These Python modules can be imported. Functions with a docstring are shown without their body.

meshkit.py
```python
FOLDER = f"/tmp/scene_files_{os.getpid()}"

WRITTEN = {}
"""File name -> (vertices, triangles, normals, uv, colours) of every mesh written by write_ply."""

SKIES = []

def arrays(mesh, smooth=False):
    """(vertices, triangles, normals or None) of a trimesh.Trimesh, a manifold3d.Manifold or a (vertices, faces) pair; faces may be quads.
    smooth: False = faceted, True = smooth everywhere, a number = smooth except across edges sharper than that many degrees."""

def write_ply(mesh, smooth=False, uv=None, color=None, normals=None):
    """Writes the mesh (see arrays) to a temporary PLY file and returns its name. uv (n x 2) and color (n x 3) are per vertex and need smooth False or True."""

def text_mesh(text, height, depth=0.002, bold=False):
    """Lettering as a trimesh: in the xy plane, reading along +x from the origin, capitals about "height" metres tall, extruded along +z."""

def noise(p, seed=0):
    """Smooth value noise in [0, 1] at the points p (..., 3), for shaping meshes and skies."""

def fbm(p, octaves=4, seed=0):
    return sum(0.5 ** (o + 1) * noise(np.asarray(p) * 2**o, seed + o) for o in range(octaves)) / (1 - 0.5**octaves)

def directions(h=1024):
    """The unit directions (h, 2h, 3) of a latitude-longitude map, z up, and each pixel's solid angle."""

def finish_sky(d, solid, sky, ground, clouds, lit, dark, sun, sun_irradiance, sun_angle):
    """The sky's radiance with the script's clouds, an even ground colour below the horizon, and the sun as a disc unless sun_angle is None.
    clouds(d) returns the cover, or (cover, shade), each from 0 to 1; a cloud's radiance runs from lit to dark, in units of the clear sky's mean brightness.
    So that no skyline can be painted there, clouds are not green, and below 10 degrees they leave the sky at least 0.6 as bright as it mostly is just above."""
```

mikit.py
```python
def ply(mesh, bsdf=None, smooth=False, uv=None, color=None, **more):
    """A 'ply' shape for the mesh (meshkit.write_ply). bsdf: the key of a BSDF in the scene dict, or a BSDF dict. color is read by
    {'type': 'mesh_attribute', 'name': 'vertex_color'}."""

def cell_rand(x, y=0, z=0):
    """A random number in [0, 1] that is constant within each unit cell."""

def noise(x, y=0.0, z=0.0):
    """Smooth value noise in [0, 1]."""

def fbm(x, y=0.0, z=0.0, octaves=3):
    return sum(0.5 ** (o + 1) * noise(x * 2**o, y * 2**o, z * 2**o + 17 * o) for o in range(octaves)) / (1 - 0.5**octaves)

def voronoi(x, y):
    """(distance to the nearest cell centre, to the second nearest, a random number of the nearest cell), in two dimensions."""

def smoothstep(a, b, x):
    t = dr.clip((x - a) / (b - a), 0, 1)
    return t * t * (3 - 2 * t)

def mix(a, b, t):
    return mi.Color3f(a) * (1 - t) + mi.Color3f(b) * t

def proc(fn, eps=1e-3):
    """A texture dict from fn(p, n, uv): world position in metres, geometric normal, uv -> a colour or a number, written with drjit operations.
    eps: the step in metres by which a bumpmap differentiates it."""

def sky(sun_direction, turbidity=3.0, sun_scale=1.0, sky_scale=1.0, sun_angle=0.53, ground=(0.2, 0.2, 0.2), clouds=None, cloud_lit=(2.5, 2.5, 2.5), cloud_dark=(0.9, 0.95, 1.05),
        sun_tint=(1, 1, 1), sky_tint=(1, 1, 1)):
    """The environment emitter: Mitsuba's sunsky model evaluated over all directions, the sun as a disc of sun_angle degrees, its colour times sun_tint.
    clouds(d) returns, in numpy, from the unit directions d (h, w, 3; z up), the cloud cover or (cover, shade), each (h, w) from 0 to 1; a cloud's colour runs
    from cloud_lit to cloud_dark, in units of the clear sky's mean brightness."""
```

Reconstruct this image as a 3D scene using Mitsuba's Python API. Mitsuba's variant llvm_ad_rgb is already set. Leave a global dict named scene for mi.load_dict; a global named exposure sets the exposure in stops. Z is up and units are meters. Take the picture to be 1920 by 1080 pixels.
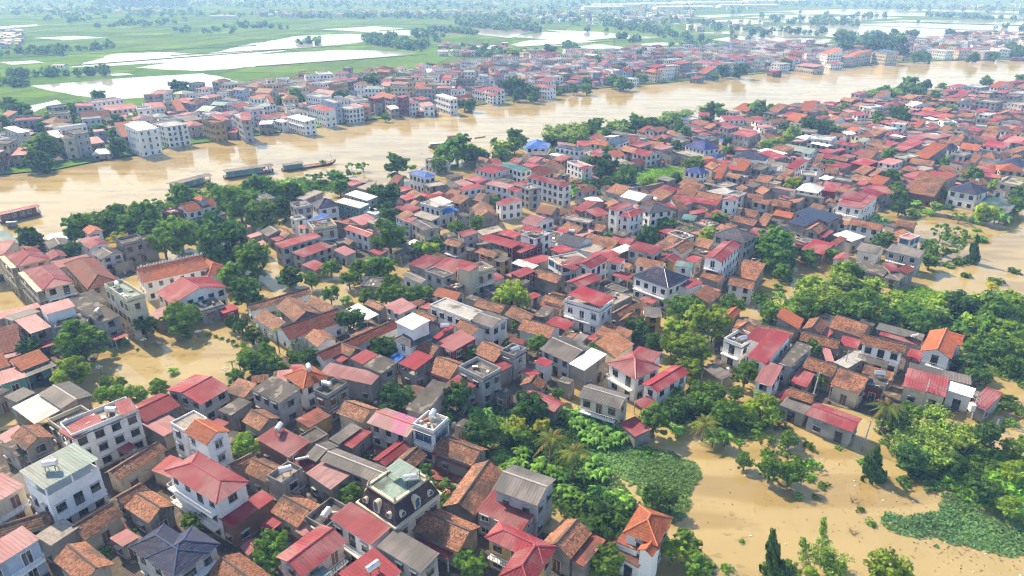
import math, random
import numpy as np
import trimesh, shapely, manifold3d
import drjit as dr
import mitsuba as mi
import mikit, meshkit
from mikit import noise, fbm, cell_rand, smoothstep, mix

# ---------------------------------------------------------------- camera, sky, exposure
exposure = 2.68
CAMERA_HEIGHT = 80.0
PITCH = 24.0
scene = {}
scene['camera'] = {'type': 'perspective', 'fov': 73.74, 'fov_axis': 'x', 'near_clip': 1.0, 'far_clip': 30000.0, 'medium': {'type': 'ref', 'id': 'haze_air'},
                   'to_world': mi.ScalarTransform4f().look_at(origin=[0, 0, CAMERA_HEIGHT], target=[0, math.cos(math.radians(PITCH)), CAMERA_HEIGHT - math.sin(math.radians(PITCH))], up=[0, 0, 1])}
def cloud_cover(d):
    z = np.maximum(d[..., 2], .06)
    p = np.stack([d[..., 0] / z * .55, d[..., 1] / z * .55, np.zeros_like(z)], -1)
    f = meshkit.fbm(p + 11.3, 5, 3)
    return np.clip((f - .56) * 4, 0, 1) * .7, np.clip((f - .6) * 1.2, 0, 1) * .4
scene['sky'] = mikit.sky([-0.70, 0.70, 0.92], turbidity=3, sun_angle=.6, clouds=cloud_cover, cloud_lit=(2.3, 2.3, 2.35), cloud_dark=(1.1, 1.15, 1.25), ground=(.3, .27, .2))
HAZE = 2.8e-4
scene['haze_air'] = {'type': 'homogeneous', 'albedo': {'type': 'rgb', 'value': [.64, .80, .94]}, 'sigma_t': {'type': 'rgb', 'value': [HAZE * .7, HAZE, HAZE * 1.6]}}
scene['haze'] = {'type': 'cube', 'to_world': mi.ScalarTransform4f().translate([0, 4300, 46]).scale([9100, 4750, 48]), 'bsdf': {'type': 'null'}, 'interior': {'type': 'ref', 'id': 'haze_air'}}

# ---------------------------------------------------------------- where things stand: metres, x across, y away, yaw in degrees
LARGE = [
('s','P','c',2,np.float64(-82.4),np.float64(85.36),np.float64(64.8),np.float64(7.13),np.float64(5.89),6.4,0.1,'b'),
('s','E','w',3,np.float64(-72.22),np.float64(88.05),np.float64(59.1),np.float64(8.58),np.float64(6.78),9.6,0.1,'tbo','white house with the green roof','green roofed white house',[]),
('g','T','d',1,np.float64(-76.32),np.float64(81.52),np.float64(28.6),np.float64(8.85),np.float64(3.64),3.4,0.55,''),
('s','P','b',2,np.float64(-72.47),np.float64(73.28),np.float64(61.2),np.float64(8.16),np.float64(4.44),6.4,0.1,'b','light blue house with a red balcony under a faded red sheet roof','light blue house',[]),
('f','C','d',1,np.float64(-68.53),np.float64(79.0),np.float64(62.1),np.float64(3.86),np.float64(3.79),4.6,0.1,''),
('g','T','d',1,np.float64(-61.72),np.float64(73.82),np.float64(146.6),np.float64(8.09),np.float64(4.5),3.8,0.55,''),
('g','T','c',1,np.float64(-65.06),np.float64(82.55),np.float64(58.9),np.float64(6.27),np.float64(5.25),3.4,0.55,''),
('g','T','d',1,np.float64(-62.63),np.float64(88.82),np.float64(54.5),np.float64(4.4),np.float64(3.5),3.2,0.55,''),
('g','T','d',1,np.float64(-57.57),np.float64(85.13),np.float64(327.5),np.float64(6.55),np.float64(4.68),4.0,0.55,''),
('h','N','g',2,np.float64(-48.91),np.float64(73.64),np.float64(327.8),np.float64(10.61),np.float64(5.5),6.4,0.5,'','navy tiled L-shaped roof','navy L-shaped roof',[('h','N','g',2,np.float64(-46.72),np.float64(73.41),np.float64(57.5),np.float64(7.43),np.float64(6.7),6.4,0.5,'')]),
('h','R','w',3,np.float64(-48.75),np.float64(87.34),np.float64(326.0),np.float64(13.73),np.float64(6.06),8.2,0.3,'b','tall white house with the crimson hip roof','tall crimson hip roof',[]),
('s','R','r',1,np.float64(-41.73),np.float64(84.21),np.float64(56.1),np.float64(8.06),np.float64(3.01),4.4,0.1,''),
('g','T','c',1,np.float64(-34.25),np.float64(85.09),np.float64(327.0),np.float64(6.41),np.float64(5.37),3.4,0.55,''),
('s','R','n',1,np.float64(-37.75),np.float64(82.72),np.float64(324.9),np.float64(2.64),np.float64(2.37),2.6,0.1,''),
('g','R','d',1,np.float64(-39.25),np.float64(78.33),np.float64(318.2),np.float64(2.63),np.float64(2.5),2.4,0.3,''),
('s','P','d',1,np.float64(-31.03),np.float64(80.77),np.float64(324.8),np.float64(4.13),np.float64(2.5),3.0,0.1,''),
('f','K','d',2,np.float64(-28.37),np.float64(82.07),np.float64(326.2),np.float64(4.34),np.float64(5.23),4.8,0.1,'t'),
('g','R','p',2,np.float64(-28.83),np.float64(74.56),np.float64(53.8),np.float64(8.11),np.float64(5.95),5.6,0.3,'b','pink-walled house with the crimson gable','pink-walled house',[('s','Q','n',1,np.float64(-27.23),np.float64(71.33),np.float64(230.7),np.float64(2.7),np.float64(2.5),4.2,0.1,'')]),
('s','L','d',1,np.float64(-44.26),np.float64(72.52),np.float64(53.9),np.float64(4.23),np.float64(2.95),4.0,0.1,''),
('g','T','c',1,np.float64(-38.54),np.float64(71.43),np.float64(145.1),np.float64(7.79),np.float64(5.55),3.6,0.55,''),
('s','R','w',2,np.float64(-22.62),np.float64(78.78),np.float64(322.8),np.float64(9.14),np.float64(4.04),6.4,0.1,'b'),
('m','X','c',2,np.float64(-17.52),np.float64(83.72),np.float64(321.2),np.float64(8.44),np.float64(9.29),7.0,1,'t','cream mansion with the purple mansard roof','purple mansard mansion',[]),
('g','T','d',1,np.float64(-10.23),np.float64(80.38),np.float64(329.7),np.float64(9.17),np.float64(6.05),4.0,0.55,''),
('s','R','n',1,np.float64(-11.36),np.float64(78.24),np.float64(326.5),np.float64(6.34),np.float64(2.5),2.8,0.1,''),
('s','G','g',2,np.float64(-14.8),np.float64(73.64),np.float64(324.7),np.float64(8.56),np.float64(3.89),6.2,0.1,''),
('s','R','w',2,np.float64(-19.55),np.float64(70.08),np.float64(49.9),np.float64(6.22),np.float64(5.94),5.6,0.1,'t'),
('g','T','d',1,np.float64(-6.22),np.float64(89.35),np.float64(67.2),np.float64(11.54),np.float64(5.68),4.0,0.55,'x','old brown tiled house whose roof has partly caved in','caved-in tiled roof',[]),
('s','R','g',2,np.float64(-0.79),np.float64(83.3),np.float64(329.9),np.float64(8.41),np.float64(4.95),4.8,0.1,''),
('g','G','g',2,np.float64(2.0),np.float64(86.19),np.float64(332.0),np.float64(7.91),np.float64(6.83),7.6,0.3,'','grey block house under a two-tone corrugated sheet gable','two-tone grey gable',[]),
('h','R','y',2,np.float64(1.21),np.float64(75.52),np.float64(148.4),np.float64(9.87),np.float64(4.01),6.0,0.42,'b','yellow house with the L-shaped red hip roof','yellow red-roofed house',[('h','R','y',2,np.float64(2.32),np.float64(71.98),np.float64(61.7),np.float64(8.61),np.float64(4.77),6.0,0.42,'')]),
('g','T','d',1,np.float64(8.18),np.float64(77.88),np.float64(54.4),np.float64(6.21),np.float64(5.09),4.4,0.55,'',None,None,[('f','I','d',1,np.float64(11.29),np.float64(76.2),np.float64(323.3),np.float64(1.8),np.float64(6.09),3.8,0.35,'')]),
('h','O','w',2,np.float64(20.24),np.float64(78.28),np.float64(329.0),np.float64(5.37),np.float64(6.68),6.6,0.6,'','white villa with the orange pyramid roof','orange pyramid villa',[('g','O','w',2,np.float64(19.84),np.float64(74.61),np.float64(53.1),np.float64(3.14),np.float64(2.38),6.0,0.6,''),('f','I','w',1,np.float64(17.44),np.float64(77.38),np.float64(329.1),np.float64(3.21),np.float64(2.5),4.4,0.35,''),('f','I','w',1,np.float64(16.64),np.float64(76.45),np.float64(318.1),np.float64(6.37),np.float64(2.5),3.2,0.35,'')]),
('g','G','d',1,np.float64(-89.48),np.float64(116.26),np.float64(325.8),np.float64(9.49),np.float64(5.88),4.9,0.18,''),
('s','L','n',1,np.float64(-92.78),np.float64(112.45),np.float64(325.0),np.float64(9.84),np.float64(5.27),4.0,0.1,'','big pale grey sheet canopy leaning on a dark shed','big pale sheet canopy',[]),
('g','T','d',2,np.float64(-86.2),np.float64(101.15),np.float64(323.7),np.float64(6.47),np.float64(4.8),5.6,0.55,'',None,None,[('f','K','d',1,np.float64(-89.09),np.float64(100.54),np.float64(327.2),np.float64(6.33),np.float64(2.5),3.8,0.1,'')]),
('f','C','w',3,np.float64(-74.35),np.float64(103.07),np.float64(48.8),np.float64(11.06),np.float64(5.5),8.2,0.1,'t','long white three storey house with a tank between two red sheet roofs','long twin-roofed white house',[('s','R','n',1,np.float64(-75.77),np.float64(100.26),np.float64(62.7),np.float64(6.33),np.float64(3.88),8.6,0.1,''),('s','R','n',1,np.float64(-69.91),np.float64(104.2),np.float64(42.9),np.float64(2.65),np.float64(4.44),10.0,0.1,'')]),
('g','R','d',1,np.float64(-70.1),np.float64(112.26),np.float64(55.1),np.float64(7.07),np.float64(7.6),4.5,0.3,''),
('s','P','d',1,np.float64(-66.01),np.float64(107.63),np.float64(60.3),np.float64(4.5),np.float64(6.24),3.6,0.1,''),
('g','T','c',1,np.float64(-65.63),np.float64(96.7),np.float64(62.4),np.float64(9.33),np.float64(4.0),3.8,0.55,''),
('s','R','n',1,np.float64(-69.89),np.float64(101.34),np.float64(61.0),np.float64(2.5),np.float64(2.33),3.0,0.1,''),
('s','G','d',1,np.float64(-99.54),np.float64(117.37),np.float64(65.5),np.float64(3.91),np.float64(3.69),4.0,0.1,''),
('f','K','d',1,np.float64(-104.71),np.float64(117.52),np.float64(79.7),np.float64(4.64),np.float64(2.81),4.0,0.1,''),
('g','R','g',2,np.float64(-63.51),np.float64(117.83),np.float64(60.4),np.float64(7.07),np.float64(10.68),5.2,0.2,'','dirty white house under a broad crimson sheet gable','broad crimson gable',[]),
('s','K','g',2,np.float64(-47.04),np.float64(116.12),np.float64(325.1),np.float64(8.85),np.float64(5.47),6.0,0.1,'','grey cement house with the concrete roof','grey concrete-roofed house',[]),
('f','K','d',1,np.float64(-54.11),np.float64(112.42),np.float64(332.7),np.float64(3.24),np.float64(4.86),4.6,0.1,''),
('g','T','d',1,np.float64(-47.84),np.float64(108.81),np.float64(325.5),np.float64(5.48),np.float64(4.93),4.0,0.55,''),
('g','O','w',3,np.float64(-52.99),np.float64(98.31),np.float64(325.6),np.float64(6.64),np.float64(4.83),8.8,0.55,'','tall narrow house with the orange gable','tall orange gable',[('f','C','w',3,np.float64(-57.8),np.float64(101.93),np.float64(325.2),np.float64(4.16),np.float64(4.57),8.4,0.1,'t')]),
('s','R','r',1,np.float64(-41.19),np.float64(101.0),np.float64(324.3),np.float64(9.35),np.float64(4.68),4.8,0.1,'t'),
('g','T','d',1,np.float64(-42.32),np.float64(94.11),np.float64(329.8),np.float64(5.42),np.float64(4.41),4.0,0.55,''),
('g','T','d',1,np.float64(-47.29),np.float64(97.03),np.float64(50.0),np.float64(4.4),np.float64(2.5),3.4,0.55,''),
('f','C','d',2,np.float64(-37.53),np.float64(90.66),np.float64(327.6),np.float64(3.44),np.float64(4.45),5.6,0.1,'t','flat concrete terrace house cluttered with water tanks','tank cluttered terrace',[]),
('s','R','d',1,np.float64(-35.69),np.float64(95.9),np.float64(313.9),np.float64(3.45),np.float64(2.79),4.0,0.1,'v'),
('s','P','d',1,np.float64(-30.86),np.float64(92.33),np.float64(321.1),np.float64(6.72),np.float64(4.41),4.5,0.1,''),
('g','G','d',1,np.float64(-33.39),np.float64(98.01),np.float64(327.0),np.float64(2.89),np.float64(5.24),5.0,0.3,''),
('f','I','y',1,np.float64(-38.38),np.float64(110.4),np.float64(51.9),np.float64(4.99),np.float64(4.07),3.4,0.35,''),
('f','K','d',2,np.float64(-36.02),np.float64(116.2),np.float64(327.1),np.float64(3.49),np.float64(5.61),6.0,0.1,''),
('g','T','c',1,np.float64(-29.69),np.float64(110.78),np.float64(331.0),np.float64(6.59),np.float64(5.21),4.6,0.55,''),
('g','M','g',2,np.float64(-21.68),np.float64(106.4),np.float64(331.1),np.float64(9.35),np.float64(5.63),5.2,0.3,'','house under a sheet roof painted in faded magenta streaks','magenta roof',[]),
('f','L','w',2,np.float64(-14.76),np.float64(103.46),np.float64(330.0),np.float64(4.54),np.float64(4.73),7.0,0.1,'w','slim tower house with tall blue windows and a pale tiled terrace','blue-windowed tower',[]),
('s','K','p',1,np.float64(-16.6),np.float64(115.23),np.float64(334.9),np.float64(4.23),np.float64(10.32),4.6,0.1,''),
('f','K','d',1,np.float64(-8.83),np.float64(107.91),np.float64(326.4),np.float64(3.05),np.float64(2.77),3.6,0.1,''),
('s','R','d',1,np.float64(-28.67),np.float64(103.95),np.float64(62.4),np.float64(5.74),np.float64(2.5),3.4,0.1,''),
('s','G','d',1,np.float64(-30.82),np.float64(104.42),np.float64(58.6),np.float64(6.03),np.float64(2.5),4.0,0.1,''),
('g','R','d',1,np.float64(-21.4),np.float64(99.33),np.float64(56.1),np.float64(6.91),np.float64(3.09),3.6,0.3,''),
('g','T','d',1,np.float64(-17.8),np.float64(97.44),np.float64(60.9),np.float64(4.44),np.float64(4.05),3.8,0.55,''),
('g','T','d',1,np.float64(-9.14),np.float64(99.48),np.float64(330.1),np.float64(8.38),np.float64(5.3),4.0,0.55,'',None,None,[('s','R','n',1,np.float64(-10.27),np.float64(98.47),np.float64(327.5),np.float64(8.43),np.float64(2.5),3.0,0.1,'')]),
('g','G','d',2,np.float64(-26.5),np.float64(93.64),np.float64(331.6),np.float64(12.47),np.float64(3.91),5.4,0.3,''),
('g','R','d',1,np.float64(6.39),np.float64(116.69),np.float64(320.8),np.float64(8.25),np.float64(3.82),3.2,0.3,''),
('g','G','c',2,np.float64(18.12),np.float64(113.98),np.float64(329.8),np.float64(8.85),np.float64(5.49),6.0,0.3,'b','cream house with a veranda under a rusty grey sheet gable','cream veranda house',[('s','R','n',1,np.float64(17.81),np.float64(111.79),np.float64(327.2),np.float64(6.29),np.float64(2.5),3.0,0.1,'')]),
('s','R','d',1,np.float64(23.42),np.float64(107.9),np.float64(298.3),np.float64(4.96),np.float64(3.83),3.0,0.1,''),
('s','R','n',1,np.float64(26.92),np.float64(116.07),np.float64(297.5),np.float64(3.2),np.float64(3.58),3.0,0.1,''),
('s','R','d',1,np.float64(56.12),np.float64(118.8),np.float64(293.8),np.float64(2.49),np.float64(5.76),3.0,0.1,''),
('g','T','d',1,np.float64(58.5),np.float64(117.23),np.float64(322.7),np.float64(5.02),np.float64(3.8),4.0,0.55,''),
('s','G','d',1,np.float64(56.77),np.float64(115.0),np.float64(317.1),np.float64(4.98),np.float64(4.39),3.2,0.1,''),
('g','R','g',1,np.float64(62.04),np.float64(110.15),np.float64(319.3),np.float64(8.8),np.float64(5.79),3.8,0.2,'','long cement shed under a crimson gable at the water edge','long cement shed',[]),
('s','P','d',1,np.float64(-123.72),np.float64(154.08),np.float64(51.3),np.float64(11.3),np.float64(2.97),5.0,0.1,''),
('f','G','d',2,np.float64(-106.67),np.float64(148.68),np.float64(24.1),np.float64(6.8),np.float64(7.76),5.4,0.1,''),
('s','P','w',1,np.float64(-110.88),np.float64(150.21),np.float64(46.2),np.float64(6.47),np.float64(5.18),8.0,0.1,'','white rooftop room with a faded pink sheet roof','white rooftop room',[]),
('s','P','d',2,np.float64(-113.97),np.float64(144.94),np.float64(52.8),np.float64(4.52),np.float64(8.66),5.8,0.1,'',None,None,[('s','R','n',1,np.float64(-108.77),np.float64(140.64),np.float64(42.0),np.float64(4.47),np.float64(2.69),3.0,0.1,'')]),
('s','I','d',1,np.float64(-116.99),np.float64(139.58),np.float64(34.8),np.float64(5.04),np.float64(8.73),3.4,0.35,''),
('s','P','d',1,np.float64(-114.36),np.float64(135.43),np.float64(41.6),np.float64(4.53),np.float64(2.83),3.0,0.1,''),
('s','K','d',1,np.float64(-109.66),np.float64(159.4),np.float64(48.4),np.float64(6.67),np.float64(8.35),5.4,0.1,''),
('s','K','g',2,np.float64(-101.23),np.float64(150.52),np.float64(55.9),np.float64(4.91),np.float64(10.34),6.0,0.1,'t',None,None,[('s','R','n',1,np.float64(-94.49),np.float64(145.3),np.float64(53.5),np.float64(3.36),np.float64(2.56),2.6,0.1,'')]),
('f','A','c',3,np.float64(-95.89),np.float64(153.97),np.float64(318.8),np.float64(13.54),np.float64(4.14),10.4,0.1,'t','tall cream house with the pale green flat roof','tall cream block',[]),
('s','O','q',1,np.float64(-105.64),np.float64(130.33),np.float64(56.2),np.float64(5.71),np.float64(4.25),4.0,0.35,'',None,None,[('s','G','n',1,np.float64(-102.97),np.float64(128.71),np.float64(54.0),np.float64(5.98),np.float64(2.47),3.3,0.1,'')]),
('s','O','d',1,np.float64(-112.13),np.float64(129.36),np.float64(50.5),np.float64(3.39),np.float64(4.56),4.0,0.35,''),
('s','P','q',1,np.float64(-107.17),np.float64(125.82),np.float64(42.2),np.float64(4.74),np.float64(5.43),3.4,0.1,''),
('g','T','w',1,np.float64(-61.12),np.float64(163.0),np.float64(41.6),np.float64(16.85),np.float64(3.8),4.0,0.55,'','rear tiled hall of the old temple compound','rear temple hall',[]),
('g','T','d',1,np.float64(-54.17),np.float64(155.3),np.float64(310.4),np.float64(11.2),np.float64(6.85),4.6,0.55,'','steep tiled gable hall in the middle of the temple compound',None,[]),
('s','T','w',1,np.float64(-59.86),np.float64(150.77),np.float64(317.0),np.float64(10.18),np.float64(3.4),3.6,0.35,''),
('s','T','w',1,np.float64(-49.8),np.float64(159.8),np.float64(317.6),np.float64(9.4),np.float64(3.02),3.6,0.35,''),
('g','I','w',1,np.float64(-49.11),np.float64(148.65),np.float64(43.1),np.float64(15.18),np.float64(7.85),4.0,0.5,'','long red tiled hall of the old temple compound','long red temple hall',[]),
('h','O','w',2,np.float64(-42.66),np.float64(121.99),np.float64(318.0),np.float64(7.64),np.float64(6.44),5.6,0.5,'t'),
('s','P','d',1,np.float64(-48.13),np.float64(124.24),np.float64(12.5),np.float64(3.2),np.float64(4.69),4.0,0.1,''),
('s','R','n',1,np.float64(-39.41),np.float64(134.27),np.float64(321.7),np.float64(6.1),np.float64(2.54),3.4,0.1,''),
('g','I','w',1,np.float64(-36.06),np.float64(140.75),np.float64(48.4),np.float64(21.74),np.float64(4.5),4.0,0.5,''),
('g','T','d',1,np.float64(-37.47),np.float64(136.3),np.float64(324.9),np.float64(5.99),np.float64(4.08),4.0,0.55,''),
('s','L','n',1,np.float64(-38.15),np.float64(156.4),np.float64(315.2),np.float64(9.39),np.float64(3.74),3.6,0.1,'','open white sheet canopy like a tent on thin posts','white tent canopy',[]),
('g','T','d',1,np.float64(-34.98),np.float64(159.54),np.float64(319.9),np.float64(6.56),np.float64(3.1),4.0,0.55,''),
('s','P','g',2,np.float64(-28.17),np.float64(155.81),np.float64(310.9),np.float64(7.1),np.float64(5.39),5.4,0.1,''),
('h','D','w',2,np.float64(-20.88),np.float64(139.96),np.float64(319.3),np.float64(6.05),np.float64(12.17),6.0,0.7,'k','slate roofed white villa with a roof terrace','slate roofed villa',[('s','L','w',1,np.float64(-22.65),np.float64(139.01),np.float64(317.3),np.float64(6.13),np.float64(5.23),9.6,0.1,'')]),
('f','L','w',2,np.float64(-13.53),np.float64(152.57),np.float64(320.6),np.float64(13.63),np.float64(5.47),6.2,0.1,'','long white hall with a flat grey roof','long white hall',[]),
('g','G','w',2,np.float64(-5.35),np.float64(146.9),np.float64(322.5),np.float64(6.85),np.float64(6.41),6.4,0.25,'','block with the arched grey sheet roof','arched grey roof',[]),
('g','T','w',1,np.float64(-10.05),np.float64(144.97),np.float64(317.5),np.float64(6.36),np.float64(4.55),5.0,0.55,''),
('s','R','R',2,np.float64(-12.66),np.float64(136.56),np.float64(315.4),np.float64(5.82),np.float64(7.29),5.8,0.1,''),
('s','R','d',2,np.float64(-16.08),np.float64(140.83),np.float64(326.7),np.float64(2.35),np.float64(6.32),6.0,0.1,'t'),
('g','T','d',1,np.float64(-18.23),np.float64(134.74),np.float64(324.5),np.float64(5.16),np.float64(5.12),5.0,0.55,''),
('s','R','d',2,np.float64(-20.76),np.float64(128.65),np.float64(323.6),np.float64(5.0),np.float64(5.88),5.4,0.1,'bo'),
('s','B','n',1,np.float64(-26.13),np.float64(134.92),np.float64(332.1),np.float64(2.97),np.float64(2.87),2.6,0.1,'','sagging blue tarpaulin awning beside the slate roofed villa',None,[]),
('s','R','d',1,np.float64(-32.64),np.float64(131.63),np.float64(320.6),np.float64(4.25),np.float64(4.44),4.6,0.1,''),
('s','P','d',1,np.float64(-34.17),np.float64(124.51),np.float64(339.1),np.float64(12.82),np.float64(4.12),4.6,0.1,''),
('s','K','d',2,np.float64(-28.13),np.float64(126.69),np.float64(324.3),np.float64(5.61),np.float64(4.97),5.6,0.1,''),
('g','T','d',1,np.float64(-13.78),np.float64(128.04),np.float64(326.4),np.float64(6.2),np.float64(7.15),4.0,0.55,'',None,None,[('s','R','n',1,np.float64(-15.87),np.float64(126.57),np.float64(326.5),np.float64(5.87),np.float64(2.5),3.0,0.1,'')]),
('f','K','g',2,np.float64(-6.76),np.float64(123.63),np.float64(317.8),np.float64(7.05),np.float64(5.43),6.0,0.1,''),
('s','R','d',1,np.float64(-10.26),np.float64(121.13),np.float64(320.5),np.float64(5.79),np.float64(5.27),4.2,0.1,''),
('g','T','d',1,np.float64(-4.19),np.float64(134.25),np.float64(318.5),np.float64(6.53),np.float64(6.45),4.4,0.55,''),
('s','R','d',1,np.float64(-3.03),np.float64(129.75),np.float64(311.4),np.float64(6.03),np.float64(3.83),4.0,0.1,''),
('g','T','d',1,np.float64(-5.19),np.float64(158.65),np.float64(326.9),np.float64(8.57),np.float64(4.8),4.2,0.55,''),
('g','T','d',1,np.float64(2.73),np.float64(152.93),np.float64(314.2),np.float64(7.85),np.float64(5.6),4.2,0.55,''),
('g','T','d',1,np.float64(-21.35),np.float64(154.64),np.float64(320.4),np.float64(7.06),np.float64(2.5),3.4,0.55,''),
('f','C','w',2,np.float64(19.19),np.float64(155.17),np.float64(324.3),np.float64(10.04),np.float64(6.15),6.8,0.1,'b','white house with the crimson sheet roof over its terrace','white house with crimson canopy',[('s','R','n',1,np.float64(19.42),np.float64(152.72),np.float64(316.8),np.float64(10.21),np.float64(5.93),9.6,0.1,'')]),
('f','K','d',1,np.float64(8.18),np.float64(155.42),np.float64(334.5),np.float64(2.9),np.float64(5.54),4.2,0.1,''),
('g','T','c',1,np.float64(11.26),np.float64(162.81),np.float64(328.2),np.float64(5.68),np.float64(3.88),4.0,0.55,'',None,None,[('s','R','n',1,np.float64(10.45),np.float64(161.65),np.float64(330.4),np.float64(5.96),np.float64(2.5),3.0,0.1,'')]),
('s','R','n',1,np.float64(12.01),np.float64(150.47),np.float64(318.4),np.float64(6.09),np.float64(4.14),3.4,0.1,''),
('g','T','w',1,np.float64(6.66),np.float64(146.8),np.float64(328.9),np.float64(8.75),np.float64(6.3),3.8,0.55,''),
('g','G','g',2,np.float64(12.29),np.float64(133.9),np.float64(316.0),np.float64(8.74),np.float64(8.6),5.4,0.3,''),
('s','L','d',1,np.float64(16.46),np.float64(128.58),np.float64(316.0),np.float64(4.24),np.float64(7.84),5.6,0.1,'','beige sheet roof sloping beside a dark grey gabled house','beige sheet roof',[]),
('g','G','d',1,np.float64(13.43),np.float64(139.69),np.float64(320.6),np.float64(6.01),np.float64(3.7),4.0,0.3,''),
('s','T','c',1,np.float64(24.1),np.float64(143.18),np.float64(317.6),np.float64(7.83),np.float64(4.52),4.0,0.35,''),
('s','T','c',1,np.float64(23.46),np.float64(138.12),np.float64(301.4),np.float64(7.77),np.float64(5.35),3.6,0.35,''),
('h','R','w',2,np.float64(25.86),np.float64(125.58),np.float64(307.9),np.float64(8.39),np.float64(8.1),6.2,0.4,'b','white villa with the large crimson hip roof','large crimson hip villa',[('s','R','w',1,np.float64(29.03),np.float64(129.34),np.float64(323.6),np.float64(5.46),np.float64(4.05),6.6,0.1,'')]),
('g','R','w',2,np.float64(31.78),np.float64(121.22),np.float64(43.1),np.float64(11.24),np.float64(4.08),5.6,0.35,'','white gabled house beside the crimson hip villa',None,[]),
('s','R','w',1,np.float64(6.98),np.float64(129.82),np.float64(322.5),np.float64(3.43),np.float64(2.5),4.4,0.1,''),
('f','K','g',2,np.float64(0.28),np.float64(132.01),np.float64(321.4),np.float64(3.75),np.float64(4.36),5.6,0.1,''),
('g','T','d',1,np.float64(28.35),np.float64(156.82),np.float64(47.7),np.float64(7.28),np.float64(3.04),3.8,0.55,''),
('g','T','d',1,np.float64(27.95),np.float64(150.23),np.float64(52.5),np.float64(9.04),np.float64(3.7),4.0,0.55,''),
('s','G','y',2,np.float64(35.03),np.float64(152.86),np.float64(353.5),np.float64(4.31),np.float64(4.69),5.2,0.1,''),
('g','T','d',1,np.float64(4.44),np.float64(122.61),np.float64(68.1),np.float64(3.34),np.float64(4.82),3.4,0.55,''),
('s','R','w',2,np.float64(57.15),np.float64(133.28),np.float64(319.8),np.float64(4.42),np.float64(13.88),6.0,0.1,'b','white house with the stepped crimson roof','stepped crimson roof',[('s','R','w',1,np.float64(56.37),np.float64(138.21),np.float64(317.9),np.float64(3.77),np.float64(5.98),6.5,0.1,'')]),
('f','K','w',2,np.float64(52.41),np.float64(138.23),np.float64(312.4),np.float64(4.51),np.float64(6.86),5.4,0.1,'b','house with an open white framed porch over a flooded yard','white framed porch',[('g','T','w',1,np.float64(54.59),np.float64(143.3),np.float64(44.4),np.float64(5.1),np.float64(4.3),5.5,0.55,'')]),
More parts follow.
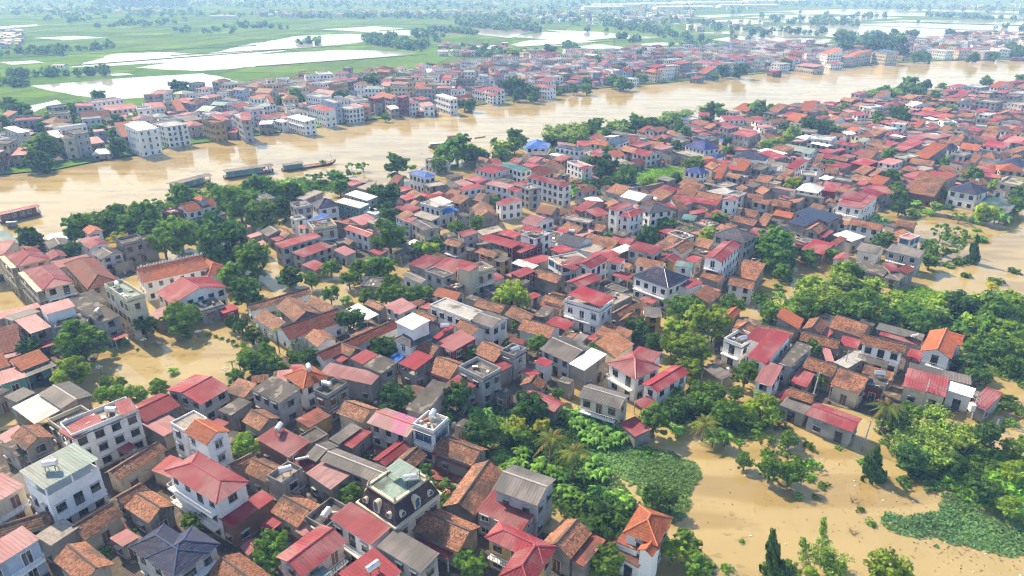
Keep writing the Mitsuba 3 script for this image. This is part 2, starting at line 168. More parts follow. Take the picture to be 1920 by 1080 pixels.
('g','T','d',1,np.float64(63.24),np.float64(144.8),np.float64(327.7),np.float64(7.54),np.float64(4.15),4.0,0.55,''),
('g','O','d',1,np.float64(55.5),np.float64(154.84),np.float64(53.3),np.float64(6.29),np.float64(2.87),4.0,0.5,''),
('g','T','d',1,np.float64(73.72),np.float64(147.79),np.float64(54.0),np.float64(6.89),np.float64(4.43),4.0,0.55,''),
('g','T','d',1,np.float64(81.89),np.float64(146.89),np.float64(314.8),np.float64(7.68),np.float64(7.45),4.2,0.55,''),
('g','T','d',1,np.float64(72.0),np.float64(140.77),np.float64(326.7),np.float64(8.52),np.float64(4.6),3.8,0.55,''),
('s','R','d',1,np.float64(78.38),np.float64(139.48),np.float64(324.5),np.float64(3.99),np.float64(4.32),4.0,0.1,'',None,None,[('f','L','d',1,np.float64(76.17),np.float64(133.13),np.float64(306.9),np.float64(2.87),np.float64(9.63),3.4,0.1,'')]),
('s','P','n',1,np.float64(71.71),np.float64(135.51),np.float64(347.8),np.float64(1.86),np.float64(5.82),3.0,0.1,''),
('s','K','g',2,np.float64(62.16),np.float64(131.66),np.float64(313.4),np.float64(3.64),np.float64(10.4),5.0,0.1,''),
('g','T','d',1,np.float64(67.11),np.float64(128.28),np.float64(318.5),np.float64(6.35),np.float64(5.65),4.0,0.55,''),
('s','R','d',1,np.float64(62.2),np.float64(125.4),np.float64(322.7),np.float64(3.45),np.float64(6.38),3.0,0.1,''),
('s','P','w',2,np.float64(53.89),np.float64(123.45),np.float64(326.2),np.float64(3.67),np.float64(8.28),5.0,0.1,''),
('s','G','n',1,np.float64(44.68),np.float64(128.14),np.float64(301.0),np.float64(5.8),np.float64(3.33),3.0,0.1,''),
('g','T','c',1,np.float64(71.12),np.float64(122.53),np.float64(316.3),np.float64(5.84),np.float64(8.15),4.0,0.55,'',None,None,[('s','R','n',1,np.float64(69.77),np.float64(121.34),np.float64(319.4),np.float64(5.96),np.float64(2.5),3.0,0.1,'')]),
('s','T','d',1,np.float64(51.99),np.float64(164.92),np.float64(52.6),np.float64(8.41),np.float64(4.55),4.0,0.35,''),
('g','T','w',2,np.float64(83.45),np.float64(134.96),np.float64(326.3),np.float64(8.74),np.float64(4.7),6.0,0.55,'b','white two storey house with a brown tiled roof and draped cloth','draped cloth house',[('s','K','n',1,np.float64(80.18),np.float64(132.1),np.float64(321.3),np.float64(6.18),np.float64(2.76),3.4,0.1,'')]),
('s','R','d',1,np.float64(91.39),np.float64(141.89),np.float64(321.0),np.float64(8.66),np.float64(2.92),4.0,0.1,'v',None,None,[('s','G','d',1,np.float64(92.18),np.float64(143.9),np.float64(320.8),np.float64(9.89),np.float64(3.47),4.4,0.1,'')]),
('g','O','w',2,np.float64(97.09),np.float64(136.18),np.float64(231.8),np.float64(12.76),np.float64(6.06),5.4,0.5,'b','white villa under a bright orange gable roof with a square hole in it','bright orange holed roof',[('g','O','w',2,np.float64(102.04),np.float64(138.45),np.float64(321.9),np.float64(2.71),np.float64(5.4),5.4,0.5,'')]),
('s','R','d',1,np.float64(90.33),np.float64(133.77),np.float64(321.5),np.float64(2.83),np.float64(5.21),3.6,0.1,''),
('s','R','c',1,np.float64(86.18),np.float64(121.83),np.float64(326.0),np.float64(7.74),np.float64(7.42),4.0,0.1,'',None,None,[('s','G','c',1,np.float64(90.83),np.float64(125.11),np.float64(330.5),np.float64(11.53),np.float64(3.41),4.3,0.1,'')]),
('f','G','g',2,np.float64(76.53),np.float64(122.67),np.float64(326.2),np.float64(3.08),np.float64(4.51),4.4,0.1,''),
('s','L','w',1,np.float64(92.01),np.float64(119.34),np.float64(320.2),np.float64(4.62),np.float64(3.74),4.0,0.1,'','white cottage with a beige slab roof beside a power pole','beige slab cottage',[]),
('s','R','d',1,np.float64(95.71),np.float64(116.8),np.float64(307.1),np.float64(3.13),np.float64(8.25),3.2,0.1,''),
('f','K','R',1,np.float64(75.84),np.float64(122.37),np.float64(329.1),np.float64(3.32),np.float64(3.83),3.8,0.1,'','low brick red house with shuttered window behind a coconut palm','brick red house',[]),
('s','Q','c',2,np.float64(-157.55),np.float64(197.22),np.float64(48.5),np.float64(7.66),np.float64(12.12),8.0,0.1,''),
('h','R','c',3,np.float64(-137.63),np.float64(180.49),np.float64(316.5),np.float64(13.68),np.float64(7.9),9.4,0.3,'bs','cream school block with corridor balconies under a faded crimson hip roof','tall school block',[('s','R','c',2,np.float64(-150.86),np.float64(188.38),np.float64(14.9),np.float64(5.48),np.float64(9.72),8.6,0.1,'')]),
('h','R','c',3,np.float64(-123.54),np.float64(167.44),np.float64(315.6),np.float64(19.39),np.float64(7.19),9.0,0.3,'bs','cream school block with corridor balconies under a bright crimson hip roof','second school block',[]),
('h','I','c',2,np.float64(-118.89),np.float64(177.83),np.float64(313.5),np.float64(25.27),np.float64(7.92),5.6,0.5,'','long hall with the rusty brown hip roof','rusty brown hall',[]),
('g','R','g',1,np.float64(-139.04),np.float64(194.36),np.float64(313.0),np.float64(7.08),np.float64(4.32),4.6,0.3,''),
('g','G','g',1,np.float64(-143.9),np.float64(203.31),np.float64(310.8),np.float64(8.44),np.float64(5.66),5.0,0.3,''),
('g','O','w',2,np.float64(-137.66),np.float64(212.59),np.float64(315.7),np.float64(6.88),np.float64(4.47),6.0,0.5,''),
('g','R','w',2,np.float64(-130.46),np.float64(201.38),np.float64(318.5),np.float64(5.94),np.float64(5.91),5.4,0.3,'',None,None,[('s','R','w',1,np.float64(-135.76),np.float64(206.66),np.float64(322.8),np.float64(4.74),np.float64(5.53),5.0,0.1,'')]),
('g','G','w',2,np.float64(-124.02),np.float64(195.64),np.float64(319.1),np.float64(7.91),np.float64(6.61),4.5,0.3,''),
('f','K','d',2,np.float64(-119.69),np.float64(201.54),np.float64(315.5),np.float64(6.8),np.float64(6.4),6.4,0.1,'','old mouldy block with wooden shutters','old mouldy block',[('f','K','d',1,np.float64(-114.36),np.float64(201.68),np.float64(322.8),np.float64(3.35),np.float64(3.43),7.4,0.1,'')]),
('g','O','w',2,np.float64(-96.27),np.float64(178.67),np.float64(37.7),np.float64(17.37),np.float64(10.0),6.0,0.5,'r','temple hall under an orange tiled roof with white carvings along its ridge','carved temple hall',[]),
('g','R','w',2,np.float64(-85.01),np.float64(165.33),np.float64(317.7),np.float64(10.68),np.float64(14.56),5.8,0.3,'','white annex with the crimson gable below the temple','white temple annex',[]),
('s','P','d',1,np.float64(-88.07),np.float64(156.36),np.float64(327.9),np.float64(6.78),np.float64(6.46),3.4,0.1,''),
('h','O','w',1,np.float64(-88.09),np.float64(184.27),np.float64(47.6),np.float64(7.12),np.float64(12.67),4.6,0.6,'','orange tiled temple pavilion with a curved grey ridge',None,[]),
('f','K','g',1,np.float64(-78.86),np.float64(160.17),np.float64(43.7),np.float64(5.71),np.float64(6.12),4.0,0.1,''),
('g','O','w',2,np.float64(-114.01),np.float64(237.51),np.float64(52.7),np.float64(11.74),np.float64(8.0),6.6,0.5,'','orange roofed villa with a pale blue square stair tower on the river side','orange villa with blue tower',[('h','O','b',1,np.float64(-112.24),np.float64(238.31),np.float64(326.6),np.float64(5.03),np.float64(3.26),9.2,0.6,''),('f','K','g',1,np.float64(-109.73),np.float64(233.9),np.float64(319.6),np.float64(4.55),np.float64(13.16),3.6,0.1,'')]),
('f','G','g',2,np.float64(-94.66),np.float64(250.54),np.float64(312.6),np.float64(9.48),np.float64(5.82),6.0,0.1,''),
('g','G','d',1,np.float64(-80.05),np.float64(217.42),np.float64(309.8),np.float64(6.92),np.float64(7.14),4.0,0.3,''),
('g','T','d',1,np.float64(-75.39),np.float64(215.3),np.float64(311.6),np.float64(8.2),np.float64(4.45),4.0,0.55,'',None,None,[('s','R','n',1,np.float64(-77.12),np.float64(212.34),np.float64(317.2),np.float64(5.64),np.float64(3.82),3.4,0.1,'')]),
('s','R','g',2,np.float64(-67.14),np.float64(201.97),np.float64(48.1),np.float64(14.23),np.float64(4.49),6.4,0.1,'','long grey house with the thin red sheet roof','long thin-roofed grey house',[]),
('s','R','g',2,np.float64(-61.67),np.float64(197.81),np.float64(54.4),np.float64(11.72),np.float64(5.41),4.8,0.1,'',None,None,[('s','R','n',1,np.float64(-58.95),np.float64(189.21),np.float64(55.2),np.float64(5.07),np.float64(5.77),3.0,0.1,'')]),
('f','K','c',2,np.float64(-63.15),np.float64(216.0),np.float64(298.3),np.float64(8.7),np.float64(7.67),6.6,0.1,'b','cream house with the carved facade and dark flat roof','carved cream house',[]),
('s','B','n',1,np.float64(-68.02),np.float64(226.49),np.float64(325.1),np.float64(4.14),np.float64(9.66),5.0,0.1,'','bright blue tarpaulin roof between white houses',None,[]),
('h','N','w',2,np.float64(-68.03),np.float64(239.56),np.float64(303.2),np.float64(8.38),np.float64(8.07),6.6,0.6,''),
('f','C','g',3,np.float64(-74.87),np.float64(233.1),np.float64(306.5),np.float64(6.52),np.float64(5.43),8.0,0.1,''),
('f','P','r',2,np.float64(-120.76),np.float64(232.89),np.float64(325.1),np.float64(6.44),np.float64(4.43),6.0,0.1,'','unfinished bare brick house beside the orange roofed villa',None,[]),
('s','L','q',2,np.float64(-59.09),np.float64(242.88),np.float64(323.8),np.float64(13.97),np.float64(4.8),6.0,0.1,''),
('s','L','g',2,np.float64(-57.54),np.float64(252.65),np.float64(319.3),np.float64(13.57),np.float64(5.28),6.0,0.1,''),
('g','R','w',2,np.float64(-49.76),np.float64(212.95),np.float64(319.6),np.float64(12.78),np.float64(4.34),5.6,0.3,''),
('g','G','c',2,np.float64(-29.27),np.float64(218.09),np.float64(304.0),np.float64(10.46),np.float64(6.05),6.0,0.15,'b'),
('s','C','g',2,np.float64(-30.02),np.float64(227.7),np.float64(317.8),np.float64(10.27),np.float64(4.34),6.0,0.1,''),
('f','L','w',2,np.float64(-27.35),np.float64(240.13),np.float64(316.3),np.float64(10.94),np.float64(6.65),6.4,0.1,'','white house with the blue sheet awning','blue awning house',[('s','L','n',1,np.float64(-25.42),np.float64(235.8),np.float64(307.0),np.float64(8.82),np.float64(4.75),9.0,0.1,''),('s','B','n',1,np.float64(-22.35),np.float64(233.91),np.float64(308.3),np.float64(4.61),np.float64(4.99),6.0,0.1,'')]),
('s','R','d',1,np.float64(-38.62),np.float64(243.39),np.float64(313.2),np.float64(9.65),np.float64(5.94),4.0,0.1,''),
('g','T','d',1,np.float64(-9.87),np.float64(239.59),np.float64(282.4),np.float64(13.59),np.float64(7.4),4.0,0.55,''),
('s','R','w',2,np.float64(-1.15),np.float64(244.17),np.float64(294.7),np.float64(4.9),np.float64(9.01),6.0,0.1,''),
('s','R','g',2,np.float64(-14.55),np.float64(212.45),np.float64(296.4),np.float64(5.32),np.float64(5.55),5.0,0.1,''),
('s','C','d',1,np.float64(-7.36),np.float64(217.43),np.float64(295.1),np.float64(5.41),np.float64(7.71),4.0,0.1,''),
('g','T','d',2,np.float64(-17.61),np.float64(200.09),np.float64(322.6),np.float64(6.47),np.float64(4.37),6.0,0.55,'b'),
('s','R','n',2,np.float64(-3.68),np.float64(202.11),np.float64(321.3),np.float64(13.39),np.float64(4.93),6.0,0.1,'o','wide red sheet canopy over an open upper terrace','wide red canopy',[]),
('g','T','c',2,np.float64(-6.78),np.float64(194.18),np.float64(319.1),np.float64(6.79),np.float64(4.2),5.0,0.55,'',None,None,[('s','R','n',1,np.float64(-7.13),np.float64(193.06),np.float64(323.8),np.float64(4.95),np.float64(2.5),4.2,0.1,'')]),
('s','R','d',1,np.float64(-25.81),np.float64(189.27),np.float64(323.0),np.float64(6.89),np.float64(7.79),4.0,0.1,''),
('s','R','d',2,np.float64(-17.96),np.float64(184.02),np.float64(326.6),np.float64(8.45),np.float64(7.99),5.0,0.1,''),
('f','C','c',2,np.float64(-10.3),np.float64(176.92),np.float64(308.2),np.float64(5.65),np.float64(8.6),6.6,0.1,'b','stepped cream house with roof terraces','stepped cream house',[('s','R','c',1,np.float64(-11.91),np.float64(173.06),np.float64(321.4),np.float64(4.56),np.float64(4.4),9.2,0.1,'')]),
('f','G','g',2,np.float64(-20.43),np.float64(176.47),np.float64(318.4),np.float64(7.66),np.float64(3.78),6.0,0.1,''),
('f','K','d',1,np.float64(-15.65),np.float64(171.7),np.float64(328.1),np.float64(4.51),np.float64(4.46),4.4,0.1,''),
('g','G','w',1,np.float64(-27.37),np.float64(178.86),np.float64(316.4),np.float64(8.78),np.float64(3.26),3.6,0.3,''),
('f','K','d',1,np.float64(-38.92),np.float64(176.64),np.float64(347.0),np.float64(5.44),np.float64(6.33),3.0,0.1,''),
('s','P','g',1,np.float64(-51.98),np.float64(198.78),np.float64(313.5),np.float64(7.38),np.float64(3.89),4.0,0.1,''),
('g','P','w',2,np.float64(8.97),np.float64(221.81),np.float64(315.2),np.float64(6.59),np.float64(10.28),6.4,0.3,''),
('f','C','w',3,np.float64(7.51),np.float64(203.89),np.float64(316.8),np.float64(5.97),np.float64(7.38),7.6,0.1,'',None,None,[('s','R','n',1,np.float64(6.23),np.float64(203.03),np.float64(331.4),np.float64(7.01),np.float64(3.25),9.8,0.1,'')]),
('s','R','R',2,np.float64(4.08),np.float64(199.98),np.float64(308.2),np.float64(6.86),np.float64(9.22),5.0,0.1,''),
('g','T','d',1,np.float64(21.49),np.float64(219.54),np.float64(305.7),np.float64(8.35),np.float64(6.6),4.0,0.55,''),
('f','C','g',2,np.float64(22.76),np.float64(226.95),np.float64(327.3),np.float64(10.75),np.float64(4.18),5.0,0.1,''),
('g','D','w',1,np.float64(19.94),np.float64(205.05),np.float64(322.3),np.float64(8.52),np.float64(8.95),5.2,0.4,'t','white house with the slate grey sheet roof','slate grey sheet roof',[('f','C','w',1,np.float64(25.01),np.float64(199.2),np.float64(324.9),np.float64(5.31),np.float64(6.65),4.8,0.1,'')]),
('f','C','w',2,np.float64(16.85),np.float64(187.32),np.float64(297.9),np.float64(7.49),np.float64(9.74),5.8,0.1,'w'),
('s','R','n',2,np.float64(18.07),np.float64(183.22),np.float64(318.5),np.float64(6.04),np.float64(7.92),6.0,0.1,'o'),
('g','R','w',2,np.float64(23.07),np.float64(183.53),np.float64(50.2),np.float64(9.29),np.float64(5.78),6.6,0.3,'b','white house with the L-shaped crimson gable','L-shaped crimson gable',[('g','R','w',2,np.float64(30.48),np.float64(184.78),np.float64(325.9),np.float64(4.54),np.float64(4.48),6.6,0.3,''),('s','R','n',1,np.float64(31.73),np.float64(180.42),np.float64(317.7),np.float64(5.76),np.float64(3.57),3.6,0.1,'')]),
('g','R','d',2,np.float64(19.63),np.float64(171.89),np.float64(42.4),np.float64(9.22),np.float64(5.45),5.8,0.3,''),
('s','R','g',2,np.float64(40.28),np.float64(193.2),np.float64(321.5),np.float64(8.96),np.float64(5.76),7.0,0.1,'','bare cement block with the crimson roof','bare cement block',[]),
('s','L','n',1,np.float64(34.11),np.float64(197.57),np.float64(304.9),np.float64(4.18),np.float64(6.26),5.0,0.1,''),
('s','T','d',1,np.float64(30.23),np.float64(201.82),np.float64(323.3),np.float64(5.23),np.float64(5.86),4.4,0.35,''),
('s','R','d',1,np.float64(34.85),np.float64(205.0),np.float64(329.8),np.float64(7.2),np.float64(5.94),5.0,0.1,''),
('s','R','w',3,np.float64(37.94),np.float64(228.37),np.float64(306.0),np.float64(4.39),np.float64(8.23),9.0,0.1,''),
('h','R','w',3,np.float64(41.2),np.float64(224.01),np.float64(321.3),np.float64(4.62),np.float64(10.36),8.4,0.3,'b','white three storey house with a shaded corner balcony','corner balcony house',[]),
('h','D','w',3,np.float64(50.49),np.float64(230.84),np.float64(290.5),np.float64(8.77),np.float64(10.2),7.8,0.4,'t'),
('g','L','w',1,np.float64(48.89),np.float64(257.75),np.float64(314.0),np.float64(9.11),np.float64(10.13),4.4,0.3,''),
('s','R','d',1,np.float64(62.31),np.float64(246.67),np.float64(304.3),np.float64(6.72),np.float64(8.89),4.4,0.1,''),
('s','T','d',1,np.float64(48.72),np.float64(201.54),np.float64(298.8),np.float64(8.06),np.float64(4.05),4.0,0.35,''),
('g','R','y',2,np.float64(47.07),np.float64(189.96),np.float64(53.2),np.float64(5.33),np.float64(5.75),5.0,0.3,''),
('h','N','w',2,np.float64(40.76),np.float64(171.89),np.float64(313.4),np.float64(11.88),np.float64(10.22),6.8,0.5,'b','white villa with the navy tiled roof','navy tiled villa',[]),
('g','T','d',1,np.float64(10.65),np.float64(178.0),np.float64(321.1),np.float64(8.52),np.float64(5.25),4.2,0.55,''),
('s','R','R',2,np.float64(3.17),np.float64(179.0),np.float64(306.5),np.float64(4.4),np.float64(5.89),5.0,0.1,''),
('s','L','n',1,np.float64(3.8),np.float64(185.18),np.float64(318.9),np.float64(7.8),np.float64(3.42),5.0,0.1,''),
('s','K','d',1,np.float64(1.84),np.float64(174.62),np.float64(308.8),np.float64(4.72),np.float64(4.74),4.0,0.1,''),
('g','R','d',1,np.float64(29.55),np.float64(243.8),np.float64(307.9),np.float64(4.76),np.float64(13.96),4.4,0.3,''),
('s','R','w',1,np.float64(48.4),np.float64(169.5),np.float64(303.3),np.float64(3.88),np.float64(6.0),5.6,0.1,''),
('h','D','g',3,np.float64(68.87),np.float64(199.6),np.float64(318.6),np.float64(10.79),np.float64(9.2),9.0,0.5,'','unfinished cement house with the dark grey hip roof','unfinished cement house',[]),
('g','R','w',3,np.float64(61.61),np.float64(186.73),np.float64(55.3),np.float64(16.97),np.float64(5.55),8.6,0.3,'b','narrow three storey house with the red gable','narrow red gable',[]),
('g','T','w',2,np.float64(62.99),np.float64(171.28),np.float64(331.4),np.float64(6.81),np.float64(5.4),5.0,0.55,''),
('s','T','d',1,np.float64(68.03),np.float64(180.59),np.float64(323.0),np.float64(6.37),np.float64(7.69),4.0,0.35,''),
('s','Q','w',2,np.float64(49.71),np.float64(182.73),np.float64(340.3),np.float64(5.0),np.float64(3.51),6.0,0.1,''),
('f','K','d',1,np.float64(57.7),np.float64(194.75),np.float64(319.3),np.float64(5.12),np.float64(5.21),5.0,0.1,''),
('g','T','w',1,np.float64(52.76),np.float64(200.85),np.float64(52.4),np.float64(9.83),np.float64(5.65),4.4,0.55,''),
('s','T','d',1,np.float64(56.63),np.float64(177.69),np.float64(312.7),np.float64(6.03),np.float64(3.33),4.0,0.35,''),
('s','V','d',2,np.float64(107.15),np.float64(228.23),np.float64(304.0),np.float64(13.64),np.float64(8.27),6.0,0.1,'','broad roof covered by a dark solar panel array','solar panel roof',[('s','V','d',1,np.float64(99.55),np.float64(222.36),np.float64(308.4),np.float64(6.54),np.float64(9.62),5.6,0.1,'')]),
('g','T','g',2,np.float64(101.23),np.float64(215.75),np.float64(48.0),np.float64(8.99),np.float64(5.06),5.4,0.55,'',None,None,[('s','R','n',1,np.float64(103.66),np.float64(213.75),np.float64(48.2),np.float64(8.8),np.float64(2.84),4.6,0.1,'')]),
('s','R','r',1,np.float64(96.42),np.float64(201.8),np.float64(317.5),np.float64(6.84),np.float64(9.76),4.0,0.1,''),
('g','T','d',1,np.float64(81.91),np.float64(227.76),np.float64(316.5),np.float64(8.4),np.float64(5.5),4.0,0.55,''),
('s','R','d',1,np.float64(72.33),np.float64(253.18),np.float64(326.4),np.float64(14.64),np.float64(6.2),4.0,0.1,''),
('g','T','d',1,np.float64(76.88),np.float64(256.16),np.float64(323.4),np.float64(9.98),np.float64(5.75),4.6,0.55,''),
('g','T','y',2,np.float64(99.66),np.float64(242.71),np.float64(325.1),np.float64(6.66),np.float64(6.6),5.6,0.55,''),
('s','R','w',2,np.float64(127.38),np.float64(243.31),np.float64(314.7),np.float64(9.12),15,6.4,0.1,'b','white house with the bright crimson roof by the flooded field','bright crimson roof',[('s','R','w',2,np.float64(127.87),np.float64(247.25),np.float64(318.2),np.float64(7.69),np.float64(9.62),7.2,0.1,'')]),
('s','L','d',1,np.float64(110.9),np.float64(212.28),np.float64(296.3),np.float64(7.63),np.float64(6.66),4.0,0.1,''),
('g','T','w',2,np.float64(119.81),np.float64(219.28),np.float64(318.1),np.float64(10.26),np.float64(5.55),5.4,0.55,''),
('s','F','n',1,np.float64(182.67),np.float64(247.54),np.float64(314.5),np.float64(10.62),15,3.6,0.1,'','wide dark green sheet canopy beside the navy roofed villa by the flooded field','wide dark green canopy',[]),
('s','T','d',1,np.float64(127.52),np.float64(211.94),np.float64(278.1),np.float64(7.75),np.float64(7.04),3.0,0.35,''),
('f','P','w',2,np.float64(127.88),np.float64(207.36),np.float64(304.7),np.float64(3.55),np.float64(5.83),5.6,0.1,'w','small white pavilion tower with a red roof terrace','pavilion tower',[]),
('g','G','w',1,np.float64(112.73),np.float64(200.99),np.float64(318.3),np.float64(6.36),np.float64(8.0),4.0,0.3,''),
('s','G','g',2,np.float64(119.37),np.float64(193.77),np.float64(317.0),np.float64(9.21),np.float64(6.26),5.8,0.1,'b','grey row house jutting into the flooded field','grey row house',[]),
('s','K','d',1,np.float64(107.34),np.float64(185.61),np.float64(318.7),np.float64(5.55),np.float64(7.04),3.0,0.1,''),
('h','B','w',2,np.float64(-37.78),np.float64(281.55),np.float64(312.5),np.float64(11.81),np.float64(6.54),7.2,0.3,'t','white cube house with the bright blue pyramid roof','blue pyramid roof',[]),
('s','Q','w',2,np.float64(0.91),np.float64(298.56),np.float64(308.3),np.float64(17.19),np.float64(6.1),5.6,0.1,''),
('s','R','w',2,np.float64(-10.39),np.float64(294.44),np.float64(316.2),np.float64(11.13),np.float64(5.94),5.2,0.1,'',None,None,[('s','R','w',1,np.float64(-6.81),np.float64(300.08),np.float64(307.5),np.float64(12.1),np.float64(4.87),5.2,0.1,'')]),
('s','P','w',2,np.float64(-4.92),np.float64(269.51),np.float64(321.9),np.float64(11.78),np.float64(4.81),5.6,0.1,''),
('h','B','w',2,np.float64(12.41),np.float64(343.72),np.float64(354.3),np.float64(10.11),15,5.8,0.5,'','white house with the wide bright blue roof','wide bright blue roof',[('g','B','w',2,np.float64(16.63),np.float64(341.29),np.float64(347.1),np.float64(4.46),np.float64(11.49),5.8,0.3,'')]),
('s','V','w',2,np.float64(53.55),np.float64(351.75),np.float64(317.3),np.float64(9.35),np.float64(11.83),5.6,0.1,'','white house whose red roof carries rows of solar panels','red roof with solar rows',[]),
('g','R','w',2,np.float64(64.92),np.float64(326.99),np.float64(308.8),np.float64(9.51),np.float64(10.94),5.4,0.3,'','white house with the red gable above the vine covered field','vine field gable house',[]),
('f','P','w',3,np.float64(29.5),np.float64(294.59),np.float64(298.9),np.float64(11.81),np.float64(5.13),7.6,0.1,'','white three storey cube with a small red roof canopy','white cube with red canopy',[('s','R','n',1,np.float64(31.64),np.float64(286.6),np.float64(300.9),np.float64(4.45),np.float64(4.72),8.4,0.1,'')]),
('s','R','w',3,np.float64(14.66),np.float64(265.52),np.float64(313.7),np.float64(20.19),np.float64(4.82),8.4,0.1,'','long white block with the thin red roof','long thin-roofed white block',[]),
('s','R','d',1,np.float64(61.2),np.float64(264.74),np.float64(309.0),np.float64(8.09),np.float64(9.31),4.6,0.1,''),
('h','U','w',2,np.float64(95.01),np.float64(340.14),np.float64(300.8),np.float64(14.03),np.float64(11.15),5.8,0.55,'','white villa with the cobalt blue pyramid roof','cobalt pyramid villa',[('h','U','w',1,np.float64(100.61),np.float64(331.11),np.float64(311.8),np.float64(4.98),np.float64(8.46),3.0,0.5,'')]),
('h','N','w',1,np.float64(114.4),np.float64(324.1),np.float64(328.5),np.float64(15.5),np.float64(9.39),4.4,0.5,'','low white house with the long navy hip roof','long navy hip roof',[]),
('h','U','w',2,np.float64(79.92),np.float64(291.71),np.float64(317.4),np.float64(8.96),np.float64(6.85),5.6,0.55,'','white villa with the smaller cobalt blue roof','smaller cobalt roof',[]),
('s','R','g',2,np.float64(125.22),np.float64(368.84),np.float64(308.1),np.float64(11.89),np.float64(10.28),6.2,0.1,'','streaked grey house with the crimson lean-to roof','streaked grey house',[]),
('g','O','y',2,np.float64(172.77),np.float64(416.32),np.float64(311.1),np.float64(9.55),15,5.6,0.5,'','yellow villa with orange roofs','yellow orange-roofed villa',[('g','R','y',2,np.float64(173.81),np.float64(429.11),np.float64(308.2),np.float64(7.8),np.float64(13.11),5.6,0.3,'')]),
('f','L','w',2,np.float64(163.23),np.float64(361.06),np.float64(324.5),np.float64(11.44),np.float64(12.3),5.6,0.1,''),
('f','K','d',2,np.float64(110.05),np.float64(297.86),np.float64(324.7),np.float64(5.4),np.float64(11.93),6.0,0.1,'','mouldy concrete block with a ruined top','ruined concrete block',[]),
('f','L','w',1,np.float64(83.68),np.float64(263.63),np.float64(299.7),np.float64(7.21),np.float64(9.89),4.6,0.1,''),
('h','L','w',2,np.float64(118.35),np.float64(263.56),np.float64(323.3),np.float64(8.39),np.float64(10.15),5.8,0.5,'','white house with the pale grey pyramid roof','pale grey pyramid roof',[]),
('s','R','R',1,np.float64(129.01),np.float64(268.79),np.float64(329.3),np.float64(6.25),np.float64(11.14),4.6,0.1,''),
('s','B','n',1,np.float64(114.38),np.float64(367.01),np.float64(287.2),np.float64(5.94),np.float64(6.82),3.4,0.1,'','bright blue tarpaulin shelter beside a streaked grey house',None,[]),
('h','N','w',2,np.float64(178.85),np.float64(259.87),np.float64(307.7),np.float64(10.9),np.float64(12.0),6.4,0.55,'t','white villa with the navy pyramid roof beside the flooded field','field-side navy villa',[]),
('h','N','w',2,np.float64(227.18),np.float64(305.9),np.float64(316.0),np.float64(9.41),np.float64(13.61),5.8,0.5,''),
('h','O','c',2,np.float64(218.95),np.float64(295.82),np.float64(335.9),np.float64(9.43),np.float64(10.41),5.8,0.5,''),
('f','C','c',2,np.float64(207.79),np.float64(276.21),np.float64(311.6),np.float64(7.17),15,5.0,0.1,''),
('g','Z','d',1,np.float64(273.44),np.float64(371.5),np.float64(302.9),np.float64(6.94),np.float64(5.45),4.0,0.3,'','low house with a vivid orange-yellow sheet roof in the dense quarter','vivid orange roof',[]),
('s','R','d',1,np.float64(174.61),np.float64(288.25),np.float64(289.3),np.float64(7.8),np.float64(11.56),4.4,0.1,''),
('s','I','d',1,np.float64(176.83),np.float64(276.79),np.float64(289.0),np.float64(6.48),np.float64(12.7),4.0,0.35,''),
('s','T','r',1,np.float64(165.5),np.float64(265.81),np.float64(315.2),np.float64(10.55),15,4.4,0.35,''),
('g','O','d',2,np.float64(153.63),np.float64(276.94),np.float64(301.7),np.float64(6.43),np.float64(10.42),4.8,0.5,''),
('s','R','d',1,np.float64(147.3),np.float64(265.75),np.float64(291.0),np.float64(11.86),np.float64(9.65),4.4,0.1,''),
('s','R','d',1,np.float64(140.38),np.float64(261.0),np.float64(293.6),np.float64(8.02),np.float64(10.44),4.0,0.1,''),
('h','T','w',1,np.float64(228.69),np.float64(323.34),np.float64(308.7),np.float64(6.95),np.float64(8.83),4.6,0.8,'','small temple with upswept tiled eaves','small upswept temple',[]),
('h','D','w',2,np.float64(308.39),np.float64(476.13),np.float64(323.0),np.float64(9.28),np.float64(13.35),6.0,0.4,'','pale villa with the grey hip roof in the dense quarter','pale grey-roofed villa',[]),
('s','L','w',4,np.float64(-188.42),np.float64(350.29),np.float64(49.5),np.float64(10.47),15,13.4,0.1,'b','white four storey block on the far bank','white far bank block',[]),
('f','R','g',3,np.float64(-282.27),np.float64(403.48),np.float64(22.7),np.float64(14.29),15,8.0,0.1,''),
('f','L','w',4,np.float64(-184.0),np.float64(371.61),np.float64(48.5),np.float64(11.28),15,11.0,0.1,'b','big white riverside house with roof terraces','big terraced riverside house',[]),
('f','O','y',3,np.float64(-165.07),np.float64(382.48),np.float64(317.6),np.float64(13.68),np.float64(6.09),10.2,0.35,'','pale yellow riverside block with a blue side wall','pale yellow riverside block',[]),
('f','L','g',4,np.float64(-150.66),np.float64(386.39),np.float64(302.4),24,np.float64(4.81),12.4,0.1,'','tall grey-white narrow block on the far bank','tall narrow far bank block',[('s','R','n',1,np.float64(-145.56),np.float64(378.75),np.float64(20.8),np.float64(5.16),np.float64(17.21),13.4,0.1,'')]),
('s','L','w',3,np.float64(-123.08),np.float64(403.79),np.float64(313.5),np.float64(21.57),np.float64(7.49),8.4,0.1,'b','white house with a long sloping white roof at the water','sloping white river roof',[]),
('s','L','w',3,np.float64(-44.46),np.float64(473.69),np.float64(299.5),np.float64(23.96),np.float64(5.73),10.4,0.1,'','white block standing in the river on the far bank','white block in the river',[]),
('f','L','c',3,np.float64(25.83),np.float64(851.16),np.float64(13.3),24,15,8.6,0.1,'','long white school with rows of openings beyond the far village','long white school',[]),
('h','R','w',3,np.float64(24.49),np.float64(538.6),np.float64(311.8),np.float64(17.3),np.float64(10.42),8.6,0.3,'b','white riverside house with a crimson hip roof on the far bank','crimson hip riverside house',[]),
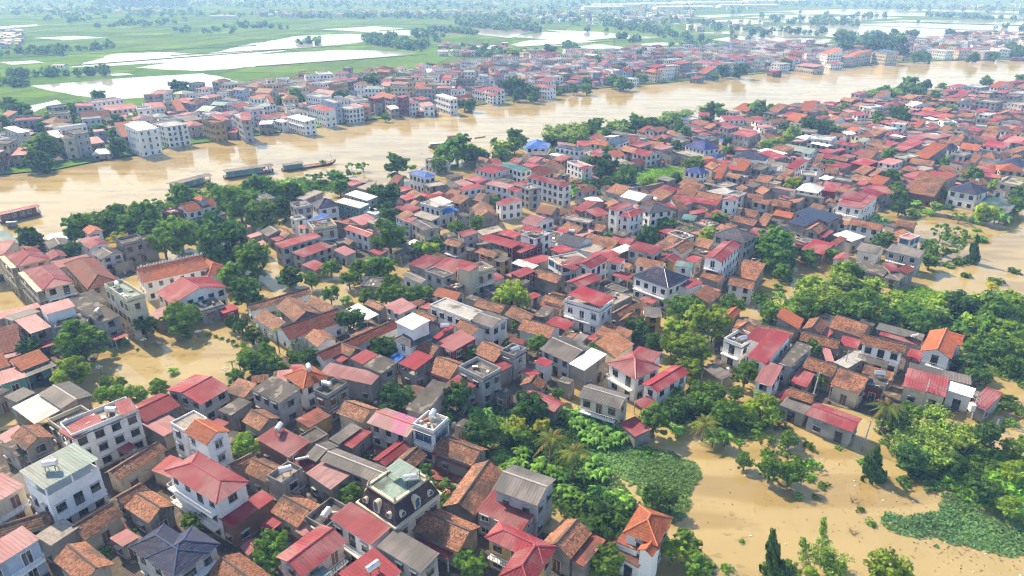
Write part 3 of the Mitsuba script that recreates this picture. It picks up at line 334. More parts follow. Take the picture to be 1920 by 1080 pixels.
('s','O','q',2,np.float64(178.12),np.float64(652.11),np.float64(305.2),np.float64(10.91),15,5.6,0.35,'','small turquoise walled house with an orange roof at the far water edge','small turquoise house',[]),
('h','Q','c',3,np.float64(246.65),np.float64(714.69),np.float64(323.4),np.float64(9.25),15,10.0,0.7,'','far bank house with the turquoise hip roof','turquoise hip roof',[]),
('s','P','c',2,np.float64(292.55),np.float64(701.42),np.float64(296.4),np.float64(23.14),15,6.6,0.1,'o','long open sided restaurant hall over the water on the far bank','riverside restaurant hall',[]),
('s','V','c',4,np.float64(404.72),np.float64(778.64),np.float64(281.6),np.float64(21.32),15,13.0,0.1,'','pale tall block beside big dark trees on the far bank','pale far bank block',[]),
('f','L','w',3,np.float64(497.06),np.float64(835.69),np.float64(296.8),24,15,9.6,0.1,'','long white block over stilts on the far bank','long stilted white block',[]),
('f','L','g',3,np.float64(543.53),np.float64(827.82),np.float64(270.2),24,np.float64(14.15),9.6,0.1,'','blank grey white hall at the far water edge','blank grey-white hall',[])]
SMALL = [('s','R','d',1,np.float64(-55.7),np.float64(108.6),69,np.float64(1.7),np.float64(2.9),3.4,0.1,''),
('s','T','d',1,np.float64(-101.5),np.float64(133.4),63,np.float64(2.6),np.float64(2.3),3.0,0.35,''),
('s','R','R',1,np.float64(-73.6),np.float64(159.5),46,np.float64(4.3),np.float64(3.4),3.0,0.1,''),
('g','O','d',1,np.float64(-77.4),np.float64(157.6),30,np.float64(2.0),np.float64(2.5),2.6,0.5,''),
('s','G','d',1,np.float64(16.3),np.float64(142.6),324,np.float64(2.6),np.float64(3.4),3.6,0.1,''),
('s','R','n',1,np.float64(18.9),np.float64(143.3),314,np.float64(2.2),np.float64(4.1),2.8,0.1,''),
('f','K','d',1,np.float64(11.4),np.float64(123.6),325,np.float64(2.8),np.float64(2.3),3.6,0.1,''),
('s','T','d',1,np.float64(33.4),np.float64(156.5),349,np.float64(1.3),np.float64(6.3),3.6,0.35,''),
('g','I','d',1,np.float64(1.2),np.float64(141.6),336,np.float64(4.3),np.float64(2.5),3.4,0.5,''),
('s','R','n',1,np.float64(76.1),np.float64(145.9),310,np.float64(1.8),np.float64(3.7),3.0,0.1,''),
('s','R','d',1,np.float64(100.8),np.float64(127.7),330,np.float64(1.5),np.float64(3.1),2.4,0.1,''),
('s','R','d',1,np.float64(-91.0),np.float64(222.3),329,np.float64(2.7),np.float64(2.5),4.0,0.1,''),
('s','P','d',1,np.float64(-85.2),np.float64(213.4),312,np.float64(3.5),np.float64(4.0),4.0,0.1,''),
('s','P','c',1,np.float64(-80.7),np.float64(204.3),307,np.float64(5.1),np.float64(4.5),4.0,0.1,''),
('g','R','w',3,np.float64(-67.6),np.float64(210.2),324,np.float64(3.8),np.float64(2.5),8.0,0.3,''),
('f','C','w',3,np.float64(-72.2),np.float64(220.0),312,np.float64(3.9),np.float64(3.5),7.6,0.1,''),
('s','C','d',1,np.float64(-79.5),np.float64(259.5),325,np.float64(5.2),np.float64(9.7),4.0,0.1,''),
('s','L','w',1,np.float64(-50.8),np.float64(238.2),322,np.float64(7.8),np.float64(4.2),4.5,0.1,''),
('f','C','d',1,np.float64(-46.9),np.float64(227.2),316,np.float64(4.2),np.float64(5.9),4.4,0.1,''),
('g','T','d',1,np.float64(-52.2),np.float64(207.7),310,np.float64(3.8),np.float64(3.4),3.6,0.55,''),
('s','R','d',1,np.float64(-42.0),np.float64(201.1),318,np.float64(5.3),np.float64(3.5),3.0,0.1,''),
('s','T','b',2,np.float64(-37.4),np.float64(227.7),305,np.float64(6.0),np.float64(4.8),5.6,0.35,''),
('s','R','b',2,np.float64(-34.9),np.float64(223.6),331,np.float64(3.0),np.float64(4.8),6.0,0.1,''),
('f','G','g',2,np.float64(-17.2),np.float64(234.2),316,np.float64(4.4),np.float64(2.9),4.5,0.1,''),
('s','R','d',1,np.float64(-40.6),np.float64(257.2),301,np.float64(7.0),np.float64(5.1),4.0,0.1,''),
('f','K','y',2,np.float64(-2.8),np.float64(189.5),323,np.float64(3.0),np.float64(4.4),5.0,0.1,''),
('s','K','n',1,np.float64(-33.8),np.float64(201.1),321,np.float64(3.6),np.float64(6.7),3.0,0.1,''),
('s','L','d',1,np.float64(-31.2),np.float64(208.0),314,np.float64(6.4),np.float64(3.8),3.0,0.1,''),
('s','R','d',1,np.float64(16.6),np.float64(218.5),320,np.float64(5.7),np.float64(4.1),4.0,0.1,''),
('s','P','d',1,np.float64(24.1),np.float64(215.1),314,np.float64(3.1),np.float64(6.7),4.0,0.1,''),
('f','K','d',1,np.float64(36.0),np.float64(210.1),321,np.float64(3.4),np.float64(5.4),6.0,0.1,''),
('s','R','R',1,np.float64(53.3),np.float64(220.5),304,np.float64(4.9),np.float64(5.1),3.0,0.1,''),
('s','R','d',1,np.float64(66.7),np.float64(258.8),305,np.float64(5.9),np.float64(8.2),4.0,0.1,''),
('g','T','w',1,np.float64(52.3),np.float64(208.0),292,np.float64(4.5),np.float64(5.6),4.0,0.55,''),
('s','T','d',1,np.float64(36.5),np.float64(246.3),288,np.float64(4.7),np.float64(5.5),4.0,0.35,''),
('s','R','d',1,np.float64(54.7),np.float64(191.0),316,np.float64(3.6),np.float64(4.9),4.4,0.1,''),
('s','T','d',1,np.float64(60.9),np.float64(204.3),323,np.float64(5.3),np.float64(4.5),4.0,0.35,''),
('s','R','d',1,np.float64(93.2),np.float64(206.5),316,np.float64(3.6),np.float64(2.8),3.8,0.1,''),
('f','K','g',1,np.float64(94.3),np.float64(207.6),297,np.float64(4.7),np.float64(4.1),4.4,0.1,''),
('f','K','g',1,np.float64(95.0),np.float64(223.0),338,np.float64(6.3),np.float64(2.8),4.0,0.1,''),
('s','K','d',1,np.float64(92.3),np.float64(228.3),312,np.float64(4.6),np.float64(3.9),4.0,0.1,''),
('s','T','d',1,np.float64(88.0),np.float64(226.7),323,np.float64(3.2),np.float64(7.2),4.0,0.35,''),
('g','T','d',1,np.float64(73.7),np.float64(232.9),336,np.float64(8.9),np.float64(4.4),4.0,0.55,''),
('g','T','d',1,np.float64(86.1),np.float64(236.4),328,np.float64(5.9),np.float64(6.4),4.0,0.55,''),
('g','R','w',3,np.float64(79.5),np.float64(240.1),48,np.float64(5.9),np.float64(4.3),8.6,0.3,''),
('g','T','d',1,np.float64(68.8),np.float64(260.7),330,np.float64(7.4),np.float64(4.7),4.6,0.55,''),
('s','T','g',1,np.float64(62.2),np.float64(244.7),15,np.float64(4.0),np.float64(7.6),4.0,0.35,''),
('s','R','d',1,np.float64(67.7),np.float64(239.7),276,np.float64(3.7),np.float64(5.3),3.6,0.1,''),
('s','Q','n',1,np.float64(63.0),np.float64(232.0),334,np.float64(4.7),np.float64(5.2),4.0,0.1,''),
('f','C','d',1,np.float64(67.7),np.float64(225.6),306,np.float64(5.9),np.float64(5.8),4.0,0.1,''),
('g','T','g',2,np.float64(93.4),np.float64(245.9),313,np.float64(7.0),np.float64(4.2),5.6,0.55,''),
('g','T','d',1,np.float64(94.1),np.float64(256.8),334,np.float64(6.9),np.float64(4.4),4.4,0.55,''),
('g','T','d',1,np.float64(113.8),np.float64(243.1),300,np.float64(5.0),np.float64(6.0),4.0,0.55,''),
('g','T','w',2,np.float64(114.3),np.float64(223.2),306,np.float64(4.1),np.float64(3.6),5.0,0.55,''),
('s','I','d',1,np.float64(103.7),np.float64(205.0),296,np.float64(2.7),np.float64(5.7),4.0,0.35,''),
('g','R','w',1,np.float64(100.4),np.float64(193.8),50,np.float64(7.1),np.float64(3.4),4.0,0.3,''),
('g','T','d',1,np.float64(135.7),np.float64(223.6),322,np.float64(6.1),np.float64(5.5),4.2,0.55,''),
('f','K','d',1,np.float64(132.5),np.float64(224.1),295,np.float64(3.1),np.float64(5.6),4.0,0.1,''),
('s','R','d',1,np.float64(111.2),np.float64(185.3),0,np.float64(3.4),np.float64(5.2),4.0,0.1,''),
('s','I','d',1,np.float64(114.6),np.float64(183.3),39,np.float64(5.8),np.float64(2.7),4.0,0.35,''),
('s','K','d',1,np.float64(110.7),np.float64(181.1),311,np.float64(3.9),np.float64(6.3),3.0,0.1,''),
('s','K','d',1,np.float64(105.0),np.float64(189.4),316,np.float64(3.0),np.float64(7.0),3.0,0.1,''),
('f','C','g',2,np.float64(-35.0),np.float64(314.2),305,np.float64(9.6),np.float64(6.8),5.0,0.1,''),
('g','T','c',1,np.float64(-13.0),np.float64(319.7),312,np.float64(7.1),np.float64(6.2),3.4,0.55,''),
('s','R','d',1,np.float64(-7.4),np.float64(315.6),22,np.float64(4.4),np.float64(8.5),4.0,0.1,''),
('s','K','d',1,np.float64(-24.9),np.float64(289.4),301,np.float64(5.2),np.float64(6.3),4.0,0.1,''),
('s','R','d',1,np.float64(-15.2),np.float64(284.1),312,np.float64(9.7),np.float64(6.0),4.0,0.1,''),
('s','P','d',1,np.float64(-20.5),np.float64(278.1),309,np.float64(8.9),np.float64(5.2),4.0,0.1,''),
('s','R','w',2,np.float64(-16.6),np.float64(264.6),299,np.float64(4.8),np.float64(8.7),5.8,0.1,''),
('s','K','d',1,np.float64(-24.7),np.float64(275.0),297,np.float64(8.4),np.float64(4.3),4.0,0.1,''),
('f','C','d',1,np.float64(-64.2),np.float64(283.7),324,np.float64(13.5),np.float64(4.9),4.0,0.1,''),
('s','R','d',1,np.float64(-66.2),np.float64(278.0),307,np.float64(6.9),np.float64(5.3),4.0,0.1,''),
('s','C','d',1,np.float64(-58.1),np.float64(271.7),322,np.float64(6.4),np.float64(8.7),4.4,0.1,''),
('s','R','d',1,np.float64(-43.8),np.float64(269.1),299,np.float64(6.0),np.float64(5.6),4.0,0.1,''),
('s','I','d',1,np.float64(-48.6),np.float64(275.3),340,np.float64(4.1),np.float64(9.1),4.0,0.35,''),
('s','T','d',1,np.float64(-38.6),np.float64(261.0),314,np.float64(6.9),np.float64(2.5),4.0,0.35,''),
('s','R','d',1,np.float64(-30.2),np.float64(260.7),312,np.float64(4.1),np.float64(6.4),4.0,0.1,''),
('s','T','d',1,np.float64(-23.3),np.float64(262.2),320,np.float64(5.8),np.float64(3.8),4.0,0.35,''),
('g','T','d',1,np.float64(-11.2),np.float64(255.9),320,np.float64(3.7),np.float64(7.8),4.0,0.55,''),
('s','V','w',2,np.float64(28.4),np.float64(333.5),319,np.float64(15.1),np.float64(5.0),6.6,0.1,''),
('g','R','w',1,np.float64(46.8),np.float64(368.4),314,np.float64(5.5),np.float64(11.0),4.6,0.3,''),
('s','R','d',1,np.float64(37.5),np.float64(354.9),0,np.float64(7.3),np.float64(8.6),4.0,0.1,''),
('f','L','g',2,np.float64(66.1),np.float64(364.9),325,np.float64(11.9),np.float64(6.8),4.8,0.1,''),
('s','R','d',1,np.float64(80.0),np.float64(368.8),307,np.float64(7.2),np.float64(11.0),4.0,0.1,''),
('g','T','w',1,np.float64(90.7),np.float64(377.9),297,np.float64(8.2),np.float64(5.8),4.0,0.55,''),
('s','P','g',1,np.float64(75.5),np.float64(341.1),304,np.float64(7.3),np.float64(8.1),5.0,0.1,''),
('s','R','w',1,np.float64(42.9),np.float64(336.3),315,np.float64(5.5),np.float64(7.9),4.0,0.1,''),
('s','R','g',2,np.float64(10.5),np.float64(315.7),329,np.float64(5.2),np.float64(8.1),4.8,0.1,''),
('s','R','d',1,np.float64(1.5),np.float64(316.0),340,np.float64(5.2),np.float64(9.2),4.0,0.1,''),
('s','R','y',2,np.float64(23.1),np.float64(317.0),323,np.float64(5.9),np.float64(8.5),5.0,0.1,''),
('g','T','d',1,np.float64(18.7),np.float64(292.3),313,np.float64(6.2),np.float64(4.4),3.6,0.55,''),
('f','C','g',3,np.float64(7.2),np.float64(256.9),303,np.float64(6.0),np.float64(5.1),8.0,0.1,''),
('s','R','g',3,np.float64(1.1),np.float64(252.1),317,np.float64(5.4),np.float64(3.3),8.6,0.1,''),
('s','R','d',1,np.float64(26.8),np.float64(285.6),293,np.float64(6.6),np.float64(3.7),3.0,0.1,''),
('g','T','d',1,np.float64(45.5),np.float64(314.2),302,np.float64(9.2),np.float64(4.6),4.0,0.55,''),
('s','C','d',1,np.float64(51.0),np.float64(311.3),299,np.float64(10.7),np.float64(6.7),4.4,0.1,''),
('s','R','d',1,np.float64(48.1),np.float64(306.4),301,np.float64(3.8),np.float64(5.9),3.0,0.1,''),
('s','T','d',1,np.float64(57.8),np.float64(258.2),301,np.float64(8.5),np.float64(6.6),4.0,0.35,''),
('f','K','g',1,np.float64(49.9),np.float64(276.7),301,np.float64(4.8),np.float64(8.0),3.0,0.1,''),
('g','R','w',2,np.float64(120.0),np.float64(434.8),352,np.float64(7.0),np.float64(9.8),5.2,0.3,''),
('f','L','b',2,np.float64(109.1),np.float64(421.3),310,np.float64(7.8),np.float64(10.3),5.0,0.1,''),
('s','O','c',2,np.float64(151.0),np.float64(451.0),297,np.float64(12.6),np.float64(9.6),5.6,0.35,'o'),
('s','R','w',2,np.float64(133.3),np.float64(419.4),0,np.float64(12.2),np.float64(10.4),5.4,0.1,''),
('s','O','w',2,np.float64(193.6),np.float64(455.7),327,np.float64(8.2),np.float64(13.1),4.8,0.35,''),
('s','R','w',1,np.float64(183.6),np.float64(462.9),287,np.float64(5.5),np.float64(9.4),4.0,0.1,''),
('s','T','d',1,np.float64(173.6),np.float64(455.4),304,np.float64(8.2),np.float64(11.7),4.0,0.35,''),
('s','K','d',1,np.float64(195.3),np.float64(478.0),304,np.float64(9.0),np.float64(10.5),4.0,0.1,''),
('s','R','d',1,np.float64(209.1),np.float64(488.3),299,np.float64(6.6),np.float64(11.5),4.0,0.1,''),
('s','K','d',1,np.float64(210.8),np.float64(476.4),316,np.float64(5.4),np.float64(8.8),4.0,0.1,''),
('s','R','R',1,np.float64(206.8),np.float64(450.8),275,np.float64(10.1),np.float64(8.7),4.0,0.1,''),
('s','R','d',1,np.float64(192.5),np.float64(431.0),287,np.float64(6.4),np.float64(9.6),4.0,0.1,''),
('g','T','w',1,np.float64(197.1),np.float64(420.2),304,np.float64(5.3),np.float64(12.0),4.0,0.55,''),
('s','K','d',1,np.float64(184.8),np.float64(420.1),325,np.float64(7.6),np.float64(8.0),4.0,0.1,''),
('s','R','d',1,np.float64(206.3),np.float64(426.8),275,np.float64(6.1),np.float64(6.4),4.0,0.1,''),
('g','O','w',2,np.float64(193.8),np.float64(387.6),277,np.float64(7.7),np.float64(6.8),4.6,0.5,''),
('s','L','w',2,np.float64(156.5),np.float64(364.3),298,np.float64(7.8),np.float64(7.7),5.2,0.1,''),
('g','E','d',1,np.float64(144.9),np.float64(346.7),313,np.float64(11.0),np.float64(10.8),3.4,0.3,''),
('g','E','w',2,np.float64(146.6),np.float64(333.6),318,np.float64(4.3),np.float64(11.3),4.8,0.3,''),
('s','E','n',1,np.float64(140.7),np.float64(324.8),296,np.float64(4.0),np.float64(5.0),3.0,0.1,''),
('s','L','n',1,np.float64(128.4),np.float64(335.1),300,np.float64(13.4),np.float64(6.3),4.0,0.1,''),
('s','R','d',1,np.float64(126.4),np.float64(329.4),286,np.float64(14.7),np.float64(7.3),4.0,0.1,''),
('s','R','w',2,np.float64(129.3),np.float64(306.1),320,np.float64(5.1),15,4.8,0.1,''),
('s','R','d',1,np.float64(100.2),np.float64(304.3),294,np.float64(6.2),np.float64(6.6),4.0,0.1,''),
('s','O','d',1,np.float64(103.4),np.float64(302.6),322,np.float64(5.3),np.float64(8.3),4.0,0.35,''),
('s','O','d',1,np.float64(92.8),np.float64(298.5),310,np.float64(4.1),np.float64(7.1),4.0,0.35,''),
('g','T','d',1,np.float64(92.1),np.float64(305.2),286,np.float64(6.8),np.float64(7.2),4.0,0.55,''),
('g','T','d',2,np.float64(94.6),np.float64(284.6),310,np.float64(6.7),np.float64(5.0),5.0,0.55,''),
('s','O','d',1,np.float64(90.9),np.float64(291.2),332,np.float64(3.2),np.float64(12.6),4.0,0.35,''),
('g','T','d',1,np.float64(76.3),np.float64(272.0),311,np.float64(6.2),np.float64(6.1),4.0,0.55,''),
('s','T','d',1,np.float64(71.0),np.float64(264.4),330,np.float64(6.4),np.float64(7.8),4.0,0.35,''),
('f','C','w',2,np.float64(87.2),np.float64(257.5),316,np.float64(5.2),np.float64(7.3),5.0,0.1,''),
('g','T','d',1,np.float64(94.1),np.float64(268.8),280,np.float64(5.3),np.float64(5.4),4.0,0.55,''),
('g','T','d',1,np.float64(101.4),np.float64(264.8),286,np.float64(5.3),np.float64(6.5),4.0,0.55,''),
('f','C','c',1,np.float64(109.7),np.float64(277.7),314,np.float64(2.9),np.float64(4.9),4.4,0.1,''),
('s','T','c',1,np.float64(106.5),np.float64(282.4),321,np.float64(5.7),np.float64(5.6),4.0,0.35,''),
('g','T','d',1,np.float64(118.7),np.float64(282.3),302,np.float64(7.5),np.float64(4.9),4.0,0.55,''),
('s','T','d',1,np.float64(116.8),np.float64(286.7),304,np.float64(3.5),np.float64(8.9),4.0,0.35,''),
('s','K','d',1,np.float64(99.6),np.float64(275.1),304,np.float64(4.9),np.float64(5.2),4.0,0.1,''),
('f','C','w',2,np.float64(127.4),np.float64(287.8),338,np.float64(6.0),np.float64(7.6),5.4,0.1,'b'),
('s','L','n',1,np.float64(132.8),np.float64(282.4),306,np.float64(4.4),np.float64(5.5),5.0,0.1,''),
('g','T','c',2,np.float64(140.7),np.float64(294.5),320,np.float64(4.8),np.float64(7.8),4.8,0.55,''),
('s','R','d',1,np.float64(134.8),np.float64(269.0),315,np.float64(2.8),np.float64(6.8),4.6,0.1,''),
('s','R','d',2,np.float64(155.1),np.float64(333.7),299,np.float64(6.6),np.float64(7.4),4.8,0.1,''),
('s','R','R',1,np.float64(161.4),np.float64(336.4),301,np.float64(3.4),np.float64(8.8),4.4,0.1,''),
('s','R','d',1,np.float64(152.5),np.float64(325.3),309,np.float64(7.1),np.float64(6.8),4.0,0.1,''),
('g','T','d',1,np.float64(156.6),np.float64(320.0),305,np.float64(6.5),np.float64(5.0),4.0,0.55,''),
('s','R','d',1,np.float64(149.0),np.float64(307.7),309,np.float64(9.6),np.float64(7.2),4.4,0.1,''),
('s','T','d',1,np.float64(141.7),np.float64(312.7),327,np.float64(3.1),np.float64(10.6),4.0,0.35,''),
('s','R','d',1,np.float64(171.4),np.float64(356.3),317,np.float64(3.1),np.float64(9.9),4.0,0.1,''),
('s','R','d',1,np.float64(105.4),np.float64(390.0),302,np.float64(7.5),np.float64(6.6),4.0,0.1,''),
('s','V','d',1,np.float64(103.4),np.float64(364.8),305,np.float64(12.6),np.float64(7.1),4.8,0.1,''),
('s','T','d',1,np.float64(114.7),np.float64(399.2),307,np.float64(5.0),np.float64(6.0),4.0,0.35,''),
('s','R','d',2,np.float64(130.5),np.float64(379.9),298,np.float64(8.5),np.float64(5.8),5.8,0.1,''),
('f','K','g',2,np.float64(143.1),np.float64(383.0),278,np.float64(5.1),np.float64(7.2),6.0,0.1,''),
('s','K','d',1,np.float64(149.7),np.float64(386.9),316,np.float64(3.6),np.float64(8.4),4.0,0.1,''),
('g','N','w',2,np.float64(215.8),np.float64(337.8),32,np.float64(9.2),np.float64(7.5),5.6,0.5,''),
('s','O','d',1,np.float64(200.7),np.float64(326.1),300,np.float64(7.4),15,4.4,0.35,''),
('g','O','w',2,np.float64(230.0),np.float64(341.0),314,np.float64(8.4),np.float64(9.4),4.8,0.5,''),
('s','R','d',1,np.float64(205.7),np.float64(352.1),308,np.float64(7.9),15,4.2,0.1,''),
('s','R','d',1,np.float64(195.6),np.float64(356.0),297,np.float64(9.0),np.float64(8.1),4.0,0.1,''),
('h','R','w',2,np.float64(208.5),np.float64(376.2),297,np.float64(6.7),np.float64(12.3),5.0,0.3,''),
('f','L','w',2,np.float64(211.3),np.float64(389.9),293,np.float64(9.8),np.float64(8.2),5.0,0.1,''),
('f','L','w',3,np.float64(221.2),np.float64(394.5),323,np.float64(6.8),np.float64(5.7),7.0,0.1,''),
('s','R','d',1,np.float64(196.2),np.float64(342.9),304,np.float64(6.1),np.float64(7.5),4.0,0.1,''),
('s','R','d',1,np.float64(217.5),np.float64(368.8),296,np.float64(7.7),np.float64(9.7),4.0,0.1,''),
('s','P','d',1,np.float64(228.4),np.float64(373.4),296,np.float64(11.3),np.float64(8.6),4.0,0.1,''),
('s','R','d',1,np.float64(237.3),np.float64(375.9),298,np.float64(5.4),np.float64(7.3),4.0,0.1,''),
('s','R','R',1,np.float64(266.9),np.float64(441.8),300,np.float64(16.6),np.float64(12.6),4.2,0.1,''),
('s','R','d',1,np.float64(240.2),np.float64(411.6),266,np.float64(5.7),np.float64(7.1),4.0,0.1,''),
('s','O','d',1,np.float64(237.4),np.float64(402.4),308,np.float64(3.4),np.float64(9.6),4.0,0.35,''),
('s','R','d',1,np.float64(242.0),np.float64(397.4),282,np.float64(5.4),np.float64(5.8),4.0,0.1,''),
('s','R','d',1,np.float64(267.1),np.float64(409.0),257,np.float64(7.2),np.float64(6.2),4.0,0.1,''),
('s','R','d',1,np.float64(295.9),np.float64(423.6),297,np.float64(5.0),np.float64(10.1),4.0,0.1,''),
('s','R','d',1,np.float64(324.9),np.float64(449.4),278,np.float64(6.7),np.float64(9.1),4.0,0.1,''),
('s','R','d',1,np.float64(311.7),np.float64(459.6),265,np.float64(8.7),np.float64(5.7),4.0,0.1,''),
('s','R','d',1,np.float64(251.7),np.float64(365.4),332,np.float64(12.0),np.float64(10.2),4.0,0.1,''),
('s','R','w',2,np.float64(246.5),np.float64(347.3),312,np.float64(9.7),np.float64(11.8),4.8,0.1,''),
('s','P','d',1,np.float64(265.9),np.float64(361.8),310,np.float64(7.2),np.float64(13.1),4.0,0.1,''),
('s','R','d',1,np.float64(267.0),np.float64(370.8),304,np.float64(2.8),np.float64(12.9),4.0,0.1,''),
('s','R','d',1,np.float64(171.8),np.float64(333.8),312,np.float64(5.1),np.float64(9.8),4.0,0.1,''),
('s','R','R',1,np.float64(163.8),np.float64(313.7),304,np.float64(8.2),np.float64(10.1),4.0,0.1,''),
('s','T','d',1,np.float64(170.5),np.float64(324.8),315,np.float64(6.5),np.float64(11.0),4.0,0.35,''),
('s','P','w',2,np.float64(174.6),np.float64(311.4),303,np.float64(7.1),np.float64(9.2),4.8,0.1,''),
('f','L','c',2,np.float64(187.5),np.float64(321.4),299,np.float64(6.2),np.float64(10.2),5.0,0.1,''),
('g','T','d',1,np.float64(190.2),np.float64(312.6),315,np.float64(9.7),np.float64(7.2),4.0,0.55,''),
('g','T','d',1,np.float64(177.8),np.float64(299.7),305,np.float64(5.8),np.float64(4.2),4.0,0.55,''),
('s','R','d',1,np.float64(184.5),np.float64(289.6),308,np.float64(8.1),np.float64(8.8),4.2,0.1,''),
('g','T','w',1,np.float64(195.1),np.float64(300.2),315,np.float64(6.7),np.float64(6.9),4.0,0.55,''),
('s','R','d',1,np.float64(146.1),np.float64(277.6),311,np.float64(3.6),np.float64(5.7),4.0,0.1,''),
('s','R','d',1,np.float64(212.3),np.float64(300.8),306,np.float64(8.8),np.float64(8.8),4.0,0.1,''),
('g','T','d',1,np.float64(216.2),np.float64(305.9),301,np.float64(6.8),np.float64(4.8),4.8,0.55,''),
('f','L','w',2,np.float64(299.4),np.float64(437.2),307,np.float64(6.0),np.float64(10.7),5.0,0.1,''),
('f','C','g',3,np.float64(337.0),np.float64(459.2),280,np.float64(11.0),15,8.0,0.1,''),
('g','R','w',2,np.float64(255.1),np.float64(469.2),51,np.float64(21.1),np.float64(9.9),5.6,0.3,''),
('g','L','w',2,np.float64(273.0),np.float64(468.7),281,np.float64(7.4),15,5.6,0.3,''),
('f','L','w',2,np.float64(240.6),np.float64(464.9),291,np.float64(9.6),np.float64(13.1),5.0,0.1,''),
('s','R','w',2,np.float64(218.7),np.float64(435.0),283,np.float64(4.9),np.float64(8.5),5.0,0.1,''),
('s','R','d',1,np.float64(211.1),np.float64(403.1),282,np.float64(8.4),np.float64(9.1),4.0,0.1,''),
('s','T','d',1,np.float64(200.2),np.float64(378.2),291,np.float64(7.8),np.float64(9.0),4.0,0.35,''),
('g','E','w',2,np.float64(187.5),np.float64(361.5),293,np.float64(4.8),np.float64(10.5),4.2,0.3,''),
('f','L','w',1,np.float64(214.9),np.float64(350.8),291,np.float64(5.7),np.float64(8.2),4.4,0.1,''),
('s','T','d',1,np.float64(230.8),np.float64(356.2),315,np.float64(6.1),np.float64(9.8),4.0,0.35,''),
('g','T','d',1,np.float64(263.6),np.float64(397.4),318,np.float64(8.0),np.float64(5.2),4.0,0.55,''),
('s','R','d',1,np.float64(263.4),np.float64(391.6),307,np.float64(6.4),np.float64(8.7),4.0,0.1,''),
('g','T','d',1,np.float64(304.9),np.float64(431.9),322,np.float64(10.2),np.float64(5.8),4.0,0.55,''),
('g','T','d',1,np.float64(286.1),np.float64(410.4),316,np.float64(6.1),np.float64(5.7),4.0,0.55,''),
('g','O','d',1,np.float64(286.0),np.float64(392.0),45,np.float64(16.2),np.float64(6.7),4.0,0.5,''),
('s','T','d',1,np.float64(261.7),np.float64(374.9),315,np.float64(6.6),np.float64(12.2),4.0,0.35,''),
('s','T','d',1,np.float64(249.2),np.float64(335.4),270,np.float64(5.8),np.float64(7.8),4.0,0.35,''),
('g','T','d',1,np.float64(157.3),np.float64(296.1),286,np.float64(6.4),np.float64(10.4),4.0,0.55,''),
('g','T','d',1,np.float64(159.5),np.float64(293.0),277,np.float64(7.7),np.float64(9.6),4.0,0.55,''),
('s','T','d',1,np.float64(216.3),np.float64(316.6),305,np.float64(4.2),np.float64(8.0),4.0,0.35,''),
('g','T','d',1,np.float64(199.2),np.float64(294.8),148,np.float64(3.0),np.float64(8.6),4.0,0.55,''),
('s','K','d',1,np.float64(195.8),np.float64(288.1),314,np.float64(6.1),np.float64(6.9),3.0,0.1,''),
('s','O','g',3,np.float64(-200.8),np.float64(357.4),39,np.float64(7.0),15,8.6,0.35,''),
('s','P','d',2,np.float64(-215.0),np.float64(352.1),43,np.float64(6.2),np.float64(12.5),6.0,0.1,''),
('s','L','d',1,np.float64(-204.7),np.float64(340.3),13,np.float64(8.4),np.float64(9.1),3.0,0.1,''),
('f','K','g',4,np.float64(-218.7),np.float64(345.4),47,np.float64(6.0),15,12.0,0.1,''),
('f','K','c',3,np.float64(-222.9),np.float64(343.0),39,np.float64(5.0),15,10.0,0.1,''),
('s','L','c',3,np.float64(-230.9),np.float64(347.1),43,np.float64(4.7),np.float64(14.6),10.0,0.1,''),
('s','L','g',3,np.float64(-258.6),np.float64(359.0),59,np.float64(5.4),15,10.0,0.1,''),
('s','R','d',2,np.float64(-235.8),np.float64(327.2),17,np.float64(6.2),np.float64(13.1),6.0,0.1,''),
('s','P','r',3,np.float64(-241.0),np.float64(313.7),97,np.float64(7.4),np.float64(9.0),9.0,0.1,''),
('s','O','d',1,np.float64(-315.0),np.float64(432.4),339,np.float64(8.7),np.float64(9.5),4.0,0.35,''),
('f','K','g',2,np.float64(-299.1),np.float64(470.8),57,np.float64(23.7),np.float64(10.3),5.0,0.1,''),
('f','P','w',3,np.float64(-275.2),np.float64(471.1),55,np.float64(20.6),np.float64(12.9),8.0,0.1,''),
('s','R','w',2,np.float64(-257.3),np.float64(457.3),40,np.float64(18.6),np.float64(14.1),5.6,0.1,''),
('g','T','w',1,np.float64(-259.3),np.float64(431.6),35,np.float64(15.9),np.float64(10.6),4.4,0.7,''),
('s','R','w',2,np.float64(-233.9),np.float64(456.5),28,np.float64(10.9),np.float64(14.4),7.0,0.1,''),
('s','R','w',3,np.float64(-250.8),np.float64(502.1),0,np.float64(10.0),np.float64(13.1),9.0,0.1,''),
('s','R','g',3,np.float64(-167.4),np.float64(396.9),44,np.float64(5.9),15,9.6,0.1,''),
('s','R','d',1,np.float64(-157.2),np.float64(389.0),0,np.float64(5.5),np.float64(7.7),4.0,0.1,''),
('s','L','d',2,np.float64(-143.2),np.float64(402.6),10,np.float64(7.4),np.float64(7.6),6.0,0.1,''),
('s','L','w',2,np.float64(-136.4),np.float64(408.9),314,np.float64(9.9),np.float64(4.6),6.0,0.1,''),
('s','R','w',3,np.float64(-117.2),np.float64(428.6),312,np.float64(21.8),np.float64(7.7),10.0,0.1,'b'),
('f','L','b',4,np.float64(-113.9),np.float64(440.8),308,np.float64(20.5),np.float64(4.5),12.6,0.1,''),
('f','L','w',3,np.float64(-131.7),np.float64(477.7),317,np.float64(17.5),np.float64(9.1),10.0,0.1,''),
('s','E','w',3,np.float64(-157.6),np.float64(447.7),335,np.float64(8.4),np.float64(8.6),9.0,0.1,''),
('s','E','w',2,np.float64(-160.1),np.float64(439.3),311,np.float64(10.9),np.float64(4.6),6.0,0.1,''),
('g','O','w',4,np.float64(-157.6),np.float64(454.5),31,np.float64(3.3),15,10.4,0.5,''),
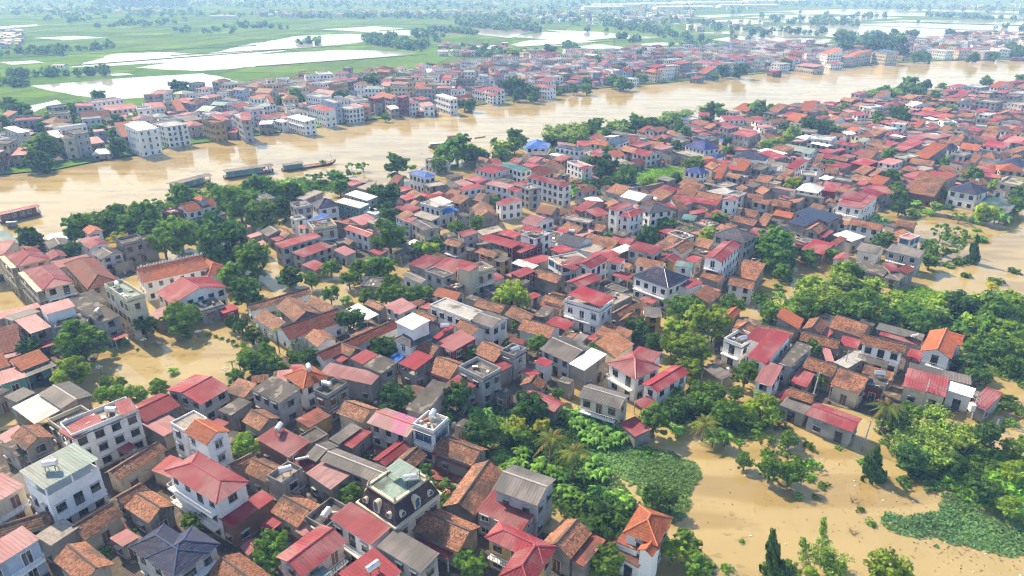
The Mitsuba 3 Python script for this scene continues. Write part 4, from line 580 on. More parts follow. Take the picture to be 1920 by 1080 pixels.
('g','Q','d',2,np.float64(-198.7),np.float64(477.8),169,np.float64(10.7),np.float64(10.3),5.0,0.3,''),
('g','E','g',2,np.float64(-197.8),np.float64(456.5),341,np.float64(10.6),np.float64(14.8),5.0,0.3,''),
('s','R','w',3,np.float64(-174.6),np.float64(484.9),336,np.float64(10.1),np.float64(11.0),8.6,0.1,''),
('s','R','w',2,np.float64(-166.3),np.float64(509.6),335,np.float64(15.5),np.float64(11.0),6.0,0.1,''),
('h','T','c',2,np.float64(-158.9),np.float64(538.4),331,np.float64(19.9),15,7.4,0.55,''),
('g','P','c',2,np.float64(-136.3),np.float64(522.4),323,np.float64(22.2),np.float64(14.6),6.0,0.3,''),
('f','L','w',3,np.float64(-162.0),np.float64(613.4),294,24,np.float64(11.2),9.4,0.1,''),
('s','R','w',2,np.float64(-143.9),np.float64(593.0),322,np.float64(18.4),15,6.0,0.1,''),
('s','R','w',3,np.float64(-231.6),np.float64(530.9),331,np.float64(9.8),np.float64(8.1),8.0,0.1,''),
('s','R','d',1,np.float64(-230.5),np.float64(491.0),348,np.float64(9.7),np.float64(12.7),5.0,0.1,''),
('s','R','d',1,np.float64(-228.2),np.float64(487.8),45,np.float64(5.5),np.float64(11.2),5.0,0.1,''),
('s','O','d',1,np.float64(-218.4),np.float64(456.8),38,np.float64(5.4),np.float64(14.5),5.0,0.35,''),
('f','L','w',3,np.float64(-102.3),np.float64(439.9),317,np.float64(13.1),np.float64(10.9),8.6,0.1,'b'),
('s','P','d',3,np.float64(-101.3),np.float64(447.3),306,np.float64(14.2),np.float64(7.8),8.4,0.1,''),
('s','R','y',3,np.float64(-95.0),np.float64(449.6),23,np.float64(5.6),np.float64(9.8),8.0,0.1,''),
('s','R','r',3,np.float64(-91.6),np.float64(473.3),310,np.float64(10.2),np.float64(7.4),10.0,0.1,''),
('s','L','d',2,np.float64(-78.4),np.float64(457.5),291,np.float64(15.0),np.float64(5.8),6.0,0.1,''),
('s','O','g',3,np.float64(-87.6),np.float64(488.7),306,np.float64(23.4),np.float64(5.3),8.4,0.35,''),
('s','R','R',4,np.float64(-72.0),np.float64(463.2),313,np.float64(7.0),np.float64(5.8),12.0,0.1,''),
('s','R','w',3,np.float64(-66.5),np.float64(463.9),311,np.float64(8.4),np.float64(5.8),8.0,0.1,''),
('s','P','w',2,np.float64(-56.9),np.float64(465.7),288,np.float64(15.3),np.float64(7.6),6.6,0.1,''),
('s','R','w',4,np.float64(-51.4),np.float64(555.3),0,np.float64(7.3),np.float64(14.4),12.0,0.1,''),
('s','R','w',2,np.float64(-20.7),np.float64(530.2),310,np.float64(12.1),np.float64(14.3),7.0,0.1,''),
('s','R','w',3,np.float64(-12.1),np.float64(516.2),304,np.float64(14.8),np.float64(6.8),9.6,0.1,''),
('s','R','w',3,np.float64(-13.6),np.float64(509.9),304,np.float64(10.3),np.float64(8.0),6.6,0.1,''),
('s','R','r',2,np.float64(-33.3),np.float64(495.5),317,np.float64(7.8),np.float64(8.5),5.0,0.1,''),
('s','O','y',3,np.float64(-69.8),np.float64(534.0),0,np.float64(6.6),np.float64(9.6),8.4,0.35,''),
('s','R','d',1,np.float64(-64.1),np.float64(495.7),303,np.float64(12.9),np.float64(7.1),6.0,0.1,''),
('g','P','w',3,np.float64(-96.9),np.float64(557.8),340,np.float64(9.8),15,7.4,0.3,''),
('g','N','g',2,np.float64(-139.4),np.float64(630.2),0,np.float64(13.4),np.float64(11.4),5.0,0.5,''),
('s','R','d',1,np.float64(-135.7),np.float64(603.2),340,np.float64(11.3),15,5.0,0.1,''),
('h','N','w',3,np.float64(-108.1),np.float64(631.4),328,np.float64(8.2),np.float64(11.7),8.0,0.5,''),
('g','N','w',3,np.float64(-10.0),np.float64(705.7),311,np.float64(7.1),15,8.4,0.5,''),
('g','R','w',4,np.float64(-83.8),np.float64(678.6),294,np.float64(11.1),np.float64(13.6),9.0,0.3,''),
('s','L','b',2,np.float64(-79.4),np.float64(659.9),0,np.float64(9.6),15,6.0,0.1,''),
('h','N','w',4,np.float64(18.7),np.float64(643.8),295,np.float64(15.4),np.float64(11.8),10.0,0.5,''),
('s','R','w',3,np.float64(26.6),np.float64(563.2),319,np.float64(14.2),np.float64(10.6),10.0,0.1,''),
('s','R','g',4,np.float64(43.2),np.float64(635.4),300,np.float64(13.9),np.float64(13.0),11.6,0.1,''),
('f','G','g',3,np.float64(58.6),np.float64(631.0),291,np.float64(18.8),np.float64(10.2),8.6,0.1,''),
('f','L','g',3,np.float64(71.4),np.float64(626.4),290,np.float64(18.7),np.float64(9.7),9.6,0.1,''),
('f','L','w',3,np.float64(91.7),np.float64(646.5),292,np.float64(14.9),np.float64(9.0),8.6,0.1,''),
('s','R','w',3,np.float64(81.8),np.float64(628.9),302,np.float64(8.2),np.float64(9.0),8.0,0.1,''),
('h','O','c',3,np.float64(126.3),np.float64(634.1),301,np.float64(15.4),np.float64(10.8),8.6,0.5,''),
('s','R','R',3,np.float64(132.7),np.float64(658.5),309,np.float64(12.5),np.float64(13.9),10.4,0.1,''),
('s','R','b',2,np.float64(50.6),np.float64(592.6),312,np.float64(12.0),np.float64(8.7),5.0,0.1,''),
('s','K','d',2,np.float64(40.9),np.float64(573.3),317,np.float64(7.2),np.float64(9.0),5.0,0.1,''),
('f','L','w',2,np.float64(102.1),np.float64(608.0),310,np.float64(10.4),np.float64(8.0),6.0,0.1,''),
('s','I','d',3,np.float64(102.1),np.float64(640.6),315,np.float64(10.2),np.float64(10.0),8.0,0.35,''),
('f','L','c',4,np.float64(147.2),np.float64(665.7),299,np.float64(11.4),np.float64(15.0),10.6,0.1,''),
('s','R','g',4,np.float64(162.7),np.float64(687.0),293,np.float64(15.0),15,10.6,0.1,''),
('g','L','w',2,np.float64(92.6),np.float64(810.5),304,np.float64(16.4),15,5.6,0.3,''),
('g','R','w',2,np.float64(135.0),np.float64(798.8),306,np.float64(16.3),15,5.6,0.3,''),
('g','R','c',2,np.float64(151.2),np.float64(798.6),312,np.float64(17.8),15,5.6,0.3,''),
('s','R','d',2,np.float64(163.7),np.float64(627.4),310,np.float64(7.5),np.float64(11.2),4.0,0.1,''),
('s','R','w',3,np.float64(190.0),np.float64(717.5),300,np.float64(13.0),np.float64(13.2),8.6,0.1,''),
('s','R','w',3,np.float64(199.1),np.float64(699.4),302,np.float64(12.6),np.float64(14.0),8.6,0.1,''),
('s','O','w',4,np.float64(337.0),np.float64(759.8),269,np.float64(19.9),15,12.6,0.35,''),
('s','R','w',3,np.float64(289.2),np.float64(745.5),302,np.float64(14.3),15,8.6,0.1,''),
('g','R','w',3,np.float64(330.2),np.float64(821.2),292,np.float64(21.9),15,8.6,0.3,''),
('s','R','w',3,np.float64(346.1),np.float64(811.8),282,np.float64(17.5),15,8.6,0.1,''),
('s','P','c',3,np.float64(355.6),np.float64(763.3),284,np.float64(13.1),15,9.0,0.1,''),
('s','O','c',3,np.float64(371.3),np.float64(776.2),271,np.float64(14.6),np.float64(13.5),9.6,0.35,''),
('f','R','w',3,np.float64(365.4),np.float64(926.3),306,np.float64(20.1),15,8.6,0.1,''),
('f','L','w',2,np.float64(420.5),np.float64(966.7),297,np.float64(17.1),15,5.6,0.1,''),
('f','L','w',3,np.float64(269.7),np.float64(915.4),314,np.float64(14.8),15,8.6,0.1,''),
('g','T','w',3,np.float64(303.0),np.float64(955.0),288,np.float64(14.3),15,8.6,0.55,''),
('s','P','w',2,np.float64(306.4),np.float64(933.6),292,np.float64(13.6),15,6.0,0.1,''),
('g','R','w',3,np.float64(208.4),np.float64(821.0),300,np.float64(16.8),15,8.6,0.3,''),
('s','R','w',2,np.float64(244.4),np.float64(797.0),307,np.float64(20.0),15,6.6,0.1,''),
('h','O','w',3,np.float64(286.1),np.float64(786.4),296,np.float64(11.9),15,8.4,0.5,''),
('s','R','w',2,np.float64(328.5),np.float64(729.8),279,np.float64(11.4),np.float64(13.6),6.0,0.1,''),
('s','R','r',2,np.float64(248.0),np.float64(672.2),283,np.float64(9.7),np.float64(9.8),5.0,0.1,''),
('f','L','w',3,np.float64(265.7),np.float64(706.3),300,np.float64(10.0),np.float64(14.8),8.0,0.1,''),
('f','C','c',3,np.float64(179.0),np.float64(710.0),301,np.float64(12.8),np.float64(13.7),8.6,0.1,''),
('h','R','c',2,np.float64(476.2),np.float64(851.1),328,np.float64(13.8),15,6.0,0.3,''),
('s','R','c',3,np.float64(520.5),np.float64(833.1),269,np.float64(15.4),15,10.4,0.1,''),
('s','R','r',3,np.float64(541.1),np.float64(847.5),285,np.float64(11.3),15,9.0,0.1,''),
('f','L','w',3,np.float64(581.8),np.float64(857.7),259,np.float64(23.0),np.float64(12.2),9.6,0.1,''),
('s','O','c',3,np.float64(385.4),np.float64(789.4),289,np.float64(10.0),15,9.0,0.35,''),
('f','L','w',3,np.float64(405.4),np.float64(809.0),294,np.float64(10.8),15,8.6,0.1,''),
('s','R','w',2,np.float64(563.8),np.float64(973.5),304,np.float64(18.5),15,5.6,0.1,''),
('s','R','w',2,np.float64(584.9),np.float64(957.6),283,np.float64(15.5),15,6.0,0.1,''),
('h','R','w',2,np.float64(686.7),np.float64(993.3),278,np.float64(20.4),15,5.6,0.3,''),
('f','O','w',2,np.float64(757.7),np.float64(1073.2),284,np.float64(19.3),15,5.6,0.35,''),
('f','K','r',2,np.float64(771.1),np.float64(1117.2),264,np.float64(18.1),15,6.0,0.1,''),
('s','P','w',2,np.float64(541.0),np.float64(961.9),280,np.float64(15.4),15,5.6,0.1,''),
('s','R','q',2,np.float64(334.0),np.float64(538.0),272,np.float64(9.4),np.float64(9.0),5.6,0.1,''),
('s','R','w',2,np.float64(353.8),np.float64(561.4),293,np.float64(7.4),np.float64(12.2),5.6,0.1,''),
('f','L','b',2,np.float64(370.0),np.float64(561.2),303,np.float64(12.1),np.float64(14.4),5.6,0.1,''),
('s','O','w',2,np.float64(386.6),np.float64(561.6),291,np.float64(8.7),np.float64(12.2),5.0,0.35,''),
('s','R','w',2,np.float64(342.8),np.float64(535.1),315,np.float64(8.6),np.float64(10.9),5.0,0.1,''),
('s','R','r',2,np.float64(418.9),np.float64(586.7),275,np.float64(9.6),np.float64(12.4),5.6,0.1,''),
('s','T','d',2,np.float64(405.9),np.float64(557.2),283,np.float64(8.9),np.float64(13.0),5.0,0.35,''),
('s','R','d',2,np.float64(373.1),np.float64(534.5),303,np.float64(7.3),np.float64(12.0),5.0,0.1,''),
('f','C','g',2,np.float64(359.6),np.float64(533.8),305,np.float64(9.7),np.float64(12.0),5.0,0.1,''),
('s','C','y',1,np.float64(333.1),np.float64(552.7),293,np.float64(7.0),np.float64(8.9),4.0,0.1,''),
('s','R','R',2,np.float64(292.2),np.float64(492.7),286,np.float64(7.1),np.float64(13.1),5.0,0.1,''),
('f','C','y',1,np.float64(294.6),np.float64(487.9),305,np.float64(6.3),np.float64(9.4),4.0,0.1,''),
('s','R','d',1,np.float64(323.8),np.float64(516.1),288,np.float64(6.0),np.float64(9.5),4.0,0.1,''),
('s','R','g',2,np.float64(257.3),np.float64(520.8),302,np.float64(7.0),np.float64(9.7),6.0,0.1,''),
('s','T','w',1,np.float64(272.8),np.float64(517.8),303,np.float64(6.8),np.float64(11.5),4.0,0.35,''),
('f','L','b',2,np.float64(379.0),np.float64(524.5),303,np.float64(8.6),np.float64(14.3),6.0,0.1,''),
('f','C','g',3,np.float64(324.0),np.float64(474.8),308,np.float64(12.7),np.float64(12.4),7.0,0.1,''),
('g','R','w',2,np.float64(147.6),np.float64(409.6),281,np.float64(8.7),np.float64(8.6),5.6,0.3,''),
('s','P','w',2,np.float64(143.9),np.float64(393.0),282,np.float64(8.1),np.float64(6.8),5.6,0.1,'')]
HOUSES = [(r if len(r) > 12 else r + (None, None, [])) + (0,) for r in LARGE] + [r + (None, None, [], 1) for r in SMALL]
PLANTS = [('bush',-60.7,83.2,1.06,0.5,0.0),
('bush',-62.5,79.3,1.09,0.5,0.0),
('broad',-50.3,82.9,1.82,2.3,0.0),
('broad',-35.0,76.1,3.02,3.2,0.0),
('broad',-27.0,89.5,2.21,2.6,0.0),
('flower',-11.9,89.0,2.79,3.0,0.0),
('broad',-14.8,93.1,1.37,1.9,0.0),
('broad',-6.3,74.5,2.72,2.9,0.0),
('rough',13.9,83.1,4.17,4.0,0.0),
('broad',14.1,74.5,2.85,3.0,0.0),
('light',23.8,77.0,2.52,2.8,0.0),
('bush',19.8,75.4,1.32,0.6,0.0),
('dark',23.4,89.6,1.77,2.2,0.0),
('dark',25.4,88.2,1.9,2.3,0.0),
('banana',9.4,92.4,1.67,1.6,0.0),
('banana',10.8,91.7,1.36,1.6,0.0),
('banana',14.6,91.7,1.81,1.6,0.0),
('banana',13.1,90.1,1.49,1.6,0.0),
('banana',19.0,89.9,1.63,1.6,0.0),
('banana',17.7,91.5,1.5,1.6,0.0),
('broad',-82.1,118.1,3.08,3.2,0.0),
('broad',-76.7,118.2,2.72,2.9,0.0),
('broad',-73.6,121.8,2.23,2.6,0.0),
('bush',-86.2,115.5,1.61,0.7,0.0),
('bush',-88.4,110.9,1.22,0.5,0.0),
('bush',-98.3,108.9,1.54,0.7,0.0),
('light',-48.8,102.4,2.93,3.1,0.0),
('dark',-23.6,117.4,3.96,3.9,0.0),
('dark',-10.8,117.4,3.42,3.5,0.0),
('dark',-5.3,104.6,3.95,3.9,0.0),
('bamboo',-1.2,108.3,2.55,2.8,0.0),
('bush',-26.1,101.9,1.47,0.7,0.0),
('broad',-15.2,95.5,1.55,2.1,0.0),
('banana',-13.1,114.2,1.6,1.6,0.0),
('banana',-7.9,115.7,1.79,1.6,0.0),
('banana',-1.9,101.2,1.78,1.6,0.0),
('banana',-0.9,98.0,1.58,1.6,0.0),
('banana',-5.4,115.4,1.61,1.6,0.0),
('rough',3.0,114.7,3.01,3.2,0.0),
('yellow',1.0,109.8,1.89,2.3,0.0),
('yellow',5.7,109.8,1.89,2.3,0.0),
('broad',1.7,105.3,2.16,2.5,0.0),
('coconut',6.7,99.0,3.13,7.0,0.0),
('coconut',10.5,95.7,3.05,7.0,0.0),
('broad',9.6,121.0,1.48,2.0,0.0),
('banana',11.4,114.5,1.95,1.6,0.0),
('banana',13.9,115.4,1.97,1.6,0.0),
('banana',12.9,111.5,1.92,1.6,0.0),
('banana',15.4,111.8,2.09,1.6,0.0),
('banana',16.5,109.4,2.06,1.6,0.0),
('banana',18.0,108.8,2.05,1.6,0.0),
('banana',19.8,110.0,1.9,1.6,0.0),
('banana',21.0,107.7,1.87,1.6,0.0),
('banana',19.1,106.3,1.68,1.6,0.0),
('banana',15.7,106.6,1.85,1.6,0.0),
('banana',14.4,107.7,1.7,1.6,0.0),
('banana',17.4,105.7,1.51,1.6,0.0),
('banana',10.0,115.4,1.61,1.6,0.0),
('banana',5.1,98.7,1.91,1.6,0.0),
('banana',7.1,97.2,1.73,1.6,0.0),
('banana',2.0,102.5,1.8,1.6,0.0),
('banana',14.4,100.0,1.93,1.6,0.0),
('banana',13.3,96.8,1.72,1.6,0.0),
('banana',9.4,96.3,1.72,1.6,0.0),
('banana',15.7,96.8,1.57,1.6,0.0),
('banana',1.0,99.2,1.75,1.6,0.0),
('banana',3.6,96.3,1.56,1.6,0.0),
('broad',27.2,108.6,3.06,3.2,0.0),
('broad',33.9,119.7,2.02,2.4,0.0),
('dark',32.5,113.3,2.81,3.0,0.0),
('banana',31.8,109.4,1.72,1.6,0.0),
('bush',25.0,103.0,1.48,0.7,0.0),
('ivy',39.2,75.3,1.41,7.2,-1.4),
('bush',38.4,75.4,1.97,0.9,0.0),
('bush',41.8,75.5,1.84,0.8,0.0),
('slender',44.9,76.1,1.7,4.5,-1.9),
('slender',46.1,76.3,1.42,7.6,-0.9),
('bamboo',47.7,75.5,2.22,2.6,0.0),
('light',43.5,73.6,1.16,1.8,0.0),
('bush',36.0,81.7,0.56,0.3,0.0),
('banana',48.9,91.9,0.75,1.6,0.0),
('bush',54.6,95.0,1.01,0.5,0.0),
('bush',53.6,93.9,0.69,0.3,0.0),
('bush',51.9,91.7,0.76,0.3,0.0),
('broad',26.6,78.6,2.29,2.6,0.0),
('broad',27.3,73.8,2.32,2.6,0.0),
('bush',32.1,76.0,1.06,0.5,0.0),
('light',53.8,72.0,3.41,3.5,0.0),
('bush',57.8,88.5,0.81,0.4,0.0),
('bush',58.2,85.6,0.94,0.4,0.0),
('dead',54.5,83.6,1.13,1.7,0.0),
('dead',58.0,90.8,1.2,1.8,0.0),
('bush',82.9,92.0,3.02,1.4,0.0),
('dark',78.1,91.0,2.68,2.9,0.0),
('light',80.6,86.8,2.16,2.5,0.0),
('bush',76.6,92.6,1.82,0.8,0.0),
('bush',72.8,93.9,1.84,0.8,0.0),
('bush',68.7,94.9,1.86,0.8,0.0),
('dark',35.2,115.1,2.67,2.9,0.0),
('broad',38.1,116.6,2.69,2.9,0.0),
('coconut',36.3,107.6,2.86,4.1,-0.6),
('broad',41.3,112.3,2.96,3.1,0.0),
('broad',43.9,113.1,2.46,2.7,0.0),
('light',49.1,112.6,4.01,3.9,0.0),
('banana',39.0,106.6,2.52,1.6,0.0),
('bush',43.3,106.9,1.18,0.5,0.0),
('sparse',47.3,106.4,2.18,2.5,0.0),
('broad',51.9,105.2,2.0,2.4,0.0),
('bush',56.3,105.4,1.34,0.6,0.0),
('bush',61.6,105.2,0.84,0.4,0.0),
('broad',41.7,99.2,1.75,2.2,0.0),
('bush',47.4,103.0,1.48,0.7,0.0),
('sparse',49.9,100.3,1.92,2.3,0.0),
('broad',44.9,95.7,2.32,2.6,0.0),
('broad',48.3,94.9,2.46,2.7,0.0),
('bush',54.4,99.7,1.77,0.8,0.0),
('bush',52.6,97.1,1.58,0.7,0.0),
('bush',52.6,100.8,1.3,0.6,0.0),
('broad',41.6,119.7,3.11,3.2,0.0),
('broad',38.2,120.8,2.22,2.6,0.0),
('broad',46.6,120.9,1.85,2.3,0.0),
('coconut',71.9,110.5,3.24,6.2,-1.4),
('broad',74.0,110.8,2.93,3.1,0.0),
('broad',78.5,112.6,2.62,2.9,0.0),
('bamboo',74.3,105.7,2.83,3.0,0.0),
('bamboo',78.5,106.5,3.18,3.3,0.0),
('bamboo',82.0,105.4,3.15,3.3,0.0),
('bamboo',85.2,105.2,3.32,3.4,0.0),
('bamboo',84.5,113.9,2.29,2.6,0.0),
('bamboo',75.9,99.1,3.17,3.3,0.0),
('bamboo',72.5,102.9,2.45,2.7,0.0),
('dark',88.1,104.5,2.97,3.1,0.0),
('dark',78.2,97.4,2.35,2.7,0.0),
('dark',71.2,98.3,3.15,3.3,0.0),
('ivy',64.3,96.8,1.7,5.4,-1.0),
('bush',64.1,100.8,1.3,0.6,0.0),
('bush',84.6,99.3,2.56,1.2,0.0),
('bush',86.7,97.7,2.69,1.2,0.0),
('bush',81.1,97.4,2.37,1.1,0.0),
('light',86.9,95.0,2.31,2.6,0.0),
('bush',76.9,97.0,2.2,1.0,0.0),
('bush',102.6,119.2,2.75,1.2,0.0),
('bush',102.8,116.7,2.17,1.0,0.0),
('bush',99.2,118.6,1.65,0.7,0.0),
('light',91.7,102.2,2.11,2.5,0.0),
('bush',98.8,112.7,1.58,0.7,0.0),
('bush',97.3,107.2,1.69,0.8,0.0),
('bush',93.4,101.4,0.98,0.4,0.0),
('bush',71.0,107.0,1.02,0.5,0.0),
('broad',-98.4,137.4,5.49,5.0,0.0),
('light',-94.8,126.9,4.21,4.1,0.0),
('dark',-111.6,138.7,2.68,2.9,0.0),
('dark',-90.2,149.0,3.05,3.2,0.0),
('bush',-94.2,145.8,1.51,0.7,0.0),
('bush',-94.0,141.0,1.05,0.5,0.0),
('bush',-89.4,143.0,0.64,0.3,0.0),
('broad',-86.5,124.9,1.71,2.2,0.0),
('broad',-84.0,125.4,1.52,2.0,0.0),
('broad',-76.1,124.8,1.33,1.9,0.0),
('broad',-81.7,151.6,4.85,4.5,0.0),
('dark',-71.2,166.5,4.53,4.3,0.0),
('dark',-70.2,153.4,2.01,2.4,0.0),
('dark',-67.0,150.7,2.2,2.6,0.0),
('dark',-62.7,146.2,2.36,2.7,0.0),
('dark',-59.1,143.5,1.7,2.2,0.0),
('bush',-69.0,158.7,1.11,0.5,0.0),
('bush',-65.7,155.7,1.09,0.5,0.0),
('bush',-62.4,152.7,1.07,0.5,0.0),
('bush',-59.7,149.9,1.06,0.5,0.0),
('bush',-57.2,147.6,1.04,0.5,0.0),
('bush',-75.7,150.6,0.77,0.3,0.0),
('bush',-73.6,149.7,0.77,0.3,0.0),
('bush',-71.7,148.7,0.77,0.3,0.0),
('bush',-69.8,147.8,0.76,0.3,0.0),
('bush',-68.1,146.9,0.76,0.3,0.0),
('bush',-64.9,145.2,0.97,0.4,0.0),
('bush',-66.8,145.0,0.86,0.4,0.0),
('areca',-55.0,141.4,1.45,6.4,0.5),
('areca',-52.6,139.7,1.24,2.4,-0.1),
('areca',-51.3,140.5,1.25,3.3,0.0),
('areca',-50.3,141.4,1.46,3.4,0.2),
('areca',-43.8,145.7,1.07,1.5,-0.1),
('areca',-54.6,136.8,1.22,2.6,-0.0),
('areca',-62.9,132.9,1.39,2.8,0.3),
('areca',-60.2,131.0,1.18,3.4,0.4),
('areca',-61.9,130.6,0.98,1.6,0.1),
('light',-61.2,137.1,2.04,2.4,0.0),
('broad',-58.2,132.2,2.97,3.1,0.0),
('broad',-56.6,137.9,2.05,2.4,0.0),
('broad',-53.2,130.6,2.75,3.0,0.0),
('dark',-55.4,129.5,2.15,2.5,0.0),
('bush',-52.5,134.5,1.41,0.6,0.0),
('dark',-45.4,134.7,3.21,3.3,0.0),
('broad',-49.2,134.9,1.82,2.3,0.0),
('broad',-59.2,125.5,2.09,2.5,0.0),
('sparse',-59.0,157.0,2.28,2.6,0.0),
('sparse',-51.3,161.5,2.1,2.5,0.0),
('broad',-49.1,167.9,2.65,2.9,0.0),
('banana',-76.1,132.5,1.19,1.6,0.0),
('dark',-40.5,151.0,3.96,3.9,0.0),
('rough',-30.2,138.3,3.28,3.4,0.0),
('broad',-38.9,167.5,2.88,3.1,0.0),
('broad',-34.0,166.9,2.87,3.1,0.0),
('broad',-30.5,167.9,3.36,3.4,0.0),
('broad',-26.3,168.6,2.9,3.1,0.0),
('light',-23.8,171.5,2.21,2.6,0.0),
('broad',-10.1,135.6,2.83,3.0,0.0),
('bush',-12.5,166.8,1.68,0.8,0.0),
('light',-0.5,164.9,4.49,4.3,0.0),
('banana',-45.5,169.5,1.7,1.6,0.0),
('broad',-0.8,141.8,1.68,2.2,0.0),
('light',1.4,163.1,3.52,3.5,0.0),
('broad',6.2,140.4,2.7,2.9,0.0),
('broad',1.3,151.3,1.77,2.2,0.0),
('bush',8.7,134.3,1.21,0.5,0.0),
('dark',30.4,148.2,3.25,3.3,0.0),
('broad',42.0,156.8,4.08,4.0,0.0),
('light',39.3,144.7,4.04,3.9,0.0),
('light',36.5,136.6,3.65,3.6,0.0),
('dark',33.4,141.3,2.71,2.9,0.0),
('bush',17.5,144.2,1.92,0.9,0.0),
('broad',19.7,140.1,1.66,2.1,0.0),
('bush',22.5,138.1,1.44,0.6,0.0),
('bush',1.1,145.6,1.29,0.6,0.0),
('light',46.5,146.8,5.79,5.2,0.0),
('light',41.6,135.3,4.62,4.4,0.0),
('broad',46.7,160.4,3.47,3.5,0.0),
('light',39.0,129.6,2.92,3.1,0.0),
('sparse',48.4,146.5,2.8,3.0,0.0),
('dark',65.9,162.6,3.51,3.5,0.0),
('broad',57.3,161.1,3.71,3.7,0.0),
('bush',61.2,158.0,1.84,0.8,0.0),
('broad',66.4,157.0,2.96,3.1,0.0),
('bamboo',71.6,159.0,4.36,4.2,0.0),
('broad',75.5,159.4,4.82,4.5,0.0),
('bamboo',82.1,164.7,4.95,4.6,0.0),
('broad',83.8,160.8,3.94,3.9,0.0),
('bush',69.9,154.3,2.03,0.9,0.0),
('bush',65.6,156.3,2.05,0.9,0.0),
('bush',70.8,150.7,1.77,0.8,0.0),
('broad',84.1,157.9,2.74,3.0,0.0),
('broad',50.2,126.7,2.87,3.1,0.0),
('broad',70.8,139.7,2.28,2.6,0.0),
('bush',80.8,149.8,1.76,0.8,0.0),
('banana',74.7,173.6,1.49,1.6,0.0),
('broad',66.3,125.4,1.52,2.0,0.0),
('broad',89.4,158.7,5.26,4.8,0.0),
('bamboo',98.8,162.0,4.19,4.0,0.0),
('bamboo',102.6,159.7,4.6,4.4,0.0),
('bamboo',106.5,157.2,4.54,4.3,0.0),
('light',112.1,160.8,3.94,3.9,0.0),
('dark',115.8,159.0,4.36,4.2,0.0),
('bamboo',124.1,161.7,4.42,4.2,0.0),
('broad',121.3,153.7,4.46,4.2,0.0),
('light',128.8,159.7,3.92,3.8,0.0),
('broad',133.4,163.1,3.52,3.5,0.0),
('light',113.5,148.2,3.9,3.8,0.0),
('broad',115.1,145.6,4.06,3.9,0.0),
('light',116.0,142.3,4.19,4.0,0.0),
('bamboo',122.8,148.2,3.9,3.8,0.0),
('broad',111.2,136.3,3.85,3.8,0.0),
('light',113.9,134.3,3.8,3.8,0.0),
('broad',110.7,131.2,2.56,2.8,0.0),
('broad',100.8,150.5,3.29,3.4,0.0),
('bush',108.4,153.3,2.69,1.2,0.0),
('broad',111.2,149.6,3.28,3.4,0.0),
('dark',94.7,153.5,2.9,3.1,0.0),
('broad',100.0,155.3,3.38,3.4,0.0),
('light',103.6,150.0,1.98,2.4,0.0),
('dark',101.6,132.1,3.36,3.4,0.0),
('broad',107.8,140.3,2.49,2.8,0.0),
('dark',99.9,126.0,2.86,3.0,0.0),
('yellow',100.4,131.0,1.18,1.8,0.0),
('broad',-146.6,220.0,4.83,4.5,0.0),
('bamboo',-148.4,230.4,5.34,4.9,0.0),
('broad',-140.4,231.1,5.04,4.7,0.0),
('bamboo',-137.6,236.7,4.82,4.5,0.0),
('broad',-127.7,227.8,5.59,5.1,0.0),
('broad',-132.3,224.5,4.91,4.6,0.0),
('broad',-139.3,225.8,4.32,4.1,0.0),
('broad',-145.3,228.3,4.05,3.9,0.0),
('broad',-147.4,216.7,2.98,3.1,0.0),
('yellow',-131.4,215.2,3.26,3.3,0.0),
('dark',-158.6,211.7,4.09,4.0,0.0),
('dark',-137.3,199.9,3.06,3.2,0.0),
('broad',-110.0,202.8,4.78,4.5,0.0),
('sparse',-138.6,254.3,3.09,3.2,0.0),
('broad',-123.7,219.2,3.91,3.8,0.0),
('dark',-87.2,195.1,7.85,6.8,0.0),
('dark',-100.1,216.3,5.64,5.1,0.0),
('broad',-107.5,208.5,6.04,5.4,0.0),
('broad',-98.4,237.5,6.76,6.0,0.0),
('broad',-87.9,229.7,5.63,5.1,0.0),
('broad',-100.8,254.4,4.46,4.2,0.0),
('dark',-83.8,241.3,4.25,4.1,0.0),
('broad',-76.2,187.5,5.26,4.8,0.0),
('dark',-63.9,180.0,3.82,3.8,0.0),
('broad',-53.9,187.7,2.9,3.1,0.0),
('broad',-57.3,178.8,2.28,2.6,0.0),
('broad',-79.9,178.7,3.79,3.7,0.0),
('broad',-73.9,173.7,3.46,3.5,0.0),
('broad',-126.7,255.1,5.15,4.8,0.0),
('bamboo',-120.7,261.1,4.21,4.1,0.0),
('broad',-111.9,256.7,4.49,4.3,0.0),
('broad',-92.3,259.9,4.19,4.0,0.0),
('broad',-108.3,260.8,3.86,3.8,0.0),
('broad',-89.3,261.3,3.16,3.3,0.0),
('light',-100.4,209.7,2.61,2.9,0.0),
('dark',-47.0,252.8,5.11,4.7,0.0),
('broad',-39.2,207.2,5.44,5.0,0.0),
('rough',-46.1,239.2,4.22,4.1,0.0),
('rough',-43.6,235.3,3.21,3.3,0.0),
('light',-26.0,202.9,3.1,3.2,0.0),
('broad',-30.3,204.0,2.55,2.8,0.0),
('broad',-24.5,211.1,2.34,2.7,0.0),
('broad',-12.2,228.2,2.81,3.0,0.0),
('broad',-19.0,223.8,3.07,3.2,0.0),
('bush',-7.1,264.9,2.5,1.1,0.0),
('bush',-9.3,254.8,2.07,0.9,0.0),
('banana',-43.6,195.6,2.74,1.6,0.0),
('broad',-46.2,188.6,2.39,2.7,0.0),
('broad',-37.9,187.2,3.94,3.9,0.0),
('broad',-41.1,185.7,2.88,3.1,0.0),
('sparse',-44.4,183.9,2.34,2.7,0.0),
('broad',-46.6,178.8,3.04,3.2,0.0),
('broad',-33.6,174.9,2.74,3.0,0.0),
('bush',-25.8,177.7,2.53,1.1,0.0),
('dark',-50.6,215.6,1.79,2.2,0.0),
('banana',25.5,270.9,2.55,1.6,0.0),
('banana',28.7,270.9,2.55,1.6,0.0),
('banana',31.8,272.2,2.56,1.6,0.0),
('broad',54.0,225.3,3.7,3.7,0.0),
